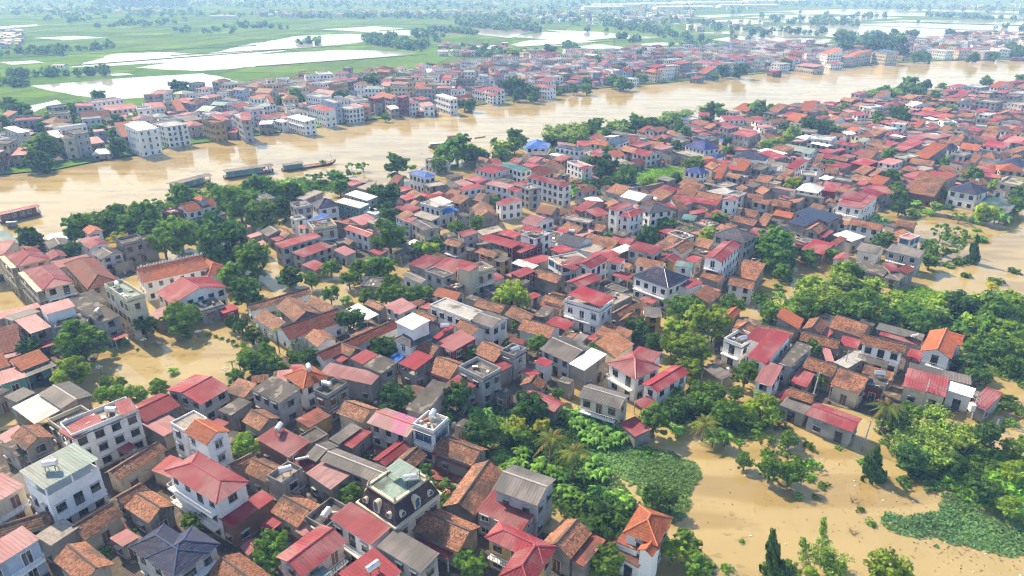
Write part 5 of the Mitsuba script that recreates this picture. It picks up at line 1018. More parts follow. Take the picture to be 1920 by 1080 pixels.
('dark',45.8,214.6,3.55,3.6,0.0),
('bush',20.6,253.0,1.71,0.8,0.0),
('bush',29.2,220.5,1.83,0.8,0.0),
('bush',34.4,242.7,1.98,0.9,0.0),
('broad',32.4,217.4,1.8,2.2,0.0),
('broad',82.9,201.2,5.58,5.1,0.0),
('broad',78.8,193.4,4.86,4.5,0.0),
('dark',79.5,205.5,3.42,3.5,0.0),
('broad',85.1,196.8,3.84,3.8,0.0),
('broad',79.8,185.0,2.87,3.1,0.0),
('broad',91.5,196.2,3.01,3.2,0.0),
('broad',99.3,198.9,2.77,3.0,0.0),
('light',65.2,214.0,3.83,3.8,0.0),
('broad',73.9,232.3,3.17,3.3,0.0),
('bush',79.8,232.3,2.86,1.3,0.0),
('broad',88.8,221.2,2.13,2.5,0.0),
('bamboo',88.6,175.2,3.98,3.9,0.0),
('light',96.7,184.5,3.9,3.8,0.0),
('bamboo',85.0,174.9,3.48,3.5,0.0),
('light',81.9,174.5,2.98,3.1,0.0),
('bamboo',95.0,176.3,3.75,3.7,0.0),
('bush',95.1,217.0,1.8,0.8,0.0),
('banana',62.0,228.5,2.19,1.6,0.0),
('bush',101.9,241.2,2.3,1.0,0.0),
('sparse',62.4,208.1,1.73,2.2,0.0),
('banana',76.2,178.6,1.52,1.6,0.0),
('broad',152.8,262.0,3.87,3.8,0.0),
('dark',145.6,246.5,3.01,3.2,0.0),
('banana',157.8,257.3,3.13,1.6,0.0),
('bush',152.2,245.7,3.67,1.7,0.0),
('bush',158.0,248.2,2.7,1.2,0.0),
('light',160.9,249.2,2.36,2.7,0.0),
('broad',171.4,264.7,2.84,3.0,0.0),
('bush',169.0,254.8,2.07,0.9,0.0),
('banana',133.1,237.4,2.59,1.6,0.0),
('banana',135.2,236.4,1.94,1.6,0.0),
('light',170.9,236.2,4.17,4.0,0.0),
('bush',171.3,237.3,2.92,1.3,0.0),
('banana',178.1,237.9,3.57,1.8,0.0),
('bush',169.3,240.3,2.95,1.3,0.0),
('sparse',163.0,237.5,2.26,2.6,0.0),
('broad',189.4,246.8,3.34,3.4,0.0),
('broad',199.1,258.8,4.18,4.0,0.0),
('dark',120.8,209.3,3.19,3.3,0.0),
('light',125.0,212.7,2.35,2.7,0.0),
('broad',135.2,208.0,2.59,2.8,0.0),
('broad',131.7,200.2,2.51,2.8,0.0),
('sparse',145.5,218.7,3.31,3.4,0.0),
('sparse',139.0,205.0,3.7,3.7,0.0),
('sparse',151.5,219.9,2.72,2.9,0.0),
('broad',127.1,193.1,2.7,2.9,0.0),
('bush',139.5,197.6,2.49,1.1,0.0),
('bush',143.7,199.4,2.23,1.0,0.0),
('ivy',144.2,198.9,1.37,7.7,-0.2),
('slender',144.9,206.6,1.71,5.5,0.3),
('bush',135.9,187.9,1.59,0.7,0.0),
('bush',159.2,218.8,2.42,1.1,0.0),
('bush',142.1,183.7,2.34,1.1,0.0),
('yellow',136.5,177.2,1.76,2.2,0.0),
('bush',152.6,191.0,1.88,0.8,0.0),
('bush',157.1,222.6,1.53,0.7,0.0),
('bush',164.5,229.1,1.57,0.7,0.0),
('bush',135.1,195.6,1.65,0.7,0.0),
('broad',100.9,185.3,2.35,2.7,0.0),
('bamboo',102.2,175.9,3.25,3.3,0.0),
('broad',96.0,174.7,2.49,2.8,0.0),
('broad',-109.9,276.1,3.5,3.5,0.0),
('bamboo',-112.2,266.5,4.11,4.0,0.0),
('broad',-120.6,267.8,3.59,3.6,0.0),
('broad',-124.9,262.6,3.18,3.3,0.0),
('broad',-129.7,259.0,3.14,3.3,0.0),
('broad',-103.1,271.4,4.72,4.4,0.0),
('dark',-106.9,259.9,4.19,4.0,0.0),
('bamboo',-93.4,275.7,5.15,4.8,0.0),
('broad',-93.5,261.8,4.92,4.6,0.0),
('dark',-86.0,262.3,4.23,4.1,0.0),
('sparse',-86.5,287.6,3.44,3.5,0.0),
('sparse',-84.0,292.6,2.72,2.9,0.0),
('broad',-74.9,284.1,4.16,4.0,0.0),
('bush',-81.4,292.2,2.34,1.1,0.0),
('bush',-85.6,280.5,3.38,1.5,0.0),
('broad',-70.5,271.7,3.64,3.6,0.0),
('broad',-111.3,256.7,4.49,4.3,0.0),
('sparse',-71.6,302.5,3.6,3.6,0.0),
('sparse',-69.6,314.1,2.49,2.8,0.0),
('broad',-50.5,296.1,5.08,7.6,0.5),
('banana',-51.6,294.0,3.52,1.8,0.0),
('banana',-48.4,293.1,3.12,1.6,0.0),
('bush',-47.3,319.8,2.11,1.0,0.0),
('broad',-26.4,324.7,7.65,6.6,0.0),
('bamboo',-20.5,334.1,6.55,5.8,0.0),
('broad',-33.2,328.6,4.74,4.5,0.0),
('broad',-17.3,329.9,4.33,4.1,0.0),
('bamboo',-4.5,346.6,5.87,5.3,0.0),
('broad',-5.1,327.2,5.15,4.8,0.0),
('broad',-9.5,365.4,2.38,2.7,0.0),
('broad',-13.1,333.5,2.63,2.9,0.0),
('broad',-33.6,310.5,3.69,3.7,0.0),
('bush',-28.2,319.0,2.53,1.1,0.0),
('broad',-55.3,267.5,3.23,3.3,0.0),
('broad',-7.0,258.3,2.44,2.7,0.0),
('dark',-71.4,281.6,3.01,3.2,0.0),
('banana',26.6,284.4,3.04,1.6,0.0),
('banana',29.8,285.8,3.05,1.6,0.0),
('banana',32.8,285.8,3.05,1.6,0.0),
('banana',34.8,283.0,2.65,1.6,0.0),
('banana',27.1,273.5,2.93,1.6,0.0),
('banana',31.3,274.8,2.95,1.6,0.0),
('banana',34.4,276.2,2.22,1.6,0.0),
('bamboo',20.2,371.0,5.29,4.9,0.0),
('bamboo',24.3,392.4,5.57,5.1,0.0),
('bamboo',30.4,392.4,5.57,5.1,0.0),
('bamboo',36.0,399.4,5.15,4.8,0.0),
('bamboo',42.4,406.6,4.71,4.4,0.0),
('broad',47.6,396.8,5.12,4.7,0.0),
('bamboo',26.8,369.3,5.75,5.2,0.0),
('bamboo',32.1,375.6,5.35,4.9,0.0),
('bamboo',52.0,386.3,4.5,4.3,0.0),
('bamboo',60.7,410.0,5.27,4.9,0.0),
('bamboo',61.1,394.9,5.6,5.1,0.0),
('sparse',67.5,406.0,4.19,4.0,0.0),
('broad',72.6,402.6,5.7,5.2,0.0),
('broad',77.6,407.3,5.24,4.8,0.0),
('broad',81.9,396.8,5.12,4.7,0.0),
('bamboo',91.3,418.3,5.37,4.9,0.0),
('bamboo',98.8,428.3,6.58,5.8,0.0),
('bamboo',106.0,435.8,5.58,5.1,0.0),
('broad',85.9,406.6,4.71,4.4,0.0),
('broad',96.6,398.1,4.11,4.0,0.0),
('light',38.7,383.2,3.97,3.9,0.0),
('broad',1.0,374.4,4.37,4.2,0.0),
('broad',5.7,362.2,3.3,3.4,0.0),
('broad',1.4,348.6,4.09,4.0,0.0),
('broad',54.3,381.4,4.44,4.2,0.0),
('broad',32.0,361.6,2.83,3.0,0.0),
('broad',48.1,336.9,3.97,3.9,0.0),
('rough',43.3,313.4,4.95,4.6,0.0),
('broad',36.9,318.4,3.35,3.4,0.0),
('rough',41.0,297.5,4.73,4.4,0.0),
('broad',48.5,285.2,5.31,4.9,0.0),
('broad',45.0,280.9,3.75,3.7,0.0),
('broad',40.9,284.3,3.03,3.2,0.0),
('bush',44.4,283.7,2.28,1.0,0.0),
('bush',53.4,279.0,2.62,1.2,0.0),
('dark',70.4,285.8,3.04,3.2,0.0),
('broad',79.5,363.8,2.84,3.0,0.0),
('dark',85.0,352.2,3.67,3.7,0.0),
('light',57.8,281.6,3.01,3.2,0.0),
('bamboo',113.9,450.0,4.6,4.4,0.0),
('bamboo',127.5,460.6,5.29,4.9,0.0),
('broad',131.8,454.8,5.81,5.3,0.0),
('broad',134.3,446.8,4.57,4.3,0.0),
('dark',117.3,416.2,3.75,3.7,0.0),
('broad',157.7,449.1,6.31,5.6,0.0),
('broad',164.2,455.7,4.08,4.0,0.0),
('broad',174.7,469.3,4.19,4.0,0.0),
('broad',158.1,424.1,3.27,3.4,0.0),
('light',154.8,379.7,4.92,4.6,0.0),
('dark',156.3,395.6,4.09,4.0,0.0),
('dark',170.3,393.0,6.08,5.5,0.0),
('dark',173.4,388.1,6.01,5.4,0.0),
('dark',182.2,401.4,4.66,4.4,0.0),
('broad',180.8,383.8,4.47,4.3,0.0),
('light',138.6,358.4,3.73,3.7,0.0),
('light',148.2,366.5,3.34,3.4,0.0),
('light',130.7,350.1,3.66,3.6,0.0),
('dark',114.6,363.8,2.84,3.0,0.0),
('broad',108.1,339.7,3.11,3.2,0.0),
('broad',85.6,313.8,3.72,3.7,0.0),
('broad',82.1,316.2,2.92,3.1,0.0),
('broad',97.4,388.1,4.02,3.9,0.0),
('light',117.2,276.9,3.7,3.7,0.0),
('broad',199.4,442.1,3.4,3.4,0.0),
('broad',210.9,451.7,3.47,3.5,0.0),
('broad',146.7,311.2,2.88,3.1,0.0),
('broad',226.7,475.5,3.64,3.6,0.0),
('dark',243.3,437.3,6.71,5.9,0.0),
('dark',240.6,426.2,4.92,4.6,0.0),
('broad',229.1,433.6,3.89,3.8,0.0),
('broad',221.4,416.9,4.29,4.1,0.0),
('broad',185.1,333.1,3.93,3.8,0.0),
('broad',208.9,332.6,3.49,3.5,0.0),
('broad',204.2,318.4,3.35,3.4,0.0),
('broad',162.9,286.9,4.2,4.0,0.0),
('broad',154.0,264.5,3.9,3.8,0.0),
('broad',174.1,268.1,2.52,2.8,0.0),
('broad',199.8,288.7,4.6,4.4,0.0),
('light',201.3,278.5,2.6,2.9,0.0),
('light',211.7,277.5,2.97,3.1,0.0),
('broad',254.8,399.5,3.09,3.2,0.0),
('light',277.4,396.9,3.08,3.2,0.0),
('broad',288.7,483.6,4.31,4.1,0.0),
('light',292.7,465.0,3.56,3.6,0.0),
('light',283.4,458.2,3.51,3.5,0.0),
('broad',252.9,337.3,2.65,2.9,0.0),
('broad',228.1,393.7,2.55,2.8,0.0),
('broad',182.8,317.1,2.09,2.5,0.0),
('broad',-218.3,376.7,4.39,4.2,0.0),
('dark',-199.7,343.7,4.94,4.6,0.0),
('broad',-229.8,331.9,7.8,6.8,0.0),
('dark',-218.7,313.1,6.18,5.5,0.0),
('broad',-341.9,474.5,5.44,5.0,0.0),
('broad',-322.0,458.1,5.84,5.3,0.0),
('broad',-324.9,453.2,4.63,4.4,0.0),
('broad',-279.6,378.5,3.92,3.8,0.0),
('broad',-302.7,412.1,4.77,4.5,0.0),
('broad',-312.2,448.4,3.44,3.5,0.0),
('light',-281.7,421.1,5.41,5.0,0.0),
('broad',-270.6,398.8,4.63,4.4,0.0),
('broad',-265.7,400.7,4.14,4.0,0.0),
('broad',-272.4,426.2,4.92,4.6,0.0),
('broad',-291.6,462.4,4.13,4.0,0.0),
('broad',-256.3,411.4,4.24,4.1,0.0),
('broad',-250.8,395.6,4.09,4.0,0.0),
('broad',-234.6,388.7,4.52,4.3,0.0),
('dark',-238.3,417.6,4.83,4.5,0.0),
('broad',-247.0,413.5,3.73,3.7,0.0),
('areca',-231.8,421.2,4.86,6.0,0.0),
('light',-235.4,437.4,4.48,4.3,0.0),
('broad',-302.2,511.8,5.19,4.8,0.0),
('broad',-284.9,465.0,3.56,3.6,0.0),
('broad',-226.1,406.7,2.62,2.9,0.0),
('dark',-257.8,545.2,7.56,6.6,0.0),
('dark',-246.0,528.6,5.35,4.9,0.0),
('dark',-160.1,488.2,4.97,4.6,0.0),
('broad',-153.9,501.6,6.36,5.7,0.0),
('broad',-158.2,497.9,3.8,3.7,0.0),
('light',-186.5,549.1,4.16,4.0,0.0),
('dark',-126.2,507.7,5.15,4.8,0.0),
('dark',-137.8,563.5,4.26,4.1,0.0),
('broad',-253.4,526.6,4.0,3.9,0.0),
('dark',-113.9,555.2,8.3,7.1,0.0),
('broad',-116.9,550.9,5.5,5.0,0.0),
('broad',-119.6,599.4,6.94,6.1,0.0),
('dark',-120.5,505.1,5.07,4.7,0.0),
('broad',-79.7,438.2,2.96,3.1,0.0),
('broad',-93.8,626.4,5.18,4.8,0.0),
('dark',-32.7,480.0,4.83,4.5,0.0),
('broad',-28.4,475.2,4.79,4.5,0.0),
('dark',-2.4,552.3,6.43,5.7,0.0),
('dark',-81.9,706.1,5.8,5.2,0.0),
('broad',-134.7,568.6,4.72,4.4,0.0),
('broad',-103.2,498.7,4.18,4.0,0.0),
('broad',-92.8,537.4,4.48,4.3,0.0),
('dark',3.6,546.8,8.18,7.0,0.0),
('dark',14.9,526.4,6.14,5.5,0.0),
('broad',48.8,553.5,4.61,4.4,0.0),
('broad',58.9,553.5,4.61,4.4,0.0),
('broad',83.8,588.2,5.85,5.3,0.0),
('broad',88.8,576.0,6.69,5.9,0.0),
('broad',63.0,593.7,4.92,4.6,0.0),
('broad',87.4,741.1,7.28,6.4,0.0),
('dark',109.1,706.5,5.22,4.8,0.0),
('dark',115.9,663.3,4.37,4.2,0.0),
('broad',110.1,621.9,4.11,4.0,0.0),
('broad',116.8,624.9,3.62,3.6,0.0),
('dark',45.8,909.0,6.65,5.9,0.0),
('dark',6.9,840.2,5.48,5.0,0.0),
('dark',47.8,863.1,6.33,5.6,0.0),
('broad',38.6,552.1,3.68,3.7,0.0),
('broad',15.4,512.7,4.29,4.1,0.0),
('dark',5.2,519.5,5.2,4.8,0.0),
('dark',182.1,826.6,5.4,4.9,0.0),
('dark',150.6,832.3,8.14,7.0,0.0),
('broad',96.0,578.1,3.84,3.8,0.0),
('dark',196.1,659.3,6.52,5.8,0.0),
('dark',209.2,652.6,7.52,6.5,0.0),
('dark',277.4,723.9,5.94,5.4,0.0),
('broad',468.0,1035.3,10.04,8.4,0.0),
('dark',401.8,864.9,9.85,8.3,0.0),
('broad',490.9,1052.0,8.5,7.3,0.0),
('dark',259.3,725.7,4.17,4.0,0.0),
('broad',182.1,638.7,4.22,4.1,0.0),
('dark',410.3,1180.9,8.56,7.3,0.0),
('broad',403.8,1219.5,7.86,6.8,0.0),
('broad',488.8,1272.9,6.15,5.5,0.0),
('dark',287.5,1100.9,6.23,5.6,0.0),
('broad',379.8,913.7,4.46,4.2,0.0),
('broad',323.8,577.3,6.7,5.9,0.0),
('broad',300.9,539.2,6.28,5.6,0.0),
('bamboo',295.0,537.8,5.38,4.9,0.0),
('broad',323.9,561.1,4.66,4.4,0.0),
('dark',339.3,576.9,4.31,4.1,0.0),
('bamboo',274.4,537.8,5.38,4.9,0.0),
('broad',283.3,537.8,5.38,4.9,0.0),
('broad',283.2,524.9,4.38,4.2,0.0),
('broad',304.4,532.0,5.32,4.9,0.0),
('light',346.9,570.2,4.26,4.1,0.0),
('broad',399.6,595.1,4.93,4.6,0.0),
('broad',310.2,513.8,4.29,4.1,0.0),
('broad',445.5,620.4,4.62,4.4,0.0),
('dark',450.3,846.8,13.76,11.2,0.0),
('dark',431.2,858.0,12.55,10.3,0.0),
('dark',425.8,893.4,8.71,7.4,0.0),
('broad',505.2,1037.3,10.06,8.4,0.0),
('dark',521.9,1037.3,10.06,8.4,0.0),
('dark',608.8,1157.4,8.4,7.2,0.0),
('broad',607.5,1103.5,10.68,8.9,0.0),
('dark',689.1,1144.6,8.31,7.1,0.0),
('dark',690.4,1110.5,8.96,7.6,0.0),
('broad',455.0,788.4,7.08,6.2,0.0),
('broad',446.1,793.2,6.48,5.8,0.0),
('broad',502.1,781.0,6.38,5.7,0.0),
('broad',545.8,810.9,5.96,5.4,0.0),
('broad',596.2,849.0,8.3,7.1,0.0),
('broad',615.6,890.2,7.24,6.3,0.0),
('dark',656.6,1028.8,6.66,5.9,0.0),
('broad',547.3,935.5,6.08,5.5,0.0),
('dark',485.6,932.7,12.1,10.0,0.0),
('broad',534.8,997.3,9.69,8.2,0.0)]
BOATS = [('red', -187.4, 237.9, -179.5, 249.2), ('small', -180.9, 232.6, -177.4, 233.1), ('house', -129.6, 300.6, -111.3, 313.4), ('cargo', -107.6, 314.2, -85.9, 328.9), ('house', -143.4, 278.4, -133.5, 295.4), ('small', -44.4, 363.5, -32.2, 369.0), ('red', -35.8, 377.0, -28.7, 380.5), ('canoe', -26.1, 385.7, -22.7, 387.6), ('canoe', -21.2, 388.1, -15.3, 392.1), ('red', -63.0, 456.9, -49.1, 464.0), ('red', 567.8, 816.7, 582.3, 811.5)]
LAMPS = [(-88.3, 144.4, 2.2), (-92.2, 132.1, 1.8), (-77.5, 149.4, 1.7), (-63.9, 131.7, 1.6)]
POLES = [(84.6, 118.7, 6.7, -0.0, 0.0, 2), (92.4, 114.6, 6.2, 0.5, 0.0, 3), (95.1, 111.2, 2.4, 0.1, 0.0, 0), (66.1, 105.4, 6.4, -0.3, 0.0, 0), (-66.2, 94.2, 4.8, 0.1, 0.0, 1), (73.7, 131.8, 6.3, -0.6, 0.0, 1), (62.5, 120.7, 7.1, -0.9, 0.0, 1), (-37.7, 96.3, 5.8, 0.4, 0.0, 1)]
WALLS_LOW = [(157.7, 247.6, 166.3, 240.2, 1.4), (166.3, 240.2, 175.2, 230.2, 1.4)]
PERSON = (69.0, 120.3)
LITTER = [(35.4, 88.3, 40, 9), (40.8, 83.5, 30, 8), (60.4, 87.1, 60, 8), (66.6, 92.2, 60, 5), (69.1, 82.4, 90, 4), (73.5, 80.1, 110, 4), (67.5, 77.0, 60, 8), (56.5, 96.3, 30, 7), (52.5, 100.7, 80, 4), (96.0, 112.2, 120, 6), (62.2, 96.3, 60, 3), (127.1, 205.0, 60, 10), (138.8, 195.9, 70, 12), (165.9, 225.5, 40, 12), (-83.9, 134.8, 30, 6), (-74.7, 144.8, 30, 5), (75.5, 77.0, 60, 6)]
TREE_ROWS = [(-472.6,654.1,-384.0,686.6,26,np.float64(6.1)),(-442.7,610.5,-404.4,594.0,8,np.float64(6.7)),(-623.2,874.0,-546.9,946.8,40,np.float64(30.0)),(-1160.5,1855.2,-986.6,1671.1,10,np.float64(54.0)),(-922.7,2083.8,-724.0,1915.3,22,np.float64(69.6)),(-566.7,1462.7,-433.2,1426.9,22,np.float64(36.6)),(-236.7,1192.7,-114.9,971.0,60,np.float64(30.8)),(-211.3,1061.0,-120.2,954.7,40,np.float64(18.0)),(-181.1,1299.6,-108.5,1134.1,25,np.float64(52.8)),(-132.7,1581.1,0.0,1360.4,60,np.float64(18.5)),(0.0,1462.7,53.6,1329.3,40,np.float64(25.4)),(-149.5,1360.4,-64.6,1257.4,40,np.float64(14.9)),(-103.2,1771.6,43.8,1500.2,50,np.float64(58.1)),(0.0,2013.0,382.2,1539.6,90,np.float64(201.4)),(202.4,1539.6,266.8,1299.6,70,np.float64(80.9)),(266.8,1299.6,283.6,1168.6,24,np.float64(33.5)),(170.9,1192.7,188.4,1112.2,14,np.float64(23.4)),(397.6,1602.7,467.6,1329.3,28,np.float64(76.0)),(647.7,1855.2,779.6,1671.1,30,np.float64(68.1)),(596.3,1602.7,719.5,1539.6,30,np.float64(32.2)),(825.5,1771.6,1002.5,1915.3,14,np.float64(74.6)),(1103.6,1946.8,1206.1,1884.8,30,np.float64(47.7)),(547.9,1243.9,612.0,1123.1,35,np.float64(63.4)),(634.2,1271.2,581.6,1145.4,6,np.float64(19.1)),(495.5,1299.6,520.5,1243.9,14,np.float64(28.4)),(1142.9,1826.5,1215.3,1719.9,16,np.float64(40.8)),(1005.2,1462.7,924.4,1299.6,10,np.float64(33.3)),(-701.8,2013.0,0.0,1826.5,130,np.float64(64.1)),(-1685.0,2423.6,-921.1,2013.0,90,np.float64(175.7)),(-1455.9,3202.4,877.7,2526.3,200,np.float64(294.2)),(1109.3,3202.4,1636.9,2328.8,90,np.float64(267.3)),(-2409.3,3480.8,2434.4,3480.8,160,np.float64(330.8)),(-833.0,1500.2,-736.6,1602.7,30,np.float64(86.4)),(-613.7,1329.3,-474.9,1243.9,10,np.float64(29.1)),(-318.8,1080.9,-276.8,1041.7,8,np.float64(14.9)),(-70.1,946.8,0.0,829.1,40,np.float64(28.4)),(74.3,1005.1,90.9,874.0,8,np.float64(15.6)),(0.0,841.5,27.0,909.0,10,np.float64(17.2)),(210.4,946.8,274.8,1005.1,10,np.float64(16.9))]
QUARTERS = [((-668.3,1915.3),(0.0,1915.3),(0.0,2121.0),(-738.8,2121.0),170,6,15),((0.0,1671.1),(414.1,1671.1),(573.8,2328.8),(0.0,2328.8),190,5,9),((144.4,1409.7),(495.1,1409.7),(619.1,1771.6),(180.6,1771.6),50,4,9),((-696.9,971.0),(-661.0,971.0),(-896.2,1329.3),(-944.9,1329.3),50,4,8),((-1531.5,2199.6),(-1005.0,2199.6),(-1202.1,2638.0),(-1831.8,2638.0),120,5,10),((-1286.2,2825.0),(81.7,2825.0),(100.4,3480.8),(-1581.1,3480.8),190,5,12),((1462.8,2526.3),(1773.6,2526.3),(2184.1,3119.2),(1801.3,3119.2),60,4,8),((-82.6,854.2),(0.0,854.2),(0.0,987.8),(-95.0,987.8),30,4,7),((71.6,2473.9),(859.7,2473.9),(1003.4,2893.3),(83.6,2893.3),60,5,10),((-2342.2,3382.9),(-634.3,3382.9),(-713.9,3811.6),(-2636.0,3811.6),120,8,16),((-750.9,1826.5),(-691.1,1826.5),(-724.0,1915.3),(-786.7,1915.3),6,7,9),((-443.4,695.2),(-435.5,695.2),(-457.3,731.8),(-465.5,731.8),2,5,7),((321.5,1329.3),(350.7,1329.3),(371.4,1409.7),(340.4,1409.7),5,8,11),((399.4,1329.3),(457.9,1329.3),(484.8,1409.7),(422.9,1409.7),6,4,7)]
VILLAGE = [[(-101.3,112.23),(-89.72,114.03),(-68.81,110.47),(-59.56,128.0),(-52.29,147.54),(-29.69,172.38),(-42.97,195.94),(-68.7,205.02),(-66.74,256.6),(-43.8,271.21),(-14.2,296.1),(10.95,347.94),(112.4,427.58),(201.32,486.74),(420.57,578.2),(208.3,263.72),(179.57,271.21),(138.52,249.8),(109.92,205.02),(84.09,209.83),(65.32,172.38),(38.14,162.32),(30.84,137.22),(10.24,123.75),(-6.41,114.03),(-13.78,102.26),(-5.31,88.33),(7.58,82.37),(10.21,74.44),(-76.98,74.44)],[(52.0,156.13),(84.76,162.32),(107.19,147.54),(96.34,117.78),(73.53,115.88),(59.15,123.75),(46.22,134.82)],[(-177.01,220.06),(-156.93,220.06),(-127.88,209.83),(-113.54,191.65),(-118.76,172.38),(-148.74,195.94),(-160.3,195.94)],[(-134.85,159.17),(-129.23,165.56),(-105.66,159.17),(-95.43,147.54),(-98.09,128.0),(-110.33,123.75)]]
OPEN = [[(-92.13,123.75),(-96.47,142.23),(-87.59,150.32),(-76.28,162.32),(-59.38,172.38),(-47.5,172.38),(-53.31,142.23),(-63.59,132.49),(-72.13,124.79)],[(-26.09,225.5),(-12.22,249.8),(21.63,267.42),(27.11,256.6),(7.79,237.11),(-5.47,220.06)],[(-60.52,187.51),(-35.04,209.83),(-31.28,183.53),(-53.44,172.38)],[(55.52,310.12),(83.73,325.37),(75.92,291.67),(53.9,279.08)],[(67.61,179.68),(87.59,209.83),(103.05,205.02),(83.13,172.38)],[(-7.48,114.03),(11.16,120.71),(25.46,107.07),(11.9,83.52),(-2.89,99.23)],[(112.84,380.46),(134.32,373.52),(120.45,347.94),(106.76,347.94)]]
FAR_VILLAGE = [[(-248.86,313.06),(-241.65,317.07),(-221.6,329.67),(-206.76,345.56),(-188.14,376.27),(-151.26,405.91),(-109.08,442.01),(-41.54,493.5),(0.0,538.03),(113.06,624.43),(186.33,669.98),(371.43,777.53),(529.61,847.79),(639.7,860.69),(859.44,1168.58),(796.16,1217.78),(600.62,1101.61),(431.47,909.0),(431.06,970.99),(332.47,1023.11),(222.59,939.01),(148.32,909.0),(57.16,854.19),(-34.59,772.18),(-86.55,722.28),(-142.65,678.19),(-193.69,610.53),(-234.22,572.12),(-262.84,522.37),(-264.28,471.63),(-288.59,445.76),(-281.59,402.76),(-312.87,402.76)]]
BIG_FAR = [(-1502, 2697, 34, 16, 48, 'tower'), (-1477, 2697, 25, 16, 39, 'tower'), (-1515, 2824, 32, 16, 53, 'tower'), (-1561, 2964, 29, 16, 43, 'tower'), (-1404, 2697, 34, 16, 56, 'tower'), (-1373, 2697, 28, 16, 48, 'tower'), (-1348, 2697, 32, 16, 39, 'tower'), (-1323, 2697, 23, 16, 35, 'tower'), (-1432, 2964, 31, 16, 34, 'tower'), (-1329, 2824, 29, 16, 52, 'tower'), (-1244, 2697, 25, 16, 54, 'tower'), (-1345, 2964, 32, 16, 36, 'tower'), (-1254, 2824, 28, 16, 51, 'tower'), (389, 2759, 180, 45, 11, 'hall'), (574, 2893, 260, 45, 11, 'hall'), (812, 3040, 320, 45, 12, 'hall'), (858, 2697, 220, 45, 11, 'hall'), (310, 2526, 140, 45, 10, 'hall'), (585, 2526, 200, 45, 10, 'hall'), (1163, 3290, 300, 45, 12, 'hall'), (-717, 1826, 60, 14, 9, 'hall')]
FAR_BANK = [(-242.79, 297.9), (-234.24, 306.26), (-227.01, 310.12), (-213.96, 317.07), (-201.74, 336.32), (-188.89, 347.94), (-183.22, 365.5), (-165.73, 379.05), (-147.54, 395.07), (-125.15, 414.0), (-106.59, 431.11), (-83.44, 451.49), (-57.69, 469.54), (-41.01, 486.74), (0.0, 527.5), (16.38, 538.03), (61.95, 584.41), (110.68, 610.53), (182.14, 654.12), (265.54, 708.49), (361.83, 756.53), (441.16, 799.68), (514.79, 823.06), (638.51, 841.47)]
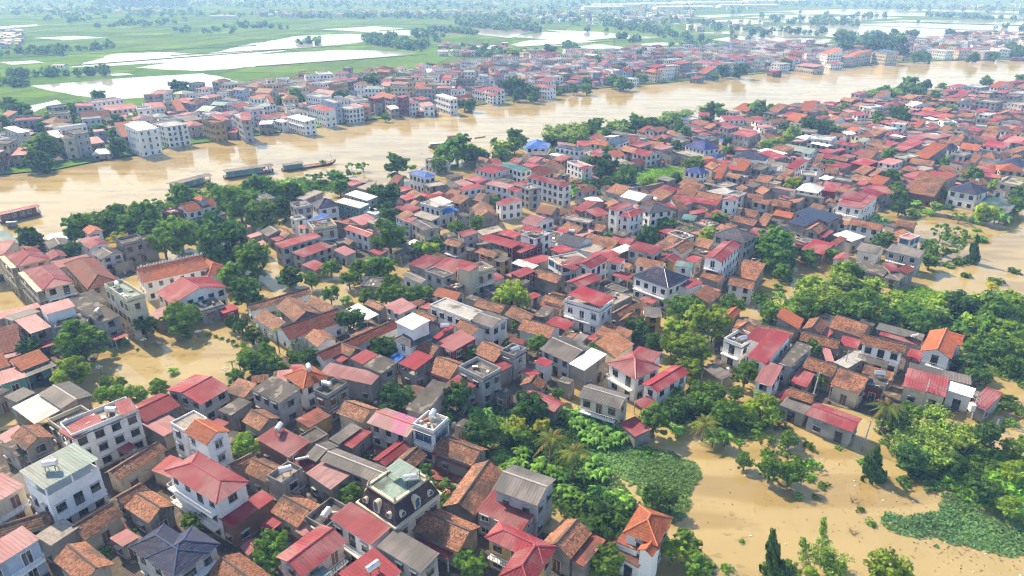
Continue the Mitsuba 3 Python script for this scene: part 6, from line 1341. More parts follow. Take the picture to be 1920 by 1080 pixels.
PONDS = [[(-415.4,600.48),(-398.28,620.9),(-383.64,628.0),(-353.48,661.96),(-302.52,695.2),(-260.9,654.12),(-229.66,610.53),(-247.81,584.41),(-270.21,538.03),(-306.65,522.37),(-357.27,560.32)],[(-463.27,746.44),(-494.65,894.67),(-451.92,923.77),(-378.9,887.67),(-382.07,1014.05),(-357.82,1217.78),(-289.13,1271.18),(-219.17,1243.92),(-211.03,1101.61),(-246.04,1041.7),(-267.41,1005.15),(-287.37,970.99),(-310.12,909.0),(-323.88,854.19),(-373.04,794.03),(-409.34,772.18)],[(-393.78,741.48),(-364.13,829.11),(-320.48,880.78),(-273.89,923.77),(-226.19,954.74),(-166.94,939.01),(-119.09,901.78),(-163.93,847.79),(-214.62,799.68),(-269.63,751.45),(-315.25,713.03)],[(-347.1,484.53),(-342.05,524.92),(-328.74,507.55),(-325.82,471.63)],[(-212.2,603.79),(-189.45,628.0),(-173.36,624.43),(-177.06,600.48),(-197.7,593.95)],[(-272.77,1329.33),(-201.56,1376.45),(-126.64,1329.33),(-73.06,1243.92),(-143.13,1217.78),(-219.17,1243.92)],[(0.0,1041.7),(24.81,1123.09),(84.29,1145.39),(132.69,1091.17),(75.56,1023.11),(11.14,1005.15)],[(1.75,1192.69),(58.45,1329.33),(131.98,1285.25),(164.91,1180.51),(105.51,1101.61),(42.55,1156.87)],[(61.17,1392.89),(155.87,1329.33),(214.69,1217.78),(260.39,1180.51),(185.44,1145.39),(118.72,1243.92)],[(76.69,987.79),(124.11,1051.24),(160.69,987.79),(133.22,946.81)],[(-83.51,1426.95),(0.0,1539.61),(51.58,1409.72),(0.0,1168.58),(-54.79,1243.92)],[(315.58,1134.14),(366.77,1217.78),(429.21,1243.92),(510.65,1156.87),(449.8,1041.7),(392.92,1023.11),(338.31,1041.7)],[(324.01,1299.62),(463.59,1376.45),(514.6,1299.62),(593.59,1243.92),(478.18,1205.11),(401.82,1243.92)],[(438.4,1392.89),(537.09,1500.17),(726.94,1581.12),(889.01,1647.66),(1042.6,1462.67),(949.82,1329.33),(813.41,1230.72),(668.33,1180.51),(609.9,1299.62),(538.02,1360.39)],[(768.87,1647.66),(954.48,1771.62),(1221.61,1719.91),(1096.14,1539.61),(949.08,1647.66)],[(576.35,1719.91),(717.66,1826.48),(935.76,2013.02),(1030.37,1915.3),(801.88,1719.91),(616.26,1624.88)],[(923.54,2121.05),(1192.06,2284.15),(1425.58,2013.02),(1295.77,1826.48),(1150.49,1979.38),(994.25,2013.02)],[(598.73,1915.3),(786.57,2083.8),(862.87,1979.38),(664.5,1826.48)],[(776.27,2328.85),(1195.18,2580.96),(1404.15,2423.63),(1039.94,2241.1)],[(-1052.26,1500.17),(-1026.95,1581.12),(-982.35,1519.64),(-1002.09,1426.95)],[(-85.02,880.78),(-41.08,923.77),(0.0,909.0),(-38.38,860.69)],[(1381.93,2580.96),(1645.35,2328.85),(1527.6,2159.63),(1350.03,2328.85)],[(745.35,1500.17),(957.72,1581.12),(1068.7,1500.17),(1017.75,1426.95),(855.47,1462.67)],[(475.66,1271.18),(584.5,1329.33),(634.22,1271.18),(525.99,1192.69)],[(426.0,1719.91),(584.76,1826.48),(580.7,1624.88),(460.94,1539.61)],[(844.95,2241.1),(1193.53,2423.63),(1084.81,2199.63),(816.83,2083.8)],[(838.61,1299.62),(949.82,1329.33),(854.73,1192.69),(814.05,1217.78)],[(497.12,2013.02),(646.48,2121.05),(643.34,2013.02),(507.12,1884.77)],[(-367.03,1392.89),(-284.99,1500.17),(-208.77,1426.95),(-272.77,1329.33)],[(-773.5,1168.58),(-733.54,1217.78),(-659.65,1180.51),(-694.66,1123.09)],[(-568.44,794.03),(-547.73,817.09),(-515.15,794.03),(-536.17,772.18)],[(-402.47,678.19),(-380.76,695.2),(-363.83,682.37),(-380.54,665.95)],[(105.2,1192.69),(155.25,1243.92),(194.81,1205.11),(136.17,1156.87)],[(190.84,954.74),(245.12,1005.15),(251.45,970.99),(207.04,931.33)],[(169.16,1041.7),(223.13,1080.91),(248.22,1051.24),(200.56,1005.15)],[(574.8,2083.8),(720.71,2159.63),(877.45,2241.1),(684.0,2047.81)]]
DIKES = [((-600.9, 841.5), (-362.7, 1023.1), 4), ((-466.6, 761.7), (-287.4, 971.0), 3), ((-269.6, 751.5), (-105.4, 887.7), 3), ((728.9, 1560.1), (924.4, 1299.6), 4), ((864.4, 1745.4), (1063.2, 1500.2), 4), ((0.0, 987.8), (181.9, 1123.1), 4), ((510.7, 1156.9), (407.3, 1205.1), 5), ((-415.5, 874.0), (-199.9, 1041.7), 2.5), ((568.9, 1624.9), (1198.2, 1695.1), 5)]
COVERS = [('hyacinth_mat','hyacinth',20,0.27,0.5,'floating mat of water hyacinth beside the banana garden',[(13.09,105.43),(17.27,106.74),(24.22,105.76),(29.36,103.83),(32.18,101.03),(33.21,97.33),(31.41,93.83),(29.01,90.24),(26.58,86.48),(24.57,87.34),(22.36,94.93),(18.19,98.49),(14.24,101.95)]),('hyacinth_mat','hyacinth',20,0.27,0.5,'floating mat of bluish green water hyacinth edged with litter',[(61.0,85.28),(62.49,86.85),(64.3,86.12),(65.47,85.88),(67.38,87.46),(70.03,88.58),(71.41,90.24),(74.24,91.54),(76.09,90.11),(77.62,88.96),(77.79,86.85),(80.04,85.88),(84.15,84.69),(79.47,78.0),(75.9,79.6),(72.82,81.25),(71.55,82.6),(67.17,83.52),(64.3,82.15),(62.15,83.17)]),('vine_cover','vine',12,0.36,0.9,'low light green vine cover in the grove beside the flooded field',[(108.53,178.56),(116.32,179.68),(124.06,173.8),(108.78,162.32),(105.1,168.92)]),('vine_cover','vine',8,0.34,0.7,'vine covered field among the houses near the river',[(57.99,310.12),(68.75,321.17),(81.96,323.26),(76.23,296.1),(64.21,285.67),(53.33,282.34)]),('vine_cover','vine',12,0.38,1.8,'tangle of leafy vines above the hyacinth mat',[(87.58,103.83),(94.88,100.73),(83.55,84.45),(78.1,87.34),(75.56,91.94),(71.91,93.55),(77.96,99.23)]),('vine_cover','vine',4,0.34,0.6,'vegetable patch behind the crimson roofed houses',[(142.96,390.58),(159.01,384.74),(141.83,354.03),(129.16,357.78)]),('undergrowth','broad',9,0.3,1.6,'dense undergrowth beneath the grove',[(70.9,159.17),(88.35,177.81),(103.92,172.38),(115.82,167.23),(144.74,172.38),(111.63,124.79),(106.05,131.34),(109.81,147.54),(88.98,159.17),(73.33,154.64)]),('undergrowth','dark',10,0.3,1.2,'dark undergrowth beneath the banana garden',[(-8.44,112.23),(-3.32,119.33),(11.97,116.82),(24.3,106.25),(13.44,103.83),(17.99,97.04),(23.65,87.09),(22.96,83.52),(10.2,83.52),(4.89,88.96),(0.0,99.23)]),('undergrowth','broad',6,0.34,1.6,'riverbank undergrowth below the trees',[(-157.36,230.02),(-141.0,263.72),(-96.0,300.64),(-70.08,291.67),(-85.88,265.19),(-108.74,246.52),(-122.48,224.4),(-140.87,217.42)]),('undergrowth','dark',9,0.3,1.2,'undergrowth along the water behind the long cement shed',[(28.46,117.78),(41.81,122.72),(52.22,116.82),(54.34,112.23),(45.07,107.91),(33.77,112.23)]),('undergrowth','dark',9,0.3,1.4,'undergrowth below the bamboo grove',[(72.28,112.23),(79.04,114.03),(91.8,112.23),(90.57,103.83),(76.63,92.21),(69.32,95.63)]),('undergrowth','broad',6,0.34,1.6,'thicket floor along the near river bank',[(11.12,354.03),(31.86,410.73),(96.97,432.89),(135.88,465.41),(130.55,445.76),(95.57,410.73),(41.57,380.46),(21.24,336.32)]),('undergrowth','broad',3,0.4,1.2,'thicket floor between the river and the houses',[(275.36,548.96),(341.26,610.53),(342.66,572.12),(301.56,535.36)])]
COURTS = [[(-15.41, 102.06), (-7.44, 98.15), (-8.79, 95.57), (-14.43, 95.85)], [(-64.96, 82.76), (-62.55, 85.45), (-58.98, 80.62), (-61.15, 79.1)], [(-34.94, 82.53), (-31.61, 84.26), (-28.49, 81.96), (-31.89, 80.62)], [(-27.75, 104.9), (-24.1, 105.23), (-21.29, 103.31), (-25.4, 101.44)]]
# ---------------------------------------------------------------- helpers
labels = {}
T = mi.ScalarTransform4f
CAM = np.array([0, 0, CAMERA_HEIGHT])
taken = {}
def numbered(name):
    n = taken.get(name, -1) + 1
    taken[name] = n
    return name if n == 0 else f'{name}_{n:03d}'
def tag(key, label=None, cat=None, group=None, kind=None):
    d = {}
    if label: d['label'] = label
    if cat: d['category'] = cat
    if group: d['group'] = group
    if kind: d['kind'] = kind
    labels[key] = d

class M:
    """collects quads and triangles with uv, all vertices unshared"""
    def __init__(s): s.v = []; s.u = []; s.n = 0
    def quads(s, q, uv):
        """q (k,4,3), uv (k,4,2) or (2,)"""
        q = np.asarray(q, float).reshape(-1, 4, 3)
        uv = np.broadcast_to(np.asarray(uv, float), q.shape[:2] + (2,)) if np.ndim(uv) == 1 else np.asarray(uv, float).reshape(-1, 4, 2)
        s.v.append(q); s.u.append(uv); s.n += len(q)
    def quad(s, a, b, c, d, uv): s.quads([[a, b, c, d]], uv)
    def tri(s, a, b, c, uv): s.quads([[a, b, c, c]], uv)
    def box(s, x0, x1, y0, y1, z0, z1, uv):
        c = np.array([[x, y, z] for x in (x0, x1) for y in (y0, y1) for z in (z0, z1)], float)
        s.quads(c[[[0, 1, 3, 2], [4, 6, 7, 5], [0, 4, 5, 1], [2, 3, 7, 6], [0, 2, 6, 4], [1, 5, 7, 3]]], uv)
    def bar(s, a, b, r, uv, k=4, r1=None):
        a = np.asarray(a, float); b = np.asarray(b, float); d = b - a
        L = np.linalg.norm(d)
        if L < 1e-6: return
        d /= L; e = np.cross(d, [0, 0, 1] if abs(d[2]) < .9 else [1, 0, 0]); e /= np.linalg.norm(e); f = np.cross(d, e)
        t = (np.arange(k) + .5) * 2 * np.pi / k
        ring = np.cos(t)[:, None] * e + np.sin(t)[:, None] * f
        r1 = r if r1 is None else r1
        A, B = a + ring * r, b + ring * r1
        j = (np.arange(k) + 1) % k
        s.quads(np.stack([A, A[j], B[j], B], 1), uv)
        for P, fl in ((A, 1), (B, 0)):
            c = P.mean(0)
            s.quads([[c, P[q], P[i], P[i]] if fl else [c, P[i], P[q], P[q]] for i, q in zip(range(k), j)], uv)
    def data(s):
        v = np.concatenate(s.v); u = np.concatenate(s.u)
        k = len(v); i = np.arange(k)[:, None] * 4
        f = np.concatenate([i + [0, 1, 2], i + [0, 2, 3]])
        v = v.reshape(-1, 3)
        a = np.linalg.norm(np.cross(v[f[:, 1]] - v[f[:, 0]], v[f[:, 2]] - v[f[:, 0]]), axis=1)
        return v, f[a > 1e-9], u.reshape(-1, 2)
    def add(s, o, m=None):
        for q, u in zip(o.v, o.u):
            s.v.append(q if m is None else q @ m[:3, :3].T + m[:3, 3]); s.u.append(u); s.n += len(q)
    def ply(s, bsdf, smooth=False):
        v, f, u = s.data()
        return mikit.ply((v, f), bsdf, smooth=smooth, uv=u)
def put(key, m, bsdf, world=None, smooth=False):
    if m.n:
        d = m.ply(bsdf, smooth) if isinstance(m, M) else dict(m)
        if world is not None: d['to_world'] = world
        scene[key] = d

def place(x, y, z, rz, sc=1.0):
    return T().translate([x, y, z]).rotate([0, 0, 1], rz).scale(sc if not isinstance(sc, (int, float)) else [sc] * 3)
def mat(x, y, z, rz):
    c, s = math.cos(math.radians(rz)), math.sin(math.radians(rz))
    return np.array([[c, -s, 0, x], [s, c, 0, y], [0, 0, 1, z], [0, 0, 0, 1.0]])

# ---------------------------------------------------------------- materials
def pick(u, table):
    """colour number floor(u) of a table"""
    c = mi.Color3f(table[0])
    for i, t in enumerate(table[1:], 1): c = dr.select(u >= i, mi.Color3f(t), c)
    return c
WALLS = dict(w=0, c=1, g=2, y=3, d=4, b=5, r=6, R=7, p=8, q=9, n=4)
WALL_RGB = [(.76, .76, .75), (.58, .51, .37), (.39, .385, .38), (.44, .31, .12), (.29, .27, .24), (.38, .46, .58), (.22, .115, .075), (.20, .03, .03), (.46, .35, .34), (.12, .28, .27)]
WALL_MOULD = [.16, .35,   .5, .4, .75, .3, .6, .3, .45, .4]
def wall_rgb(p, n, uv):
    base = pick(uv.x, WALL_RGB)
    k = mi.Float(WALL_MOULD[0])
    for i, t in enumerate(WALL_MOULD[1:], 1): k = dr.select(uv.x >= i, t, k)
    h = p.x * .8 + p.y * .9
    g = smoothstep(.42, .80, fbm(p.x * .45, p.y * .45, p.z * .4, 3))
    st = smoothstep(.5, .85, noise(h * 2.6, uv.y * 40, p.z * .22))
    f = noise(p.x * 6, p.y * 6, p.z * 6)
    c = base * (.88 + .2 * f) * (.9 + .2 * uv.y)
    c = mix(c, (.26, .19, .10), .6 * (1 - smoothstep(.35, 1.1, p.z + .5 * noise(p.x, p.y, 2))))
    return mix(c, (.07, .065, .058), dr.clip(k * (.75 * g + .55 * st * g + .25 * st), 0, .85))
ROOFS = dict(R=0, P=1, G=2, L=3, E=4, B=5, Q=6, F=7, M=8, Z=9, A=4, V=10)
ROOF_RGB = [(0.267, 0.034, 0.046), (0.372, 0.155, 0.164), (0.124, 0.121, 0.115), (0.66, 0.66, 0.65), (0.205, 0.279, 0.254), (0.03, 0.13, 0.48), (0.087, 0.223, 0.223), (0.043, 0.099, 0.099), (0.322, 0.186, 0.186), (0.434, 0.198, 0.05), (0.136, 0.037, 0.043)]
def metal_rgb(p, n, uv):
    pal = dr.floor(uv.x / 1000.)
    c = pick(pal, ROOF_RGB)
    s = uv.x - pal * 1000.
    k = dr.floor(uv.y / 100. + .5)          # the roof's own age, 0 to 7
    grey = mi.Color3f(dr.sum(c) / 3.)
    c = mix(c, grey, dr.select(pal < 1.5, .02 + .2 * cell_rand(k, 5), 0.)) * (.68 + .5 * cell_rand(k, 9))
    one = cell_rand(s / 1.05, pal)
    patch = fbm(s * .22, uv.y * .18, pal, 3) + .12 * (cell_rand(k, 2) - .5)
    streak = smoothstep(.55, .9, noise(s * 3.1, uv.y * .35, 3))
    c = c * (.86 + .24 * one)
    c = mix(c, c * .6 + mi.Color3f(.20, .17, .16), smoothstep(.42, .75, patch) * .55)
    c = dr.select((pal > 7.5) & (pal < 8.5), mix(c, (.42, .15, .27), smoothstep(.46, .6, fbm(s * .5, uv.y * .25, 7, 3))), c)
    return mix(c, (.09, .07, .06), streak * .38 * smoothstep(.35, .7, patch))
TILES = dict(T=0, O=1, I=2, N=3, U=4, D=5, X=6)
TILE_RGB = [(0.255, 0.118, 0.07), (0.343, 0.099, 0.046), (0.188, 0.05, 0.036), (0.028, 0.038, 0.085), (0.03, 0.06, 0.25), (0.069, 0.076, 0.096), (0.036, 0.023, 0.03)]
def tile_rgb(p, n, uv):
    pal = dr.floor(uv.x / 1000.)
    c = pick(pal, TILE_RGB)
    s = uv.x - pal * 1000.
    one = cell_rand(s / .24, uv.y / .33, pal)
    old = dr.select(pal < .5, 1., .35)
    c = c * (1 - .5 * old + one * old) * (.72 + .5 * cell_rand(dr.floor(uv.y / 100. + .5), 3))
    patch = fbm(s * .25, uv.y * .3, pal + 5, 3)
    c = mix(c, (.40, .25, .15), old * .5 * smoothstep(.5, .8, fbm(s * .5, uv.y * .5, 2, 2)) * one)
    return mix(c, (.060, .050, .042), old * .75 * smoothstep(.48, .78, patch))
SLABS = dict(K=0, C=1, I=2, L=3, A=4, G=0, R=5, O=5, P=6, Z=5, Q=4, B=3)
SLAB_RGB = [(0.102, 0.096, 0.086), (0.29, 0.264, 0.231), (0.238, 0.079, 0.059), (0.363, 0.363, 0.356), (0.238, 0.33, 0.29), (0.277, 0.066, 0.059), (0.33, 0.165, 0.152), (0.099, 0.083, 0.063)]
def slab_rgb(p, n, uv):
    c = pick(uv.x, SLAB_RGB)
    g = fbm(p.x * .35, p.y * .35, p.z, 4)
    f = noise(p.x * 4, p.y * 4, 1)
    c = c * (.75 + .4 * f)
    c = mix(c, (.055, .050, .044), .75 * smoothstep(.45, .72, g))
    return mix(c, (.42, .38, .32), .35 * smoothstep(.62, .8, fbm(p.x * .8, p.y * .8, 9, 2)))
# window, trim and fittings: 0 glass, 1 white frame, 2 brown wood, 3 dark iron, 4 blue glass, 5 concrete trim, 6 ridge cap crimson, 7 ridge cap dark, 8 steel, 9 orange, 10 white ceramic, 11 navy, 12 pale ridge, 13 skin, 14 black
TRIM_RGB = [(.012, .014, .017), (.68, .68, .68), (.13, .06, .03), (.05, .05, .05), (.03, .09, .17), (.42, .40, .37), (.30, .055, .07), (.09, .07, .06), (.55, .57, .60), (.50, .14, .06), (.70, .70, .68), (.05, .07, .13), (.40, .20, .20), (.35, .2, .13), (.02, .02, .02)]
TRIM_ROUGH = [.12, .5, .6, .5, .15, .8, .45, .8, .3, .6, .4, .4, .5, .6, .6]
def trim_rgb(p, n, uv):
    c = pick(uv.x, TRIM_RGB) * (.85 + .3 * noise(p.x * 3, p.y * 3, p.z * 3))
    return dr.select((uv.x < 1) & (cell_rand(p.x / 1.4, p.y / 1.4, p.z / 1.6) > .72), c + mi.Color3f(.10, .09, .075), c)
def trim_rough(p, n, uv):
    k = mi.Float(TRIM_ROUGH[0])
    for i, t in enumerate(TRIM_ROUGH[1:], 1): k = dr.select(uv.x >= i, t, k)
    return k
# leaves: 0 broad 1 dark 2 light 3 yellow 4 bamboo 5 banana 6 palm 7 hyacinth 8 dry 9 vine 10 blossom
LEAF = dict(broad=0, dark=1, light=2, yellow=3, bamboo=4, banana=5, palm=6, hyacinth=7, dry=8, vine=9, blossom=10)
LEAF_RGB = [(0.153, 0.295, 0.048), (0.087, 0.188, 0.046), (0.285, 0.436, 0.058), (0.512, 0.518, 0.064), (0.285, 0.436, 0.08), (0.201, 0.419, 0.08), (0.227, 0.312, 0.072), (0.19, 0.34, 0.12), (0.399, 0.268, 0.108), (0.201, 0.429, 0.058), (0.797, 0.357, 0.23)]
def leaf_rgb(p, n, uv):
    h = noise(p.x * .06, p.y * .06, 3)
    c = pick(uv.x, LEAF_RGB) * (.4 + 1.2 * uv.y) * (.75 + .5 * noise(p.x * .11, p.y * .11, 8))
    return c * mix((1.25, 1.08, .8), (.85, .95, 1.1), h)
def water_rgb(p, n, uv):
    f = fbm(p.x * .012, p.y * .02, 0, 3)
    g = fbm(p.x * .15, p.y * .15, 4, 3)
    st = fbm(p.x * .05 + 3 * fbm(p.x * .03, p.y * .03, 5, 2), p.y * .22, 6, 3)
    sc = smoothstep(.64, .78, fbm(p.x * .4 + 2 * f, p.y * .9, 2, 3)) * smoothstep(.5, .7, fbm(p.x * .03, p.y * .03, 8, 2))
    m_ = mix((1, 1, 1), (.80, .76, .70), (1 - smoothstep(.30, .55, st)))
    return mix((.315, .245, .102), (.36, .285, .13), f) * (.92 + .16 * g) * m_ * (1 - .28 * sc)
def water_bump(p, n, uv):
    far = smoothstep(150, 260, p.y)
    return .05 * far * fbm(p.x * .22, p.y * .55, 2, 3) + .004 * noise(p.x * 1.2, p.y * 2.2, 0)
def field_rgb(p, n, uv):
    a = p.x * .99 - p.y * .14; b = p.y * .99 + p.x * .14
    one = cell_rand(a / 95., b / 60.)
    two = cell_rand(a / 31. + 40, b / 140.)
    f = fbm(p.x * .02, p.y * .02, 0, 3)
    c = mix((.085, .185, .026), (.165, .275, .040), one)
    c = mix(c, (.07, .105, .048), .5 * two)
    c = mix(c, (.13, .13, .08), .5 * smoothstep(.62, .8, f))
    edge = dr.minimum(dr.abs(a / 95. - dr.round(a / 95.)) * 95, dr.abs(b / 60. - dr.round(b / 60.)) * 60)
    return mix(c, (.06, .07, .03), .5 * (1 - smoothstep(.5, 1.6, edge))) * (.85 + .3 * fbm(p.x * .1, p.y * .1, 3, 2))
def pond_rgb(p, n, uv): return mix((.22, .20, .16), (.30, .28, .24), fbm(p.x * .01, p.y * .02, 0, 3))
def steel_rough(p, n, uv): return .22 + .2 * noise(p.x * 3, p.y * 3, p.z * 3)
def bark_rgb(p, n, uv): return mix((.10, .075, .055), (.24, .20, .15), noise(p.x * 5, p.y * 5, p.z * 1.5))
P = mikit.proc
scene['wall_paint'] = {'type': 'twosided', 'b': {'type': 'principled', 'base_color': P(wall_rgb), 'roughness': .85, 'specular': .3}}
scene['sheet_roofing'] = {'type': 'twosided', 'b': {'type': 'principled', 'base_color': P(metal_rgb), 'roughness': .6, 'specular': .15}}
scene['roof_tiles'] = {'type': 'twosided', 'b': {'type': 'principled', 'base_color': P(tile_rgb), 'roughness': .7, 'specular': .2}}
scene['slab_concrete'] = {'type': 'twosided', 'b': {'type': 'principled', 'base_color': P(slab_rgb), 'roughness': .9, 'specular': .25}}
scene['trim_paint'] = {'type': 'twosided', 'b': {'type': 'principled', 'base_color': P(trim_rgb), 'roughness': P(trim_rough), 'specular': .5}}
scene['solar_glass'] = {'type': 'twosided', 'b': {'type': 'principled', 'base_color': {'type': 'rgb', 'value': [.015, .022, .05]}, 'roughness': .15, 'specular': .6}}
scene['tank_steel'] = {'type': 'twosided', 'b': {'type': 'principled', 'base_color': {'type': 'rgb', 'value': [.75, .76, .78]}, 'metallic': .9, 'roughness': P(steel_rough)}}
scene['leaf_green'] = {'type': 'principledthin', 'base_color': P(leaf_rgb), 'roughness': .5, 'diff_trans': .9, 'eta': 1.4}
scene['bark'] = {'type': 'twosided', 'b': {'type': 'diffuse', 'reflectance': P(bark_rgb)}}
scene['muddy_water'] = {'type': 'bumpmap', 'scale': 1.0, 'tex': P(water_bump, eps=.05), 'b': {'type': 'principled', 'base_color': P(water_rgb), 'roughness': .07, 'specular': .5}}
scene['pond_water'] = {'type': 'principled', 'base_color': P(pond_rgb), 'roughness': .08, 'specular': .5}
scene['field_green'] = {'type': 'diffuse', 'reflectance': P(field_rgb)}

# ---------------------------------------------------------------- ground and water
def sheet(key, poly, z, bsdf, skirt=0, kind='structure', uv=None):
    g = poly if hasattr(poly, 'geom_type') else shapely.Polygon(poly).buffer(0)
    vs, fs, at = [], [], 0
    for pg in getattr(g, 'geoms', [g]):
        v, f = trimesh.creation.triangulate_polygon(pg, engine='earcut')
        a = np.cross(v[f[:, 1]] - v[f[:, 0]], v[f[:, 2]] - v[f[:, 0]])
        f = np.where((a < 0)[:, None], f[:, ::-1], f)
        vs.append(np.c_[v, np.full(len(v), z)]); fs.append(f + at); at += len(v)
        if skirt:
            r = np.array(pg.exterior.coords)[:-1]; k = len(r); j = (np.arange(k) + 1) % k
            w = np.r_[np.c_[r, np.full(k, z)], np.c_[r, np.full(k, z - skirt)]]
            i = np.arange(k)
            vs.append(w); fs.append(np.r_[np.c_[i, i + k, j + k], np.c_[i, j + k, j]] + at); at += 2 * k
    v = np.concatenate(vs)
    scene[key] = mikit.ply((v, np.concatenate(fs)), bsdf, uv=v[:, :2] * .1 if uv is None else np.tile(uv, (len(v), 1)))
    labels[key] = {'kind': kind}
def ragged(poly, seed, step=9., amp=7.):
    p = np.array(poly + [poly[0]], float); out = []
    for a, b in zip(p, p[1:]):
        k = max(1, int(np.linalg.norm(b - a) / step)); out += [a + (b - a) * i / k for i in range(k)]
    out = np.array(out); n = np.c_[out * .045, np.full(len(out), seed * 3.1)]
    return out + (np.c_[meshkit.fbm(n, 3, 1), meshkit.fbm(n, 3, 2)] - .5) * 2 * amp
FAR = 9000.
sheet('flood_water', [(-FAR, -400), (FAR, -400), (FAR, FAR), (-FAR, FAR)], 0, 'muddy_water')
bank = [tuple(p) for p in FAR_BANK]
sheet('field_ground', [(-FAR, bank[0][1])] + bank + [(FAR, bank[-1][1]), (FAR, FAR), (-FAR, FAR)], .5, 'field_green', skirt=1)
for k, poly in enumerate(PONDS): sheet(numbered('flooded_field'), ragged(poly, k), .51 + .004 * k, 'pond_water')
for k, poly in enumerate(DIKES):
    (x0, y0), (x1, y1), w = poly
    d = np.array([x1 - x0, y1 - y0]); d /= np.linalg.norm(d); n = np.array([-d[1], d[0]]) * w / 2
    a, b = np.array([x0, y0]), np.array([x1, y1])
    sheet(numbered('dike_path'), [a - n, b - n, b + n, a + n], 1.0, 'field_green', skirt=1)
sheet('far_bank_ground', FAR_VILLAGE[0], .6, 'slab_concrete', uv=(7.5, .5))
for poly in VILLAGE:
    sheet(numbered('village_ground'), shapely.Polygon(poly).buffer(0).difference(shapely.union_all([shapely.Polygon(o).buffer(1.5) for o in OPEN])), .12, 'slab_concrete', skirt=.3, uv=(7.5, .5))
for k, poly in enumerate(COURTS): sheet(numbered('courtyard_paving'), poly, .35, 'slab_concrete', skirt=.8, uv=(2.5, .5))
labels['haze'] = {'kind': 'stuff'}
# ---------------------------------------------------------------- the small roofs crowded between the larger houses
R = random.Random(11)
RX0, RY0, RS = -620., 20., .5
def raster(poly, shape=(2600, 3200)):
    g = shapely.Polygon(poly).buffer(0); x0, y0, x1, y1 = g.bounds
    i0, i1 = max(0, int((x0 - RX0) / RS)), min(shape[1], int((x1 - RX0) / RS) + 2); j0, j1 = max(0, int((y0 - RY0) / RS)), min(shape[0], int((y1 - RY0) / RS) + 2)
    if i1 <= i0 or j1 <= j0: return None
    X, Y = np.meshgrid(RX0 + (np.arange(i0, i1) + .5) * RS, RY0 + (np.arange(j0, j1) + .5) * RS)
    return slice(j0, j1), slice(i0, i1), shapely.contains_xy(g, X, Y)
free = np.zeros((2600, 3200), np.uint8)      # 1 village, 2 far bank village
for val, polys in ((1, VILLAGE), (2, FAR_VILLAGE), (0, OPEN)):
    for pl in polys:
        a = raster(pl)
        if a: free[a[0], a[1]][a[2]] = val
def block(x, y, yaw, L, W):
    c, s = math.cos(math.radians(yaw)), math.sin(math.radians(yaw))
    a = raster([(x + c * u - s * v, y + s * u + c * v) for u, v in ((-L / 2, -W / 2), (L / 2, -W / 2), (L / 2, W / 2), (-L / 2, W / 2))])
    if a: free[a[0], a[1]][a[2]] = 0
for r in HOUSES:
    for w in [r] + r[14]: block(w[4], w[5], w[6], w[7] + .4, w[8] + .4)
for k_, x, y, r, hc, off in PLANTS:
    if k_ != 'bush': block(x, y, 20, r * 1.35, r * 1.35)
hx = np.array([[r[4], r[5], r[6]] for r in HOUSES])
def crowd(val, n, ls, ws, make):
    js, is_ = np.nonzero(free == val)
    sel = np.array([R.randrange(len(js)) for _ in range(n)])
    U = np.linspace(-.5, .5, 8); UU, VV = [q.ravel() for q in np.meshgrid(U, U)]
    for k in sel:
        if free[js[k], is_[k]] != val: continue
        x, y = RX0 + is_[k] * RS, RY0 + js[k] * RS; L, W = R.uniform(*ls), R.uniform(*ws)
        i = int(np.argmin((hx[:, 0] - x) ** 2 + (hx[:, 1] - y) ** 2))
        yaw = hx[i, 2] + R.choice([0, 90, 180, 270]) + R.uniform(-4, 4)
        c, s = math.cos(math.radians(yaw)), math.sin(math.radians(yaw))
        px, py = x + c * UU * (L + .3) - s * VV * (W + .3), y + s * UU * (L + .3) + c * VV * (W + .3)
        jj, ii = ((py - RY0) / RS).astype(int), ((px - RX0) / RS).astype(int)
        if jj.min() < 0 or ii.min() < 0 or jj.max() >= 2600 or ii.max() >= 3200 or (free[jj, ii] != val).any(): continue
        block(x, y, yaw, L + .3, W + .3)
        HOUSES.append(make(x, y, yaw % 360, L, W) + (None, None, [], 1))
def near_small(x, y, yaw, L, W):
    c = R.choice('TTTTRRGGKKKP' if L < 6 else 'TTTTTTRRRPGGKKOCIL'); t = R.choice('sg') if c not in 'KC' else ('s' if c == 'K' and R.random() < .3 else 'f')
    st = 1 if L < 6 or R.random() < .65 else 2
    h = R.uniform(2.3, 3.2) if L < 6 else (R.uniform(3.2, 4.2) if st == 1 else R.uniform(5, 6.2))
    return (t, c, R.choice('dddgcw'), st, x, y, yaw, L, W, h, (.5 if t == 'g' else .35) if c in 'TOI' else .12, '')
def far_small(x, y, yaw, L, W):
    c = R.choice('RRRPTTTOLLLGGEKCCKI'); t = R.choice('sgh') if c not in 'KCL' else 'f'
    st = R.choice([2, 2, 3, 3, 1] if L > 9 else [1, 1, 2])
    return (t, c, R.choice('wwwwwwcccgdyb'), st, x, y, yaw, L, W, st * 3.2 + R.uniform(0, .8), (.45 if c in 'TOI' else .3) if t != 's' else .1, '')
crowd(1, 14000, (6, 11), (5, 8), near_small)
crowd(1, 14000, (3.2, 6), (2.6, 4.2), near_small)
crowd(2, 7000, (9, 16), (7, 11), far_small)
crowd(2, 5000, (5, 9), (4, 7), far_small)
FAR_TREES = []
for x0, y0, x1, y1, n, j in TREE_ROWS:
    for _ in range(n):
        t = R.random(); x, y = x0 + (x1 - x0) * t + R.gauss(0, 4), y0 + (y1 - y0) * t
        y += R.gauss(0, j); FAR_TREES.append((x, y, R.uniform(2.6, 5.5) * (1 + max(0, y - 900) / 2500), R.randint(0, 1)))
FAR_TOWN = []
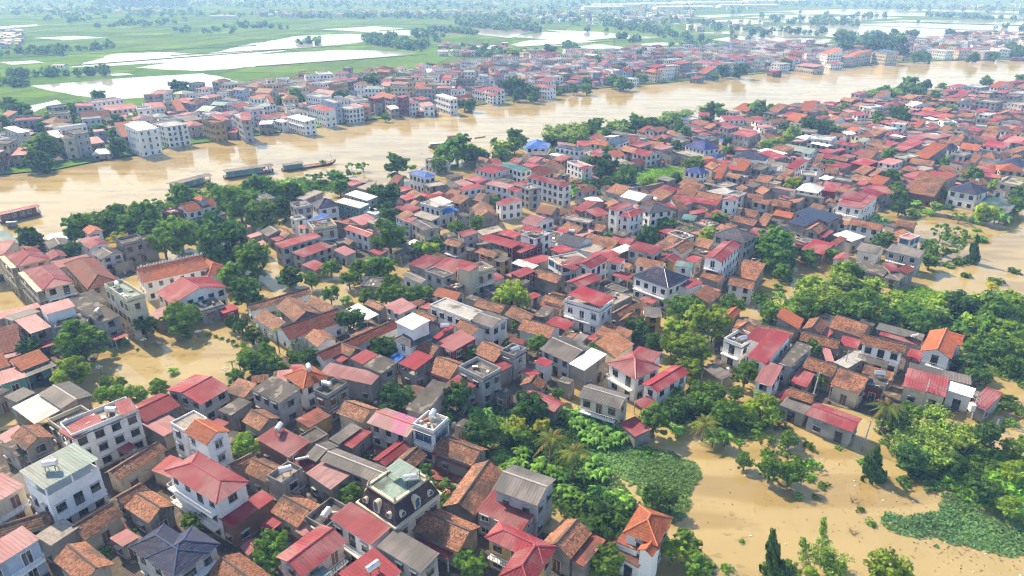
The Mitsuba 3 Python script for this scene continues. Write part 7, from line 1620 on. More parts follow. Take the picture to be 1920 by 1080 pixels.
for (ax, ay), (bx, by), (cx, cy), (ex, ey), n, h0, h1 in QUARTERS:
    for _ in range(n):
        u, v = R.random(), R.random()
        x = (ax * (1 - u) + bx * u) * (1 - v) + (ex * (1 - u) + cx * u) * v; y = (ay * (1 - u) + by * u) * (1 - v) + (ey * (1 - u) + cy * u) * v
        FAR_TOWN.append((x, y, R.randint(6, 14), R.randint(5, 9), R.uniform(h0, h1), R.randint(-15, 15), R.choice([0, 0, 0, 1, 1, 2, 3, 5]), R.choice([0, 0, 1, 2, 3, 3, 3])))
# ---------------------------------------------------------------- houses
rng = random.Random(7)
def slope(m, e0, sd, td, S, Tl, cl, cr, pal, off, mode, th=.07):
    """one roof slope: e0 the left end of its eave, sd along the eave, td up the slope, cut at the top by cl and cr"""
    e0, sd, td = (np.asarray(x, float) for x in (e0, sd, td)); n = np.cross(sd, td)
    cl, cr = min(cl, S), min(cr, S)
    top = lambda s: min(Tl, Tl * s / cl if cl > 1e-6 else Tl, Tl * (S - s) / cr if cr > 1e-6 else Tl)
    pt = lambda s, t, z=0.: e0 + sd * s + td * t + n * z
    U = lambda s, t: (pal * 1000. + off + s, t)
    q, u = [], []
    if mode == 'rib':
        k = max(2, int(round(S / .5))); w = S / k; s0 = []
        for i in range(k): s0 += [(i * w, 0.), (i * w + .62 * w, 0.), (i * w + .70 * w, .045), (i * w + .92 * w, .045)]
        s0.append((S, 0.))
        for (a, za), (b, zb) in zip(s0, s0[1:]):
            ta, tb = top(a), top(b)
            q.append([pt(a, -.06, za), pt(b, -.06, zb), pt(b, tb, zb), pt(a, ta, za)]); u.append([U(a, 0), U(b, 0), U(b, tb), U(a, ta)])
    elif mode == 'tile':
        k = max(2, int(Tl / .36)); g = max(1, int(S / 1.3)); hs = Tl / k
        wob = [[rng.uniform(-.03, .03) for _ in range(g + 1)] for _ in range(k + 1)]
        for i in range(k):
            t0, t1 = i * hs, (i + 1) * hs
            l0, r0, l1, r1 = cl * t0 / Tl, S - cr * t0 / Tl, cl * t1 / Tl, S - cr * t1 / Tl
            for j in range(g):
                a, b = j / g, (j + 1) / g
                A, B, C, D = l0 + (r0 - l0) * a, l0 + (r0 - l0) * b, l1 + (r1 - l1) * b, l1 + (r1 - l1) * a
                z0, z1, z2, z3 = .05 + wob[i][j], .05 + wob[i][j + 1], wob[i + 1][j + 1], wob[i + 1][j]
                q.append([pt(A, t0, z0), pt(B, t0, z1), pt(C, t1, z2), pt(D, t1, z3)]); u.append([U(A, t0), U(B, t0), U(C, t1), U(D, t1)])
                q.append([pt(A, t0, z0 - .06), pt(B, t0, z1 - .06), pt(B, t0, z1), pt(A, t0, z0)]); u.append([U(A, t0)] * 4)
    else:
        q.append([pt(0, 0), pt(S, 0), pt(S - cr, Tl), pt(cl, Tl)]); u.append([U(0, 0), U(S, 0), U(S - cr, Tl), U(cl, Tl)])
    # the deck below
    a, b, c, d = (pt(s, t, -th) for s, t in ((0, 0), (S, 0), (S - cr, Tl), (cl, Tl)))
    A, B, C, D = (pt(s, t, -.004) for s, t in ((0, 0), (S, 0), (S - cr, Tl), (cl, Tl)))
    for x in ([d, c, b, a], [a, b, B, A], [b, c, C, B], [d, a, A, D]) + (([c, d, D, C],) if S - cl - cr > .05 else ()):
        q.append(x); u.append([U(0, 0)] * 4)
    m.quads(q, u)

def roof(t, L, W, h, p, pal, off, mode, tiled, age=0):
    """roof mesh, ridge cap mesh, wall tops: returns (roof M, cap M)"""
    m, cap = M(), M(); X = np.array([1., 0, 0]); Y = np.array([0, 1., 0])
    capu = ({3: 11, 4: 11, 5: 7, 6: 7, 1: 9}.get(pal, 7) if tiled else {0: 6, 1: 12, 2: 5, 3: 1, 4: 1, 8: 9}.get(pal, 5)) + .5
    def up(d): v = np.array([d[0], d[1], p]); return v / np.linalg.norm(v)
    k = math.sqrt(1 + p * p)
    if t == 's':
        slope(m, (-L / 2, -W / 2, h), X, up(Y), L, W * k, 0, 0, pal, off, mode)
    elif t == 'g':
        slope(m, (-L / 2, -W / 2, h), X, up(Y), L, W / 2 * k, 0, 0, pal, off, mode)
        slope(m, (L / 2, W / 2, h), -X, up(-Y), L, W / 2 * k, 0, 0, pal, off + 50, mode)
        z = h + p * W / 2
        cap.bar((-L / 2, 0, z + .02), (L / 2, 0, z + .02), .16, (capu, .5), 6)
    elif t == 'h':
        c = min(W / 2, L / 2)
        slope(m, (-L / 2, -W / 2, h), X, up(Y), L, W / 2 * k, c, c, pal, off, mode)
        slope(m, (L / 2, W / 2, h), -X, up(-Y), L, W / 2 * k, c, c, pal, off + 50, mode)
        slope(m, (L / 2, -W / 2, h), Y, up(-X), W, W / 2 * k, W / 2, W / 2, pal, off + 100, mode)
        slope(m, (-L / 2, W / 2, h), -Y, up(X), W, W / 2 * k, W / 2, W / 2, pal, off + 150, mode)
        z = h + p * W / 2
        e = [np.array([s * (L / 2 - c), 0, z + .02]) for s in (-1, 1)]
        if L - 2 * c > .1: cap.bar(e[0], e[1], .15, (capu, .5), 6)
        for sx in (0, 1):
            for sy in (-1, 1): cap.bar((np.sign(sx - .5) * L / 2, sy * W / 2, h + .03), e[sx], .13, (capu, .5), 6)
    for u in m.u: u[..., 1] += age * 100.
    return m, cap

def window_mesh(kind, w, h, near):
    """in the xz plane, looking along -y, the origin at the middle of its foot"""
    m = M(); glass = (4.5 if kind == 'blue' else .5, .5); fr = ({'white': 1.5, 'wood': 2.5, 'iron': 3.5, 'blue': 1.5}[kind], .5)
    m.quad((-w / 2, -.03, 0), (w / 2, -.03, 0), (w / 2, -.03, h), (-w / 2, -.03, h), (2.5, .5) if kind == 'wood' and near and w < 1.3 else glass)
    b = .07
    for x0, x1, z0, z1 in ((-w / 2 - b, -w / 2, -b, h + b), (w / 2, w / 2 + b, -b, h + b), (-w / 2, w / 2, h, h + b), (-w / 2, w / 2, -b, 0)):
        m.box(x0, x1, -.09, .01, z0, z1, fr)
    if near:
        m.box(-.03, .03, -.07, -.031, .01, h - .01, fr)
        if kind != 'wood': m.box(-w / 2 + .01, w / 2 - .01, -.068, -.032, h * .68, h * .68 + .05, fr)
        m.box(-w / 2 - .15, w / 2 + .15, -.24, .01, -.16, -.075, (5.5, .5))
        m.box(-w / 2 - .2, w / 2 + .2, -.45, .01, h + .12, h + .2, (5.5, .5))
    return m
def door_mesh(kind, w=1.2, h=2.3):
    m = M(); fr = ({'wood': 2.5, 'iron': 3.5, 'white': 1.5, 'blue': 4.5}[kind], .5)
    m.quad((-w / 2, -.03, 0), (w / 2, -.03, 0), (w / 2, -.03, h), (-w / 2, -.03, h), (.5, .5) if kind in ('white', 'iron') else fr)
    for x0, x1, z0, z1 in ((-w / 2 - .08, -w / 2, 0, h + .08), (w / 2, w / 2 + .08, 0, h + .08), (-w / 2, w / 2, h, h + .08), (-.03, .03, 0, h)):
        m.box(x0, x1, -.09, .01, z0, z1, (5.5, .5) if kind == 'wood' else fr)
    return m
shared = {}
def shared_ply(fn, *a):
    k = (fn.__name__,) + a
    if k not in shared: shared[k] = (fn(*a), fn(*a).ply('trim_paint'))
    return shared[k]

HP = dict(T='brown tiled', O='orange tiled', I='rust red tiled', N='navy tiled', U='cobalt blue tiled', D='slate grey', X='purple mansard', R='crimson sheet', P='faded pink sheet', G='grey corrugated',
          L='pale grey sheet', E='pale green sheet', B='bright blue sheet', Q='teal sheet', F='dark green sheet', M='magenta streaked sheet', Z='vivid orange sheet', A='pale green', V='solar panelled', K='dark concrete', C='pale concrete')
TP = dict(g='gable', h='hip roof', s='lean-to', f='flat roof', m='roof')
WP = dict(w='white', c='cream', g='cement', y='yellow', d='mouldy', b='pale blue', r='bare brick', R='dark red', p='pinkish', q='teal', n='open')
SP = {1: 'low', 2: 'two-storey', 3: 'three-storey', 4: 'four-storey'}

# footprints, to tell which wall faces stand free
grid = {}
def foot(r):
    return (r[4], r[5], math.cos(math.radians(r[6])), math.sin(math.radians(r[6])), r[7] / 2, r[8] / 2, r[9])
ALL = []
for r in HOUSES:
    for w in [r] + r[14]: ALL.append((foot(w), w))
for i, (f, _) in enumerate(ALL):
    R = math.hypot(f[4], f[5])
    for gx in range(int((f[0] - R) // 8), int((f[0] + R) // 8) + 1):
        for gy in range(int((f[1] - R) // 8), int((f[1] + R) // 8) + 1): grid.setdefault((gx, gy), []).append(i)
def covered(x, y, z, me):
    for i in grid.get((int(x // 8), int(y // 8)), ()):
        f, w = ALL[i]
        if w is me: continue
        dx, dy = x - f[0], y - f[1]
        if abs(dx * f[2] + dy * f[3]) < f[4] and abs(dy * f[2] - dx * f[3]) < f[5] and z < f[6] + (0 if w[2] != 'n' else -99): return True
    return False

STUFF = {k: M() for k in ('wall', 'sheet_roof', 'tile_roof', 'slab', 'window')}
def build_volume(r, key, stuff, dist, foot_z):
    """one rectangular volume of a house: r = row, key = its thing"""
    t, c, wl, st, x, y, yaw, L, W, h, p, fl = r[:12]
    near, mid = dist < 175, dist < 300
    mw, mt = mat(x, y, 0, yaw), place(x, y, 0, yaw)
    wu = (WALLS[wl] + .5, rng.random()); off = rng.randrange(20) * 7.
    def part(name, m, bsdf, where=None):
        if not m.n: return
        if stuff: STUFF[{'wall_paint': 'wall', 'sheet_roofing': 'sheet_roof', 'roof_tiles': 'tile_roof', 'slab_concrete': 'slab'}.get(bsdf, 'window')].add(m, mw if where is None else mw @ where)
        else: put(numbered(f'{key}__{name}'), m, bsdf, mt if where is None else T(mw @ where))
    if t == 'h' and L < W - .3:
        L, W = W, L; yaw += 90; mw, mt = mat(x, y, 0, yaw), place(x, y, 0, yaw)
    tiled = c in TILES
    ov = {'g': .45, 'h': .5, 's': .25, 'f': 0., 'm': 0.}[t]
    if wl == 'n': ov = .15
    ov = min(ov, W * .12)
    a, b = L / 2 - ov, W / 2 - ov
    zt = lambda yy: h + p * (yy + W / 2) if t == 's' else h + (p * (W / 2 - abs(yy)) if t == 'g' else 0)
    open_top = 'o' in fl and wl != 'n'
    wm = M(); zw = h - 2.7 if open_top else h
    drop = .075
    if wl == 'n':
        for i, (sx, sy) in enumerate(((-1, -1), (1, -1), (1, 1), (-1, 1))):
            one = M(); one.box(sx * a - .08, sx * a + .08, sy * b - .08, sy * b + .08, foot_z, zt(sy * b) - .1, (5.5, .5))
            part('post', one, 'trim_paint')
    elif open_top:
        wm.box(-a, a, -b, b, -.5, zw, wu)
        pw = M(); g = .12
        for x0, x1, y0, y1 in ((-a, a, -b, -b + g), (-a, a, b - g, b), (-a, -a + g, -b + g, b - g), (a - g, a, -b + g, b - g)): pw.box(x0, x1, y0, y1, zw + .002, zw + .95, wu)
        part('parapet', pw, 'wall_paint')
        bk = M(); bk.box(-a + g + .02, a - g - .02, 0, b - g - .02, zw + .004, h - .25, wu)
        part('top_room', bk, 'wall_paint')
        for sx in (-1, 0, 1):
            for sy in (-1, 1):
                one = M(); one.box(sx * (a - .14) - .1, sx * (a - .14) + .1, sy * (b - .14) - .1, sy * (b - .14) + .1, zw + .954, zt(sy * (b - .14)) - .12, wu)
                part('column', one, 'wall_paint')
    elif t in 'sg':
        ys = [-b, b] if t == 's' else [-b, 0, b]
        for y0, y1 in zip(ys, ys[1:]):
            za, zb = zt(y0) - drop, zt(y1) - drop
            wm.quad((-a, y1, -.5), (-a, y0, -.5), (-a, y0, za), (-a, y1, zb), wu)
            wm.quad((a, y0, -.5), (a, y1, -.5), (a, y1, zb), (a, y0, za), wu)
        wm.quad((-a, -b, -.5), (a, -b, -.5), (a, -b, zt(-b) - drop), (-a, -b, zt(-b) - drop), wu)
        wm.quad((a, b, -.5), (-a, b, -.5), (-a, b, zt(b) - drop), (a, b, zt(b) - drop), wu)
    else:
        wm.box(-a, a, -b, b, -.5, h - drop, wu)
    part('wall', wm, 'wall_paint')
    # roof
    if t in 'sgh':
        pal = TILES[c] if tiled else ROOFS.get(c, 2)
        if c in 'KC':
            pal = SLABS[c]
            rm, cap = roof(t, L, W, h, p, 0, off, 'flat', False)
            rm.u = [np.full_like(u, pal + .5) for u in rm.u]; part('roof', rm, 'slab_concrete')
        else:
            rm, cap = roof(t, L, W, h, p, pal, off, ('tile' if tiled else 'rib') if mid and not stuff else 'flat', tiled, rng.randrange(8))
            part('roof', rm, 'roof_tiles' if tiled else 'sheet_roofing')
            if cap.n and not stuff and mid: part('roof__ridge_cap', cap, 'trim_paint')
        if c == 'V':
            k = math.sqrt(1 + p * p); nx, ny = max(2, int((L - .6) / 1.25)), max(1, int((W * k - .5) / 1.9))
            for i in range(nx):
                for j in range(ny):
                    pn = M(); s0 = -L / 2 + .3 + i * (L - .6) / nx; v0 = .2 + j * (W * k - .4) / ny
                    f = lambda s, v, z: (s, -W / 2 + v / k - z * p / k, h + p * v / k + z / k)
                    w_, h_ = (L - .6) / nx - .08, (W * k - .4) / ny - .08
                    pn.quad(f(s0, v0, .16), f(s0 + w_, v0, .16), f(s0 + w_, v0 + h_, .16), f(s0, v0 + h_, .16), (.5, .5))
                    for (x0, v0_, x1, v1_) in ((s0, v0, s0 + w_, v0), (s0 + w_, v0, s0 + w_, v0 + h_), (s0 + w_, v0 + h_, s0, v0 + h_), (s0, v0 + h_, s0, v0)):
                        pn.quad(f(x0, v0_, .06), f(x1, v1_, .06), f(x1, v1_, .16), f(x0, v0_, .16), (.5, .5))
                    part('roof__solar_panel', pn, 'solar_glass')
    else:
        if t == 'm': mansard(r, key, part, L, W, h, wu)
        else:
            dk = M(); su = (SLABS.get(c, 0) + .5, .5); e = .18 if W > 3 else 0
            dk.box(-L / 2 - e, L / 2 + e, -W / 2 - e, W / 2 + e, h - .074, h + .08, su)
            part('roof', dk, 'slab_concrete')
            if W > 3.2 and L > 3.2 and (st > 1 or rng.random() < .5):
                pw = M(); g = .14; ph = rng.choice([.35, .6, .85]) if st > 1 else .3
                for x0, x1, y0, y1 in ((-L / 2, L / 2, -W / 2, -W / 2 + g), (-L / 2, L / 2, W / 2 - g, W / 2), (-L / 2, -L / 2 + g, -W / 2 + g, W / 2 - g), (L / 2 - g, L / 2, -W / 2 + g, W / 2 - g)): pw.box(x0, x1, y0, y1, h + .082, h + .08 + ph, wu)
                part('parapet', pw, 'wall_paint')
    # floor bands
    sh = h / st
    if st > 1 and wl != 'n' and not stuff and W > 3.2:
        fb = M()
        for k in range(1, st):
            z = k * sh
            if z < zw - .5: fb.box(-a - .06, a + .06, -b - .06, b + .06, z - .09, z + .09, (5.5, .5) if wl in 'gd' else wu)
        part('floor_band', fb, 'wall_paint' if wl not in 'gd' else 'trim_paint')
    # openings on the faces that look towards the river road, where nothing stands against them
    if wl == 'n' or min(L, W) < 2.4: return
    faces = []
    for ang, half, depth in ((0, a, b), (90, b, a), (180, a, b), (270, b, a)):
        q = mat(x, y, 0, yaw + ang); o = q @ np.array([0, -depth, sh, 1]); nn = q[:3, :3] @ np.array([0, -1, 0])
        d = (CAM - o[:3]) @ nn
        if d > 0: faces.append((d * half / np.linalg.norm(CAM - o[:3]), ang, half, depth, nn))
    faces.sort(reverse=True)
    kind = 'blue' if 'w' in fl else {'w': 'iron', 'c': 'wood', 'd': 'wood', 'y': 'wood', 'g': 'iron', 'b': 'white', 'r': 'iron', 'R': 'white', 'p': 'wood', 'q': 'iron'}[wl]
    if kind == 'iron' and rng.random() < .3: kind = 'white'
    if kind == 'wood' and rng.random() < .4: kind = 'iron'
    for fi, (score, ang, half, depth, nn) in enumerate(faces):
        lw = 2 * half
        nwin = max(1, int(lw / (2.6 if st > 1 else 3.0)))
        ww = rng.choice([1.0, 1.2, 1.3] if st > 1 else [.9, 1.0, 1.2]); wh = 1.4 if st > 1 else 1.1
        if 'w' in fl: ww, wh = lw / nwin * .8, 2.0
        if ang in (90, 270) and t == 'g' and st == 1: nwin = min(nwin, 1)
        for k in range(st):
            z0 = k * sh + (1.0 if k else .9)
            if z0 + wh > (zw if t != 's' or ang == 0 else zw) - .15: 
                wh2 = zw - .2 - z0
                if wh2 < .6: continue
            else: wh2 = wh
            for i in range(nwin):
                xs = -half + lw * (i + .5) / nwin
                wp = mat(x, y, 0, yaw + ang) @ np.array([xs, -depth - .9, z0 + .6, 1])
                if covered(wp[0], wp[1], wp[2], r) or rng.random() < (.12 if st > 1 else .3) * (fi > 0 or st == 1): continue
                isdoor = (fi == 0 and i == nwin // 2 and 'w' not in fl and ((k == 0 and st == 1) or ('b' in fl and k > 0) or (k == 0 and rng.random() < .5)))
                q = mat(xs, -depth - .002, z0, 0)
                A = mat(0, 0, 0, ang)
                if isdoor and k * sh + .12 + 2.3 < zw - .1:
                    q = mat(xs, -depth - .002, k * sh + .12, 0); mm, pl = shared_ply(door_mesh, kind)
                    nm = 'door'
                else:
                    mm, pl = shared_ply(window_mesh, kind, round(ww, 2), round(min(wh2, wh), 1), bool(near)); nm = 'window'
                if stuff: STUFF['window'].add(mm, mw @ A @ q)
                else: scene[numbered(f'{key}__{nm}')] = {**pl, 'to_world': T(mw @ A @ q)}
        if 'b' in fl and fi == 0 and st > 1 and not stuff:
            for k in range(1, st):
                bm, rl = M(), M(); bw = half * .92; z = k * sh
                if open_top and k == st - 1: continue
                bm.box(-bw, bw, -1.15, -.062, z - .12, z + .08, (WALLS['w'] + .5, .4))
                A = mat(0, 0, 0, ang) @ mat(0, -depth, 0, 0)
                part('balcony', bm, 'wall_paint', A)
                nb = max(3, int(bw * 2 / .45)); ru = (1.5 if wl in 'wcb' else 3.5, .5)
                rl.box(-bw, bw, -1.13, -1.07, z + .92, z + .99, ru)
                for sx in (-1, 1): rl.box(sx * bw - .03, sx * bw + .03, -1.069, -.07, z + .92, z + .99, ru)
                for i in range(nb + 1):
                    s = -bw + 2 * bw * i / nb; rl.box(s - .025, s + .025, -1.125, -1.075, z + .085, z + .92, ru)
                part('balcony__railing', rl, 'trim_paint', A)
        if 's' in fl and ang in (0, 90, 180, 270) and nn[0] < -.2 and not stuff:
            A = mat(0, 0, 0, ang) @ mat(0, -depth, 0, 0)
            for k in range(1, st + 1):
                bm = M(); z = k * sh - (.3 if k == st else 0)
                bm.box(-half, half, -1.9, -.062, z - .15, z + .05, (1.5, .4))
                if k < st: bm.box(-half, half, -1.9, -1.78, z + .052, z + .95, (1.5, .6))
                part('corridor', bm, 'wall_paint', A)
            nc = max(3, int(lw / 3.4))
            for i in range(nc + 1):
                cm = M(); s = -half + .15 + (lw - .3) * i / nc
                cm.box(s - .14, s + .14, -1.96, -1.7, -.5, h - .46, (1.5, .3)); part('column', cm, 'wall_paint', A)

def arc(c, r, z, k=12): return [(c + r * math.cos(t), z + r * math.sin(t)) for t in np.linspace(math.pi, 0, k)]
def mansard(r, key, part, L, W, h, wu):
    ins, mh = 1.25, 3.0
    m = M()
    for sd, e0, ln in (((1, 0, 0), (-L / 2, -W / 2, h), L), ((-1, 0, 0), (L / 2, W / 2, h), L), ((0, 1, 0), (L / 2, -W / 2, h), W), ((0, -1, 0), (-L / 2, W / 2, h), W)):
        n = np.array([-sd[1], sd[0], 0.]) * ins + np.array([0, 0, mh]); Tl = np.linalg.norm(n)
        slope(m, e0, sd, n / Tl, ln, Tl, ins, ins, TILES['X'], 0, 'tile')
    part('roof', m, 'roof_tiles')
    co = M()
    for z, e in ((h - .25, .3), (h + mh - .05, -ins + .2)):
        for x0, x1, y0, y1 in ((-L / 2 - e, L / 2 + e, -W / 2 - e, -W / 2 - e + .4), (-L / 2 - e, L / 2 + e, W / 2 + e - .4, W / 2 + e), (-L / 2 - e, -L / 2 - e + .4, -W / 2 - e + .4, W / 2 + e - .4), (L / 2 + e - .4, L / 2 + e, -W / 2 - e + .4, W / 2 + e - .4)):
            co.box(x0, x1, y0, y1, z, z + .35, (1.5, .7))
    part('cornice', co, 'wall_paint')
    tx, ty = L / 2 - ins, W / 2 - ins
    dk = M(); dk.box(-tx + .22, tx - .22, -ty + .22, ty - .22, h + mh - .1, h + mh + .02, (4.5, .5)); part('roof_terrace', dk, 'slab_concrete')
    sh = M(); slope(sh, (-tx + .6, -.2, h + mh + 1.6), (1, 0, 0), (0, .995, .1), 2 * tx - 1.2, ty - .6, 0, 0, ROOFS['E'], 30, 'rib'); part('terrace_canopy', sh, 'sheet_roofing')
    for i, (sx, sy) in enumerate(((-tx + .7, -.1), (tx - .7, -.1), (-tx + .7, ty - .9), (tx - .7, ty - .9))):
        q = M(); q.box(sx - .05, sx + .05, sy - .05, sy + .05, h + mh + .022, h + mh + 1.52 + (sy > 0) * .2, (3.5, .5)); part('canopy_post', q, 'trim_paint')
    # dormers: on the long faces a round-headed one between two round windows
    for ang, half, depth in ((0, L / 2, W / 2), (90, W / 2, L / 2), (180, L / 2, W / 2), (270, W / 2, L / 2)):
        for s, z, hw in ([(0, h + .35, .6)] + [(q * half * .62, h + .8, .5) for q in (-1, 1)] if half > 4 else [(0, h + .8, .5)]):
            d = M(); tall = 1.5 if hw == .6 else .35
            pts = [(-hw, 0), (hw, 0)] + [(hw * math.cos(t), tall + hw * math.sin(t)) for t in np.linspace(0, math.pi, 12)]
            yy0, yy1 = -depth + .05, -depth + 1.3
            for (x0, z0), (x1, z1) in zip(pts, pts[1:] + pts[:1]):
                d.quad((s + x0, yy0, z + z0), (s + x0, yy1, z + z0), (s + x1, yy1, z + z1), (s + x1, yy0, z + z1), (1.5, .7))
                i0, i1 = (s + x0 * .7, z + .12 + z0 * .86), (s + x1 * .7, z + .12 + z1 * .86)
                d.quad((s + x0, yy0, z + z0), (s + x1, yy0, z + z1), (i1[0], yy0, i1[1]), (i0[0], yy0, i0[1]), (1.5, .7))
            A = mat(0, 0, 0, ang); part('dormer', d, 'wall_paint', A)
            g = M(); c = (s, yy0 + .06, z + .12 + tall * .43)
            for (x0, z0), (x1, z1) in zip(pts, pts[1:] + pts[:1]): g.tri(c, (s + x0 * .7, yy0 + .06, z + .12 + z0 * .86), (s + x1 * .7, yy0 + .06, z + .12 + z1 * .86), (4.5, .5))
            part('dormer__pane', g, 'trim_paint', A)
    for sx in (-1, 1):
        for sy in (-1, 1):
            u = M(); x0, y0 = sx * (tx - .1), sy * (ty - .1)
            u.bar((x0, y0, h + mh + .3), (x0, y0, h + mh + .55), .16, (1.5, .5), 8, .28); u.bar((x0, y0, h + mh + .55), (x0, y0, h + mh + 1.0), .28, (1.5, .5), 8, .06); part('urn', u, 'wall_paint')

# label relations
def relation(x, y, mark):
    dx, dy = x - mark[0], y - mark[1]
    if dy > abs(dx) * .8: return 'behind'
    if dy < -abs(dx) * .8: return 'in front of'
    return 'sunward of' if dx < 0 else 'shadow-side of'
MARKS = [(r[4], r[5], r[13]) for r in HOUSES if r[13] and not r[15]]
def nearest(x, y, me=None):
    c = sorted((m for m in MARKS if m[2] != me), key=lambda m: math.hypot(m[0] - x, (m[1] - y)))
    return c[0], c[1]
wanted = []
def want(key, text, x, y, cat, group=None): wanted.append([key, text, x, y, cat, group])
ORD = ['first', 'second', 'third', 'fourth', 'fifth', 'sixth', 'seventh', 'eighth', 'ninth', 'tenth', 'eleventh', 'twelfth', 'thirteenth', 'fourteenth', 'fifteenth', 'sixteenth', 'seventeenth', 'eighteenth']
def settle():
    """the labels: look, then where; things alike at one place are counted outwards from the landmark, or share a label and a group"""
    by = {}
    for w in wanted:
        if w[1][0] == '=': labels[w[0]] = dict(label=w[1][1:], category=w[4], **({'group': w[5]} if w[5] else {})); continue
        m, m2 = nearest(w[2], w[3])
        t = f'{w[1]} {relation(w[2], w[3], m)} the {m[2]}'
        by.setdefault(t, []).append((math.hypot(w[2] - m[0], w[3] - m[1]), w, m2))
    for t, ws in by.items():
        ws.sort(key=lambda q: q[0])
        for i, (d, w, m2) in enumerate(ws):
            lab = t if len(ws) == 1 else (f'{ORD[i]} {t}' if len(ws) <= 18 else t)
            g = w[5]
            if len(ws) > 18: g = f'{w[1]} group {t[len(w[1]) + 1:]}'
            d = dict(label=' '.join(lab.split()), category=w[4])
            if g: d['group'] = g
            labels[w[0]] = d

THINGS = []
for r in HOUSES:
    t, c, wl, st, x, y, yaw, L, W, h, p, fl, name, look, wings, stuff = r  # name: label, look: short name
    dist = math.hypot(x, y)
    nm = 'canopy' if wl == 'n' else ('shed' if st == 1 and h < 3.7 and c not in 'TOI' else {'g': 'gabled_house', 'h': 'hip_roofed_house', 's': 'lean_to_house', 'f': 'flat_roofed_house', 'm': 'mansion'}[t])
    key = None
    if not stuff:
        key = numbered(nm)
        roofw = f'{HP.get(c, "")} {TP[t]}' if c not in 'KC' or t == 'f' else f'{HP[c]} slab roof'
        if wl == 'n': txt = f'open canopy of {HP[c]}'
        elif nm == 'shed': txt = f'{WP[wl]} shed under {roofw}'
        else: txt = f'{WP[wl]} {SP[st]} house under {roofw}'
        if name: txt = '=' + name
        want(key, txt, x, y, {'canopy': 'canopy', 'shed': 'shed'}.get(nm, 'house'))
    for i, w in enumerate([r] + wings): build_volume(w, key, stuff, dist, r[9] + .09 if i and w[9] > r[9] + 1.2 and t == 'f' else -.5)
    if 'r' in fl and key:
        cm = M(); n = 22
        for i in range(n):
            s = -L / 2 + L * (i + .5) / n; zz = h + p * W / 2
            cm.bar((s - .2, 0, zz + .15), (s + .15, 0, zz + .5 + .35 * abs(math.sin(i * 1.7))), .12, (10.5, .5), 6, .2)
            cm.bar((s + .15, 0, zz + .5 + .35 * abs(math.sin(i * 1.7))), (s + .32, 0, zz + .3), .16, (10.5, .5), 6, .07)
        put(f'{key}__roof__carving', cm, 'trim_paint', place(x, y, 0, yaw))
    if key and ('t' in fl or (t == 'f' and st > 1 and dist < 260 and rng.random() < .3)): THINGS.append(('tank', r))
    if key and 'v' in fl: THINGS.append(('heater', r))
for k, b in (('wall', 'wall_paint'), ('sheet_roof', 'sheet_roofing'), ('tile_roof', 'roof_tiles'), ('slab', 'slab_concrete'), ('window', 'trim_paint')):
    if STUFF[k].n: put(f'village_mass__{k}', STUFF[k], b)
labels['village_mass'] = {'kind': 'stuff', 'label': 'mass of small crowded houses and sheds filling the village beyond the larger houses'}

cl = M(); jj, ii = np.nonzero(free == 1); gc = np.random.default_rng(3)
for k in gc.choice(len(jj), 1500, replace=False):
    x, y = RX0 + ii[k] * RS, RY0 + jj[k] * RS
    if y > 260: continue
    o = M(); a, bb, hh = gc.uniform(.25, 1.3), gc.uniform(.2, .7), gc.uniform(.2, 1.2); o.box(-a / 2, a / 2, -bb / 2, bb / 2, .1, .1 + hh, (float(gc.choice([1, 2, 2, 3, 5, 5, 7, 7, 8, 10])) + .5, gc.random())); cl.add(o, mat(x, y, 0, gc.uniform(0, 180)))
for r in HOUSES:
    if r[0] == 'f' and r[7] > 4 and r[8] > 4 and r[5] < 260 and gc.random() < .8:
        for k in range(gc.integers(3, 9)):
            o = M(); a, bb, hh = gc.uniform(.3, 1.2), gc.uniform(.25, .8), gc.uniform(.15, .7); o.box(-a / 2, a / 2, -bb / 2, bb / 2, r[9] + .085, r[9] + .085 + hh, (float(gc.choice([1, 2, 3, 5, 5, 7, 9, 10])) + .5, gc.random()))
            cl.add(o, mat(r[4], r[5], 0, r[6]) @ mat(gc.uniform(-.36, .36) * r[7], gc.uniform(-.36, .36) * r[8], 0, gc.uniform(0, 180)))
put('yard_clutter', cl, 'trim_paint'); tag('yard_clutter', 'jumble of crates, planks and pots in yards and on terraces', kind='stuff')

def tank_mesh():
    m = M(); k = 14
    for x0, x1, r0, r1 in ((-.85, -.78, .3, .46), (-.78, .78, .46, .46), (.78, .85, .46, .3)):
        t = np.arange(k) * 2 * np.pi / k; j = (np.arange(k) + 1) % k
        A = np.c_[np.full(k, x0), r0 * np.cos(t), 1.0 + r0 * np.sin(t)]; B = np.c_[np.full(k, x1), r1 * np.cos(t), 1.0 + r1 * np.sin(t)]
        m.quads(np.stack([A, B, B[j], A[j]], 1), (.5, .5))
    for x0 in (-.85, .85):
        t = np.arange(k) * 2 * np.pi / k; A = np.c_[np.full(k, x0), .3 * np.cos(t), 1.0 + .3 * np.sin(t)]
        for i in range(k): m.tri((x0, 0, 1.0), A[i], A[(i + 1) % k], (.5, .5))
    s = M()
    for sx in (-.55, .55):
        for sy in (-.4, .4): s.bar((sx, sy, 0), (sx, sy * .8, .75), .04, (3.5, .5))
        s.bar((sx, -.45, .5), (sx, .45, .5), .04, (3.5, .5))
    return m, s
TANK, STAND = tank_mesh(); TP_, SP_ = TANK.ply('tank_steel', True), STAND.ply('trim_paint')
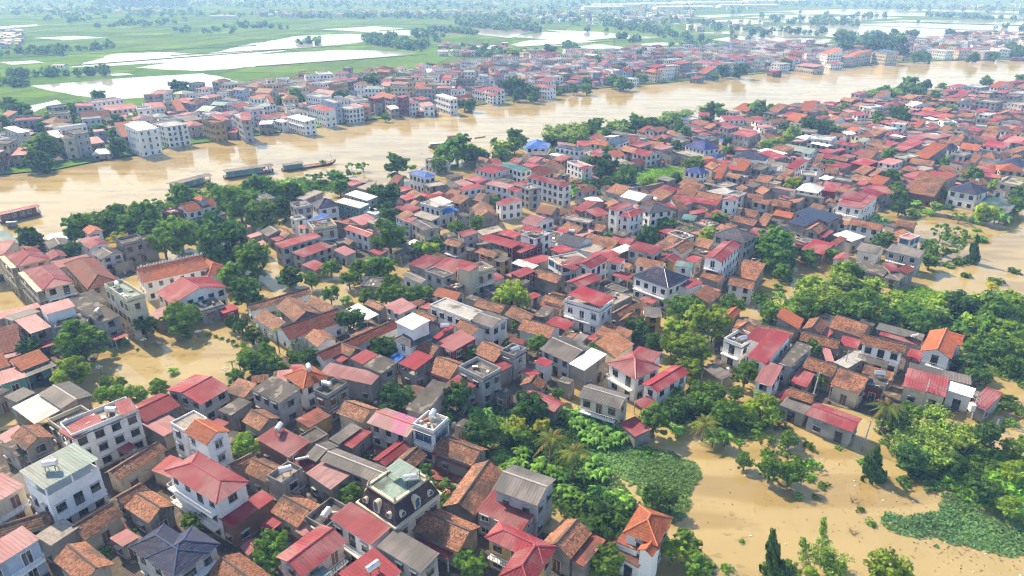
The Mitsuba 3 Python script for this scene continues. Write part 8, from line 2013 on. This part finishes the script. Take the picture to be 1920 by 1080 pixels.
def heater_mesh():
    p_, b_ = M(), M()
    p_.quad((-.8, -.9, .25), (.8, -.9, .25), (.8, .6, 1.15), (-.8, .6, 1.15), (.5, .5)); p_.quad((-.8, .6, 1.1), (.8, .6, 1.1), (.8, -.9, .2), (-.8, -.9, .2), (.5, .5))
    b_.bar((-.95, .75, 1.3), (.95, .75, 1.3), .2, (10.5, .5), 10)
    for sx in (-.7, .7): b_.bar((sx, .6, 0), (sx, .7, 1.2), .04, (3.5, .5)); b_.bar((sx, -.9, 0), (sx, -.9, .22), .04, (3.5, .5))
    return p_, b_
for kind, r in THINGS:
    t, c, wl, st, x, y, yaw, L, W, h, p, fl, name, look, wings, stuff = r  # name: label, look: short name
    q = mat(x, y, 0, yaw) @ np.array([rng.uniform(-.25, .25) * L, rng.uniform(-.2, .25) * W, 0, 1])
    ly = (mat(0, 0, 0, -yaw) @ np.array([q[0] - x, q[1] - y, 0, 1]))[1]
    z = h + {'f': .085, 'm': 3.03}.get(t, 0) + (p * (ly + W / 2) if t == 's' else 0) + (p * (W / 2 - abs(ly)) if t in 'gh' else 0) + .02
    a = rng.uniform(0, 360)
    if kind == 'tank':
        k = numbered('water_tank'); w = place(q[0], q[1], z, a, 1.25)
        scene[f'{k}__body'] = {**TP_, 'to_world': w}; scene[f'{k}__stand'] = {**SP_, 'to_world': w}
        want(k, f'=steel water tank on top of the {look}' if look else f'steel water tank on a {WP[wl]} {SP[st]} house', x, y, 'water tank')
    else:
        k = numbered('solar_heater'); pm, bm = heater_mesh(); w = place(q[0], q[1], z, 200, 1.2)
        put(f'{k}__panel', pm, 'solar_glass', w); put(f'{k}__tank', bm, 'trim_paint', w)
        want(k, f'solar water heater on a {WP[wl]} house', x, y, 'solar heater')
# ---------------------------------------------------------------- plants
def leaves(c, n, size, col, g, flat=.55):
    """quads at the points c, facing n, a little bent and turned"""
    k = len(c); n = n + g.normal(0, flat, (k, 3)); n /= np.linalg.norm(n, axis=1, keepdims=True)
    a = np.cross(n, g.normal(0, 1, (k, 3))); a /= np.linalg.norm(a, axis=1, keepdims=True) + 1e-9; b = np.cross(n, a)
    s = size * g.uniform(.65, 1.35, (k, 1)); w = s * g.uniform(.5, .9, (k, 1))
    q = np.stack([c - a * s, c - b * w, c + a * s - n * s * .25, c + b * w], 1)
    u = np.stack([np.full((k, 4), col + .5), np.repeat(g.random((k, 1)), 4, 1)], 2)
    return q, u
def lobed(n, lobes, size, col, seed, flat=.55, low=.0, per=None, tuft=None):
    """leaves gathered in tufts over the lobes of a crown, with gaps between the tufts"""
    g = np.random.default_rng(seed); m = M(); per = per or (26 if size < .1 else 13); tuft = tuft or (.125 if size < .1 else .15); k = max(8, n // per)
    vol = np.array([np.prod(l[1]) ** (2 / 3) for l in lobes]); pick_ = g.choice(len(lobes), k, p=vol / vol.sum())
    c0 = np.array([l[0] for l in lobes])[pick_]; r0 = np.array([l[1] for l in lobes])[pick_]
    d = g.normal(0, 1, (k, 3)); d[:, 2] += low; d /= np.linalg.norm(d, axis=1, keepdims=True)
    tc = c0 + d * r0 * g.uniform(.6, 1.12, (k, 1)) ** .7; ts = tuft * g.uniform(.55, 1.5, (k, 1)); tone = g.random(k)
    j = np.repeat(np.arange(k), per); e = g.normal(0, 1, (len(j), 3)); e /= np.linalg.norm(e, axis=1, keepdims=True)
    q, u = leaves(tc[j] + e * ts[j] * [1, 1, .6], e * .8 + d[j] * .7 + [0, 0, .45], size, col, g, flat)
    u[..., 1] = np.clip(u[..., 1] * .45 + tone[j][:, None] * .55, 0, .999)
    m.quads(q, u); return m
def crown_lobes(seed, k, spread=.66, small=.36, zf=.8):
    g = np.random.default_rng(seed); out = [((0, 0, 1.1), (.6, .6, .62))]
    for i in range(k):
        a = i * 2.4 + g.uniform(-.5, .5); e = g.uniform(-.9, 1.1); r = spread * g.uniform(.75, 1.22)
        s = small * g.uniform(.6, 1.3)
        out.append(((r * math.cos(a) * math.cos(e), r * math.sin(a) * math.cos(e), 1.15 + r * zf * math.sin(e) * 1.15), (s, s, s * .8)))
    return out
def trunk_mesh(lobes, r=.07):
    m = M(); m.bar((0, 0, -1.3), (.02, .03, .75), r * 1.4, (.5, .5), 7, r)
    for c, s in lobes[1:6]: m.bar((.02, .03, .55), np.array(c) * [.8, .8, .95], r * .6, (.5, .5), 5, r * .2)
    return m
PROTO = {}
def proto(name, crown, trunk):
    e = {'type': 'shapegroup', 'crown': crown.ply('leaf_green')}
    if trunk is not None and trunk.n: e['trunk'] = trunk.ply('bark')
    scene[f'{name}_model'] = e
for lod, n, sz in (('near', 3100, .078), ('far', 1350, .13)):
    for v in range(3):
        lb = crown_lobes(10 + v, 17); tr = trunk_mesh(lb)
        for kind in ('broad', 'dark', 'light'):
            if kind == 'broad' or v < 2: proto(f'{kind}_{v}_{lod}', lobed(n, lb, sz, LEAF[kind], 20 + v, low=.25), tr)
    lb = crown_lobes(31, 9, .7, .5); proto(f'rough_0_{lod}', lobed(int(n * .55), lb, sz * 1.7, LEAF['dark'], 33, .4, .3), trunk_mesh(lb))
    lb = crown_lobes(35, 9); proto(f'yellow_0_{lod}', lobed(n, lb, sz * .8, LEAF['yellow'], 36), trunk_mesh(lb))
    lb = crown_lobes(41, 8, .75, .3); proto(f'sparse_0_{lod}', lobed(n // 4, lb[1:], sz * 1.1, LEAF['broad'], 42), trunk_mesh(lb, .05))
    m = lobed(n, crown_lobes(45, 9), sz, LEAF['broad'], 46); m.add(lobed(n // 6, crown_lobes(45, 9), sz, LEAF['blossom'], 47)); proto(f'flower_0_{lod}', m, trunk_mesh(crown_lobes(45, 9)))
    for v in range(2):
        g = np.random.default_rng(50 + v); lb = [((g.uniform(-.55, .55), g.uniform(-.55, .55), g.uniform(.1, .5)), (.5, .5, .4)) for _ in range(7)]
        proto(f'bush_{v}_{lod}', lobed(n // 3, lb, sz * 1.25, LEAF['broad' if v else 'vine'], 55 + v, low=.5), None)
    for v in range(2):
        g = np.random.default_rng(60 + v); m, st = M(), M()
        for i in range(26):
            a = g.uniform(0, 6.28); o = g.uniform(.05, .35); lean = g.uniform(.1, .75); hgt = g.uniform(1.4, 2.25); prev = None
            for t in np.linspace(0, 1, 7):
                r = o + lean * t ** 2.2; pnt = np.array([r * math.cos(a), r * math.sin(a), -.6 + (hgt + .6) * (t - .22 * t ** 3)])
                if prev is not None:
                    st.bar(prev, pnt, .014, (.5, .9), 3)
                    if t > .35:
                        k = max(3, int(n / 26 / 5)); c = prev + (pnt - prev) * g.random((k, 1)) + g.normal(0, .11, (k, 3)) * [1, 1, .8]
                        q, u = leaves(c, np.tile([.3 * math.cos(a), .3 * math.sin(a), .8], (k, 1)), sz * .85, LEAF['bamboo'], g, .5); m.quads(q, u)
                prev = pnt
        proto(f'bamboo_{v}_{lod}', m, st)
    for v in range(2):
        g = np.random.default_rng(70 + v); m, st = M(), M()
        for bx, by, hh in ((0, 0, 1.), (.5, .3, .75), (-.4, .35, .85), (.1, -.5, .7)):
            st.bar((bx, by, -1), (bx, by, hh), .07, (.5, .8), 6, .05)
            for i in range(8):
                a = i * .8 + g.uniform(-.3, .3); ln = g.uniform(.75, 1.1) * (.7 + .3 * hh); el = g.uniform(.5, 1.15); w = .17
                d = np.array([math.cos(a), math.sin(a), 0]); sd = np.array([-d[1], d[0], 0]); pts = []
                tone = g.random()
                for t in np.linspace(0, 1, 5 if lod == 'near' else 3):
                    pts.append((np.array([bx, by, hh]) + d * ln * t * math.cos(el * .6) * 1.05 + np.array([0, 0, ln * (math.sin(el) * t - 1.05 * t * t * .8)]), w * math.sin(math.pi * min(1, .12 + .82 * t)) + .01))
                for (p0, w0), (p1, w1) in zip(pts, pts[1:]):
                    dn = np.array([0, 0, .06])
                    for s in (-1, 1): m.quad(p0, p0 + s * sd * w0 - dn, p1 + s * sd * w1 - dn, p1, (LEAF['banana'] + .5, tone))
        proto(f'banana_{v}_{lod}', m, st)
    m = lobed(n, [((g.uniform(-.3, .3), g.uniform(-.3, .3), z), (w_ * g.uniform(.7, 1.3), w_ * g.uniform(.7, 1.3), .1)) for z in np.linspace(0, 1, 16) for w_ in [.85 * (1 - z) ** 1.5 + .38]], sz * 1.1, LEAF['dark'], 80, .5, tuft=.13)
    st = M(); st.bar((0, 0, -.3), (0, 0, 1.05), .16, (.5, .4), 6, .06)
    proto(f'ivy_0_{lod}', m, st)
    g = np.random.default_rng(83); m, st = M(), M(); st.bar((0, 0, -.1), (.1, 0, 1.25), .035, (.5, .6), 5, .012)
    for z in np.linspace(.35, 1.3, 14):
        for q_ in range(4):
            a = g.uniform(0, 6.28); ln = (1.5 - z) * g.uniform(.5, .95); tip = np.array([ln * math.cos(a), ln * math.sin(a), z + .1 - .12 * ln]); b0 = np.array([.1 * z, 0, z])
            st.bar(b0, tip, .008, (.5, .9), 3); k = n // 120; c = b0 + (tip - b0) * g.uniform(.4, 1.1, (k, 1)) + g.normal(0, .07, (k, 3)) * [1, 1, .4]
            qq, uu = leaves(c, np.tile([0, 0, 1.], (k, 1)), sz * .75, LEAF['bamboo'], g); m.quads(qq, uu)
    proto(f'slender_0_{lod}', m, st)
    g = np.random.default_rng(85); m, st = M(), M()
    for i in range(22):
        a = g.uniform(0, 6.28); d = np.array([math.cos(a), math.sin(a), g.uniform(.05, .8)]); st.bar((0, 0, -.2), d * g.uniform(.5, 1), .03, (.5, .5), 4, .008)
    qq, uu = leaves(g.normal(0, .4, (40, 3)) * [1, 1, .3] + [0, 0, .3], np.tile([0, 0, 1.], (40, 1)), sz, LEAF['dry'], g); m.quads(qq, uu)
    proto(f'dead_0_{lod}', m, st)

def frond(m, o, a, el, ln, w, tone, col, k=9, droop=1.1):
    d = np.array([math.cos(a), math.sin(a), 0.]); sd = np.array([-d[1], d[0], 0.]); prev = None
    for t in np.linspace(0, 1, k):
        pnt = np.asarray(o) + d * ln * (t * math.cos(el) + .15 * t * t) + np.array([0, 0, ln * (math.sin(el) * t - droop * .55 * t * t)])
        if prev is not None:
            for s in (-1, 1):
                for f in (.15, .6):
                    b0 = prev + (pnt - prev) * f; b1 = prev + (pnt - prev) * (f + .3); tip = (b0 + b1) / 2 + sd * s * w * math.sin(math.pi * (.12 + .8 * t)) + d * w * .35 - np.array([0, 0, w * .45])
                    m.quad(b0, b1, tip + d * .04, tip - d * .04, (col + .5, tone))
        prev = pnt
def palm(key, x, y, h, r, kind, seed):
    g = np.random.default_rng(seed); m, t = M(), M(); lean = g.uniform(-.8, .8, 2) * (1 if kind == 'coconut' else .2); prev = None
    for q in np.linspace(0, 1, 6):
        p = np.array([lean[0] * q * q, lean[1] * q * q, -1 + (h + 1) * q])
        if prev is not None: t.bar(prev, p, (.2 if kind == 'coconut' else .1) * (1.25 - .35 * q), (.5, .5), 7)
        prev = p
    n = 26 if kind == 'coconut' else 11
    for i in range(n): frond(m, prev, i * 2.4 + g.uniform(-.3, .3), g.uniform(-.35, 1.1), r * g.uniform(.85, 1.15), r * .17, g.random(), LEAF['palm'] if i % 6 else LEAF['dry'])
    put(f'{key}__crown', m, 'leaf_green', place(x, y, 0, 0)); put(f'{key}__trunk', t, 'bark', place(x, y, 0, 0))

PW = dict(broad='leafy green tree', dark='dense dark green tree', light='bright yellowish green tree', rough='coarse leaved dark tree', yellow='yellow flowering tree', sparse='thin sparse tree', bamboo='feathery bamboo clump', banana='banana clump', bush='low round bush',
          ivy='tall trunk smothered in ivy', slender='slender nodding bamboo', dead='bare drowned shrub', flower='tree flecked with pale red blossom', coconut='coconut palm with drooping fronds', areca='slim areca palm')
PC = dict(bamboo='bamboo', banana='banana plant', bush='bush', dead='shrub', coconut='palm', areca='palm', slender='bamboo')
PN = dict(broad='leafy_tree', dark='dark_tree', light='bright_tree', rough='coarse_tree', yellow='yellow_tree', sparse='thin_tree', flower='blossom_tree', bush='bush', bamboo='bamboo_clump', banana='banana_plant', ivy='ivy_tree', slender='slender_bamboo', dead='drowned_shrub', coconut='coconut_palm', areca='areca_palm')
NV = dict(broad=3, dark=2, light=2, bush=2, bamboo=2, banana=2)
g0 = random.Random(5)
for i, (kind, x, y, r, hc, off) in enumerate(PLANTS):
    dist = math.hypot(x, y); key = numbered(PN[kind])
    big = 'large ' if r > 5.2 and kind in ('broad', 'dark', 'light', 'bamboo') else ('small ' if r < 2.0 and kind in ('broad', 'dark', 'light', 'bamboo') else '')
    want(key, big + PW[kind], x, y, PC.get(kind, 'tree'))
    if kind in ('coconut', 'areca'): palm(key, x, y, hc, r, kind, i); continue
    lod = 'near' if dist < 185 else 'far'; v = g0.randrange(NV.get(kind, 1)); rz = g0.uniform(0, 360)
    w = T().translate([x, y, 0])
    if kind in ('ivy', 'slender'):
        w = w.rotate([0, 1, 0], math.degrees(math.atan2(off, hc))).rotate([0, 0, 1], rz)
        w = w.scale([r, r, hc + r * (.8 if kind == 'ivy' else .2)] if kind == 'ivy' else [max(r, 1.6), max(r, 1.6), (hc + r) / 1.3])
    elif kind in ('bush', 'dead', 'banana'): w = w.rotate([0, 0, 1], rz).scale([r, r, r * g0.uniform(.8, 1.15)])
    elif kind == 'bamboo': w = w.rotate([0, 0, 1], rz).scale([r * 1.25, r * 1.25, max(.7 * r, (hc + r * .6) / 2.0)])
    else: w = T().translate([x, y, hc - 1.15 * r]).rotate([0, 0, 1], rz).scale([r * 1.04, r * 1.04, r * g0.uniform(.9, 1.15)])
    scene[key] = {'type': 'instance', 'to_world': w, 'g': {'type': 'ref', 'id': f'{kind}_{v}_{lod}_model'}}

def name_ok(k): return k.startswith('hyacinth')
# ground cover: floating hyacinth, vines, undergrowth
def cover(key, poly, per, size, col, hz, label, bump=.0, seed=0):
    g = np.random.default_rng(seed); pg = shapely.Polygon(poly).buffer(1.2 if name_ok(key) else 0); x0, y0, x1, y1 = pg.bounds
    n = int((x1 - x0) * (y1 - y0) * per); p = np.c_[g.uniform(x0, x1, n), g.uniform(y0, y1, n)]
    edge = (meshkit.fbm(np.c_[p * .28, np.zeros(n)], 3, seed) - .5) * 5
    ins = shapely.contains_xy(pg, p[:, 0], p[:, 1]); dd = shapely.distance(pg.exterior, shapely.points(p)) * np.where(ins, 1, -1)
    p = p[dd + edge > 0]
    z = .06 + hz * meshkit.fbm(np.c_[p * .3, np.zeros(len(p))], 3, seed) * g.uniform(.3, 1, len(p))
    q, u = leaves(np.c_[p, z], np.tile([0, 0, 1.], (len(p), 1)), size, col, g, .6)
    tone = meshkit.fbm(np.c_[p * .12, np.zeros(len(p))], 3, seed + 3); u[..., 1] = np.clip(u[..., 1] * .75 + tone[:, None] * .7 - .2, 0, .999)
    m = M(); m.quads(q, u)
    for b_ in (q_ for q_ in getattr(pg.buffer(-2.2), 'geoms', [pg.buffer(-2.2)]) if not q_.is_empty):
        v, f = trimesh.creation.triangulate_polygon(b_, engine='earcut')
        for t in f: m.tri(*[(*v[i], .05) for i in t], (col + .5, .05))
    put(key, m, 'leaf_green'); tag(key, label, kind='stuff')
for k, (name, col, per, size, hz, label, poly) in enumerate(COVERS): cover(numbered(name), poly, per, size, LEAF[col], hz, label, seed=100 + k)
# ---------------------------------------------------------------- boats
def hull(m, L, W, D, bow, uv, z0=-.3):
    st = [(-.5, .7, .1), (-.42, .92, 0), (-.1, 1, 0), (.25, .95, 0), (.42, .6, .25 * bow), (.5, .06, .8 * bow)]
    rows = [[np.array([L * t, s * W / 2 * w * f, zz + rise * D]) for s, f, zz in ((-1, .7, z0), (-1, 1, D), (1, 1, D), (1, .7, z0))] for t, w, rise in st]
    for a, b in zip(rows, rows[1:]):
        for i, j in ((0, 1), (2, 3)): m.quad(a[i], b[i], b[j], a[j], uv)
        dz = np.array([0, 0, -.15]); m.quad(a[1] + dz, b[1] + dz, b[2] + dz, a[2] + dz, (5.5, .2) if uv[0] != 2.5 else uv)
    m.quad(*[rows[0][i] for i in range(4)], uv)
BL = dict(house='dark green houseboat with long grey roof', cargo='dark river barge with a stern cabin and upturned bow', red='red roofed houseboat moored', small='small covered boat moored', canoe='thin wooden canoe')
for kind, x0, y0, x1, y1 in BOATS:
    L = math.hypot(x1 - x0, y1 - y0); yaw = math.degrees(math.atan2(y1 - y0, x1 - x0)); key = numbered({'house': 'houseboat', 'red': 'houseboat', 'cargo': 'barge', 'small': 'covered_boat', 'canoe': 'canoe'}[kind])
    w = place((x0 + x1) / 2, (y0 + y1) / 2, 0, yaw); W = {'canoe': 1.1, 'small': min(3, L * .3)}.get(kind, min(4.8, L * .25))
    h = M(); hull(h, L, W, {'canoe': .35, 'small': .7}.get(kind, .9), {'cargo': 2.0}.get(kind, .8), (2.5, .3)); put(f'{key}__hull', h, 'trim_paint', w)
    if kind in ('house', 'red', 'small'):
        a = L * .43; b = W * .42; hh = 2.6 if kind != 'small' else 1.7; z = .76 if kind != 'small' else .56
        c = M(); c.box(-a, a * (.62 if kind == 'house' else .9), -b, b, z, z + hh, (WALLS['q' if kind == 'house' else ('d' if kind == 'small' else 'r')] + .5, .2)); put(f'{key}__cabin', c, 'wall_paint', w)
        r = M(); pal = 0 if kind == 'red' else (3 if kind == 'small' else 2)
        rr, cp = roof('g', L * .98, W * 1.1, z + hh + .08, .16, pal, 10, 'rib', False); put(f'{key}__roof', rr, 'sheet_roofing', w)
        if kind != 'small':
            for i, s in enumerate(np.linspace(-a * .8, a * .5, 4)):
                mm, pl = shared_ply(window_mesh, 'white', 1.0, 1.2, True)
                for ang in (0, 180):
                    A = mat((x0 + x1) / 2, (y0 + y1) / 2, 0, yaw) @ mat(0, 0, 0, ang) @ mat(s, -b - .01, z + .8, 0); scene[numbered(f'{key}__cabin__window')] = {**pl, 'to_world': T(A)}
            for s in (-1, 1):
                q = M(); q.box(a * .97, a * 1.03, s * b - .06, s * b + .06, .76, z + hh, (1.5, .5)); put(numbered(f'{key}__post'), q, 'trim_paint', w)
    if kind == 'cargo':
        c = M(); c.box(-L * .46, -L * .14, -W * .36, W * .36, .76, 2.9, (WALLS['q'] + .5, .1)); put(f'{key}__cabin', c, 'wall_paint', w)
        rr, cp = roof('g', L * .36, W * .95, 2.95, .15, 2, 10, 'rib', False); put(f'{key}__cabin__roof', rr, 'sheet_roofing', place((x0 + x1) / 2, (y0 + y1) / 2, 0, yaw) @ T().translate([-L * .3, 0, 0]))
        q = M(); g = np.random.default_rng(4); qq, uu = leaves(g.normal(0, .7, (120, 3)) * [1, 1, .5] + [L * .25, 0, 1.8], np.tile([0, 0, 1.], (120, 1)), .35, LEAF['broad'], g); q.quads(qq, uu); put(f'{key}__potted_plant', q, 'leaf_green', w)
        q = M(); q.bar((L * .42, 0, 1), (L * .42, 0, 5.5), .06, (3.5, .5)); put(f'{key}__mast', q, 'trim_paint', w)
    want(key, BL[kind], (x0 + x1) / 2, (y0 + y1) / 2, 'boat')

# ---------------------------------------------------------------- street furniture, person
for x, y, h in LAMPS:
    key = numbered('street_lamp'); m = M(); m.bar((0, 0, -1), (0, 0, h - .2), .07, (3.5, .5), 6, .045); put(f'{key}__post', m, 'trim_paint', place(x, y, 0, 0))
    for i in range(4):
        a = i * 1.57 + .4; q = M(); q.bar((0, 0, h - .35), (.5 * math.cos(a), .5 * math.sin(a), h - .15), .03, (3.5, .5)); put(numbered(f'{key}__arm'), q, 'trim_paint', place(x, y, 0, 0))
        s = trimesh.creation.icosphere(2, .2); s.apply_translation([.5 * math.cos(a), .5 * math.sin(a), h + .05]); scene[numbered(f'{key}__globe')] = mikit.ply(s, 'globe_white', smooth=True, to_world=place(x, y, 0, 0))
    want(key, 'four globed street lamp standing in the flooded square', x, y, 'street lamp')
for i, (x, y, h, dx, dy, kind) in enumerate(POLES):
    key = numbered('utility_pole'); w = place(x, y, 0, 25 * i + 60); m = M(); m.bar((0, 0, -1), (dx, dy, h), .17, (5.5, .5), 8, .11); put(f'{key}__post', m, 'trim_paint', w)
    if kind:
        for z in (h - .5, h - 1.3, h - 2.1)[:kind]:
            q = M(); q.bar((dx - 1.2, dy, z), (dx + 1.2, dy, z), .05, (3.5, .5)); put(numbered(f'{key}__crossarm'), q, 'trim_paint', w)
            for s in (-1.1, -.5, .5, 1.1): q = M(); q.bar((dx + s, dy, z + .05), (dx + s, dy, z + .32), .06, (10.5, .5), 6, .03); put(numbered(f'{key}__insulator'), q, 'trim_paint', w)
    if kind == 3:
        q = M(); q.box(-.55, .55, .25, 1.15, 2.2, 3.7, (10.5, .4)); put(f'{key}__transformer', q, 'trim_paint', w)
    want(key, ['plain leaning stub of a power pole', 'concrete utility pole with one crossarm', 'concrete utility pole with two crossarms', 'utility pole with crossarms and a white transformer box'][kind], x, y, 'utility pole')
for a, b in ((0, 1), (0, 6), (6, 5), (4, 7)):
    pa, pb = POLES[a], POLES[b]; key = numbered('power_cable'); q = M(); prev = None
    for t in np.linspace(0, 1, 15):
        p = np.array([pa[0] + (pb[0] - pa[0]) * t, pa[1] + (pb[1] - pa[1]) * t, (pa[2] + (pb[2] - pa[2]) * t) - .6 - 1.2 * 4 * t * (1 - t)])
        if prev is not None: q.bar(prev, p, .03, (3.5, .5), 3)
        prev = p
    put(key, q, 'trim_paint'); want(key, 'sagging power cable strung between two poles', (pa[0] + pb[0]) / 2, (pa[1] + pb[1]) / 2, 'cable')
for (x0, y0, x1, y1, h) in WALLS_LOW:
    key = numbered('garden_wall'); L = math.hypot(x1 - x0, y1 - y0); m = M(); m.box(-L / 2, L / 2, -.11, .11, -.6, h, (WALLS['d'] + .5, .5)); w = place((x0 + x1) / 2, (y0 + y1) / 2, 0, math.degrees(math.atan2(y1 - y0, x1 - x0)))
    put(f'{key}__wall', m, 'wall_paint', w)
    for s in np.arange(-L / 2, L / 2 + .1, 3.): q = M(); q.box(s - .17, s + .17, -.17, .17, -.6, h + .25, (WALLS['d'] + .5, .6)); put(numbered(f'{key}__pillar'), q, 'wall_paint', w)
    want(key, 'mouldy pillared garden wall in floodwater', (x0 + x1) / 2, (y0 + y1) / 2, 'wall')
def person(x, y, rz):
    key = 'person'
    def skin_(bones, ed):
        hs = []
        for a, b in bones:
            h = manifold3d.Manifold.hull(manifold3d.Manifold.sphere(a[3], 16).translate(a[:3]) + manifold3d.Manifold.sphere(b[3], 16).translate(b[:3])); hs.append(h)
        u = hs[0]
        for h in hs[1:]: u = u + h
        u = u.refine_to_length(ed).to_mesh(); tm = trimesh.Trimesh(u.vert_properties[:, :3], u.tri_verts); trimesh.smoothing.filter_taubin(tm, iterations=6); return tm
    pel, che, nec, hea = (0, 0, .92, .13), (0, 0, 1.3, .15), (0, 0, 1.47, .06), (0, .02, 1.62, .105)
    body = [(pel, che), (che, nec), (nec, hea)]
    for s in (-1, 1):
        hip, kn, an = (s * .09, 0, .9, .09), (s * .1, .03, .48, .06), (s * .1, 0, .02, .045)
        sh, el, wr = (s * .19, 0, 1.38, .055), (s * .25, .02, 1.1, .042), (s * .24, .1, .86, .03)
        body += [(hip, kn), (kn, an), (an, (s * .1, .14, .0, .03)), (che, sh), (sh, el), (el, wr)]
        palm_ = (s * .24, .12, .78, .028); body.append((wr, palm_))
        for f in range(4): body.append((palm_, (s * .24 + (f - 1.5) * .018, .13 + .006 * abs(f - 1.5), .69 + .012 * abs(f - 1.5), .009)))
        body.append((wr, (s * .24 - s * .045, .15, .77, .011)))
    body += [((0, .11, 1.63, .018), (0, .125, 1.6, .016)), ((-.1, .01, 1.62, .02), (-.105, .0, 1.6, .014)), ((.1, .01, 1.62, .02), (.105, .0, 1.6, .014))]
    w = place(x, y, -.25, rz)
    for nm, tm, b in (('body', skin_(body, .03), 'skin_tone'), ('shirt', skin_([((0, 0, .95, .15), (0, 0, 1.3, .17)), ((0, 0, 1.3, .17), (-.2, 0, 1.38, .075)), ((0, 0, 1.3, .17), (.2, 0, 1.38, .075)), ((-.2, 0, 1.38, .075), (-.23, .01, 1.2, .065)), ((.2, 0, 1.38, .075), (.23, .01, 1.2, .065))], .05), 'white_cloth'),
                      ('shorts', skin_([((0, 0, .95, .15), (0, 0, .88, .155)), ((-.09, 0, .88, .115), (-.1, .02, .55, .095)), ((.09, 0, .88, .115), (.1, .02, .55, .095))], .05), 'dark_cloth'), ('hair', skin_([((0, -.005, 1.67, .1), (0, -.03, 1.62, .1))], .03), 'dark_hair')):
        scene[f'{key}__{nm}'] = mikit.ply(tm, b, smooth=True, to_world=w)
    labels[key] = dict(label='person in a white shirt and dark red shorts wading in a flooded yard', category='person')
for k, c, r in (('skin_tone', (.36, .21, .14), .6), ('white_cloth', (.75, .75, .75), .9), ('dark_cloth', (.22, .05, .05), .9), ('dark_hair', (.02, .018, .016), .6), ('globe_white', (.8, .8, .78), .3)):
    scene[k] = {'type': 'twosided', 'b': {'type': 'principled', 'base_color': {'type': 'rgb', 'value': list(c)}, 'roughness': r}}
person(PERSON[0], PERSON[1], 200)

# floating litter, far fields
g = np.random.default_rng(9)
m = M()
for (x, y, n, sp) in LITTER:
    p = np.c_[g.normal(x, sp, n), g.normal(y, sp * .5, n), np.full(n, .06)]
    q, u = leaves(p, np.tile([0, 0, 1.], (n, 1)), .16, LEAF['dry'], g, .3); m.quads(q, u)
put('floating_debris', m, 'leaf_green'); tag('floating_debris', 'dry twigs and leaves drifting on the floodwater', kind='stuff')
m = M(); 
for (x, y, n, sp) in LITTER:
    for i in range(max(2, n // 14)):
        a, b = g.normal(x, sp), g.normal(y, sp * .5); s = g.uniform(.05, .15); m.box(a - s, a + s, b - s * .7, b + s * .7, -.02, .1, (10.5 if i % 3 else 8.5, g.random()))
put('floating_litter', m, 'trim_paint'); tag('floating_litter', 'scraps of white litter drifting on the floodwater', kind='stuff')
m = M(); tm = M()
for (x, y, r, kind) in FAR_TREES:
    k = 70 if y < 900 else 26; d = g.normal(0, 1, (k, 3)); d /= np.linalg.norm(d, axis=1, keepdims=True)
    q, u = leaves(np.array([x, y, .5 + r * .95]) + d * np.array([r, r, r * .9]) * g.uniform(.5, 1, (k, 1)) ** .5, d + [0, 0, .4], r * (.33 if k > 30 else .55), LEAF['dark' if kind else 'broad'], g)
    m.quads(q, u)
    if y < 900: tm.bar((x, y, .3), (x, y, .5 + r), .25, (.5, .5), 4)
put('distant_trees__crown', m, 'leaf_green'); put('distant_trees__trunk', tm, 'bark'); labels['distant_trees'] = {'kind': 'stuff', 'label': 'hazy rows and groves of trees across the far fields'}
wm, rm = M(), M()
for (x, y, L, W, h, rz, wc, rc) in FAR_TOWN:
    q = mat(x, y, 0, rz); o = M(); o.box(-L / 2, L / 2, -W / 2, W / 2, .3, h, (wc + .5, g.random())); wm.add(o, q)
    nf = max(1, int(h / 3.3))
    f = M()
    for k in range(nf):
        for i in range(max(1, int(L / 4))):
            s = -L / 2 + L * (i + .5) / max(1, int(L / 4))
            for sg in (-1, 1): f.quad((s - .7, sg * (W / 2 + .03), 1.3 + k * h / nf), (s + .7, sg * (W / 2 + .03), 1.3 + k * h / nf), (s + .7, sg * (W / 2 + .03), 2.7 + k * h / nf), (s - .7, sg * (W / 2 + .03), 2.7 + k * h / nf), (.5, .5))
    if y < 1500: tw = globals().setdefault('TOWN_WIN', M()); tw.add(f, q)
    o, c = roof('g' if rc < 3 else 's', L * 1.05, W * 1.05, h + .02, .3 if rc < 3 else .06, rc, 5, 'flat', False); rm.add(o, q)
put('distant_town__wall', wm, 'wall_paint'); put('distant_town__roof', rm, 'sheet_roofing'); put('distant_town__window', globals().get('TOWN_WIN', M()), 'trim_paint')
labels['distant_town'] = {'kind': 'stuff', 'label': 'hazy distant town quarters of pale houses beyond the fields'}
for (x, y, L, W, h, kind) in BIG_FAR:
    key = numbered('tower_block' if kind == 'tower' else 'factory_hall'); o = M(); o.box(-L / 2, L / 2, -W / 2, W / 2, .3, h, ((0 if kind == 'hall' else 5) + .5, .5)); w = place(x, y, 0, 8); put(f'{key}__wall', o, 'wall_paint', w)
    o, c = roof('g' if kind == 'hall' else 's', L * 1.01, W * 1.02, h + .02, .12 if kind == 'hall' else .02, 3, 5, 'flat', False); put(f'{key}__roof', o, 'sheet_roofing', w)
    if kind == 'tower':
        f = M()
        for z in np.arange(4, h - 3, 3.6): f.box(-L * .42, L * .42, -W / 2 - .15, -W / 2 - .02, z, z + 1.6, (.5, .5))
        put(f'{key}__window_band', f, 'trim_paint', w)
    labels[key] = dict(label='pale tower block fading into the haze on the skyline', category='tower', group='tower blocks on the hazy skyline') if kind == 'tower' else dict(label='long pale factory hall in the haze beyond the flooded paddies', category='factory', group='factory halls in the haze')
settle()
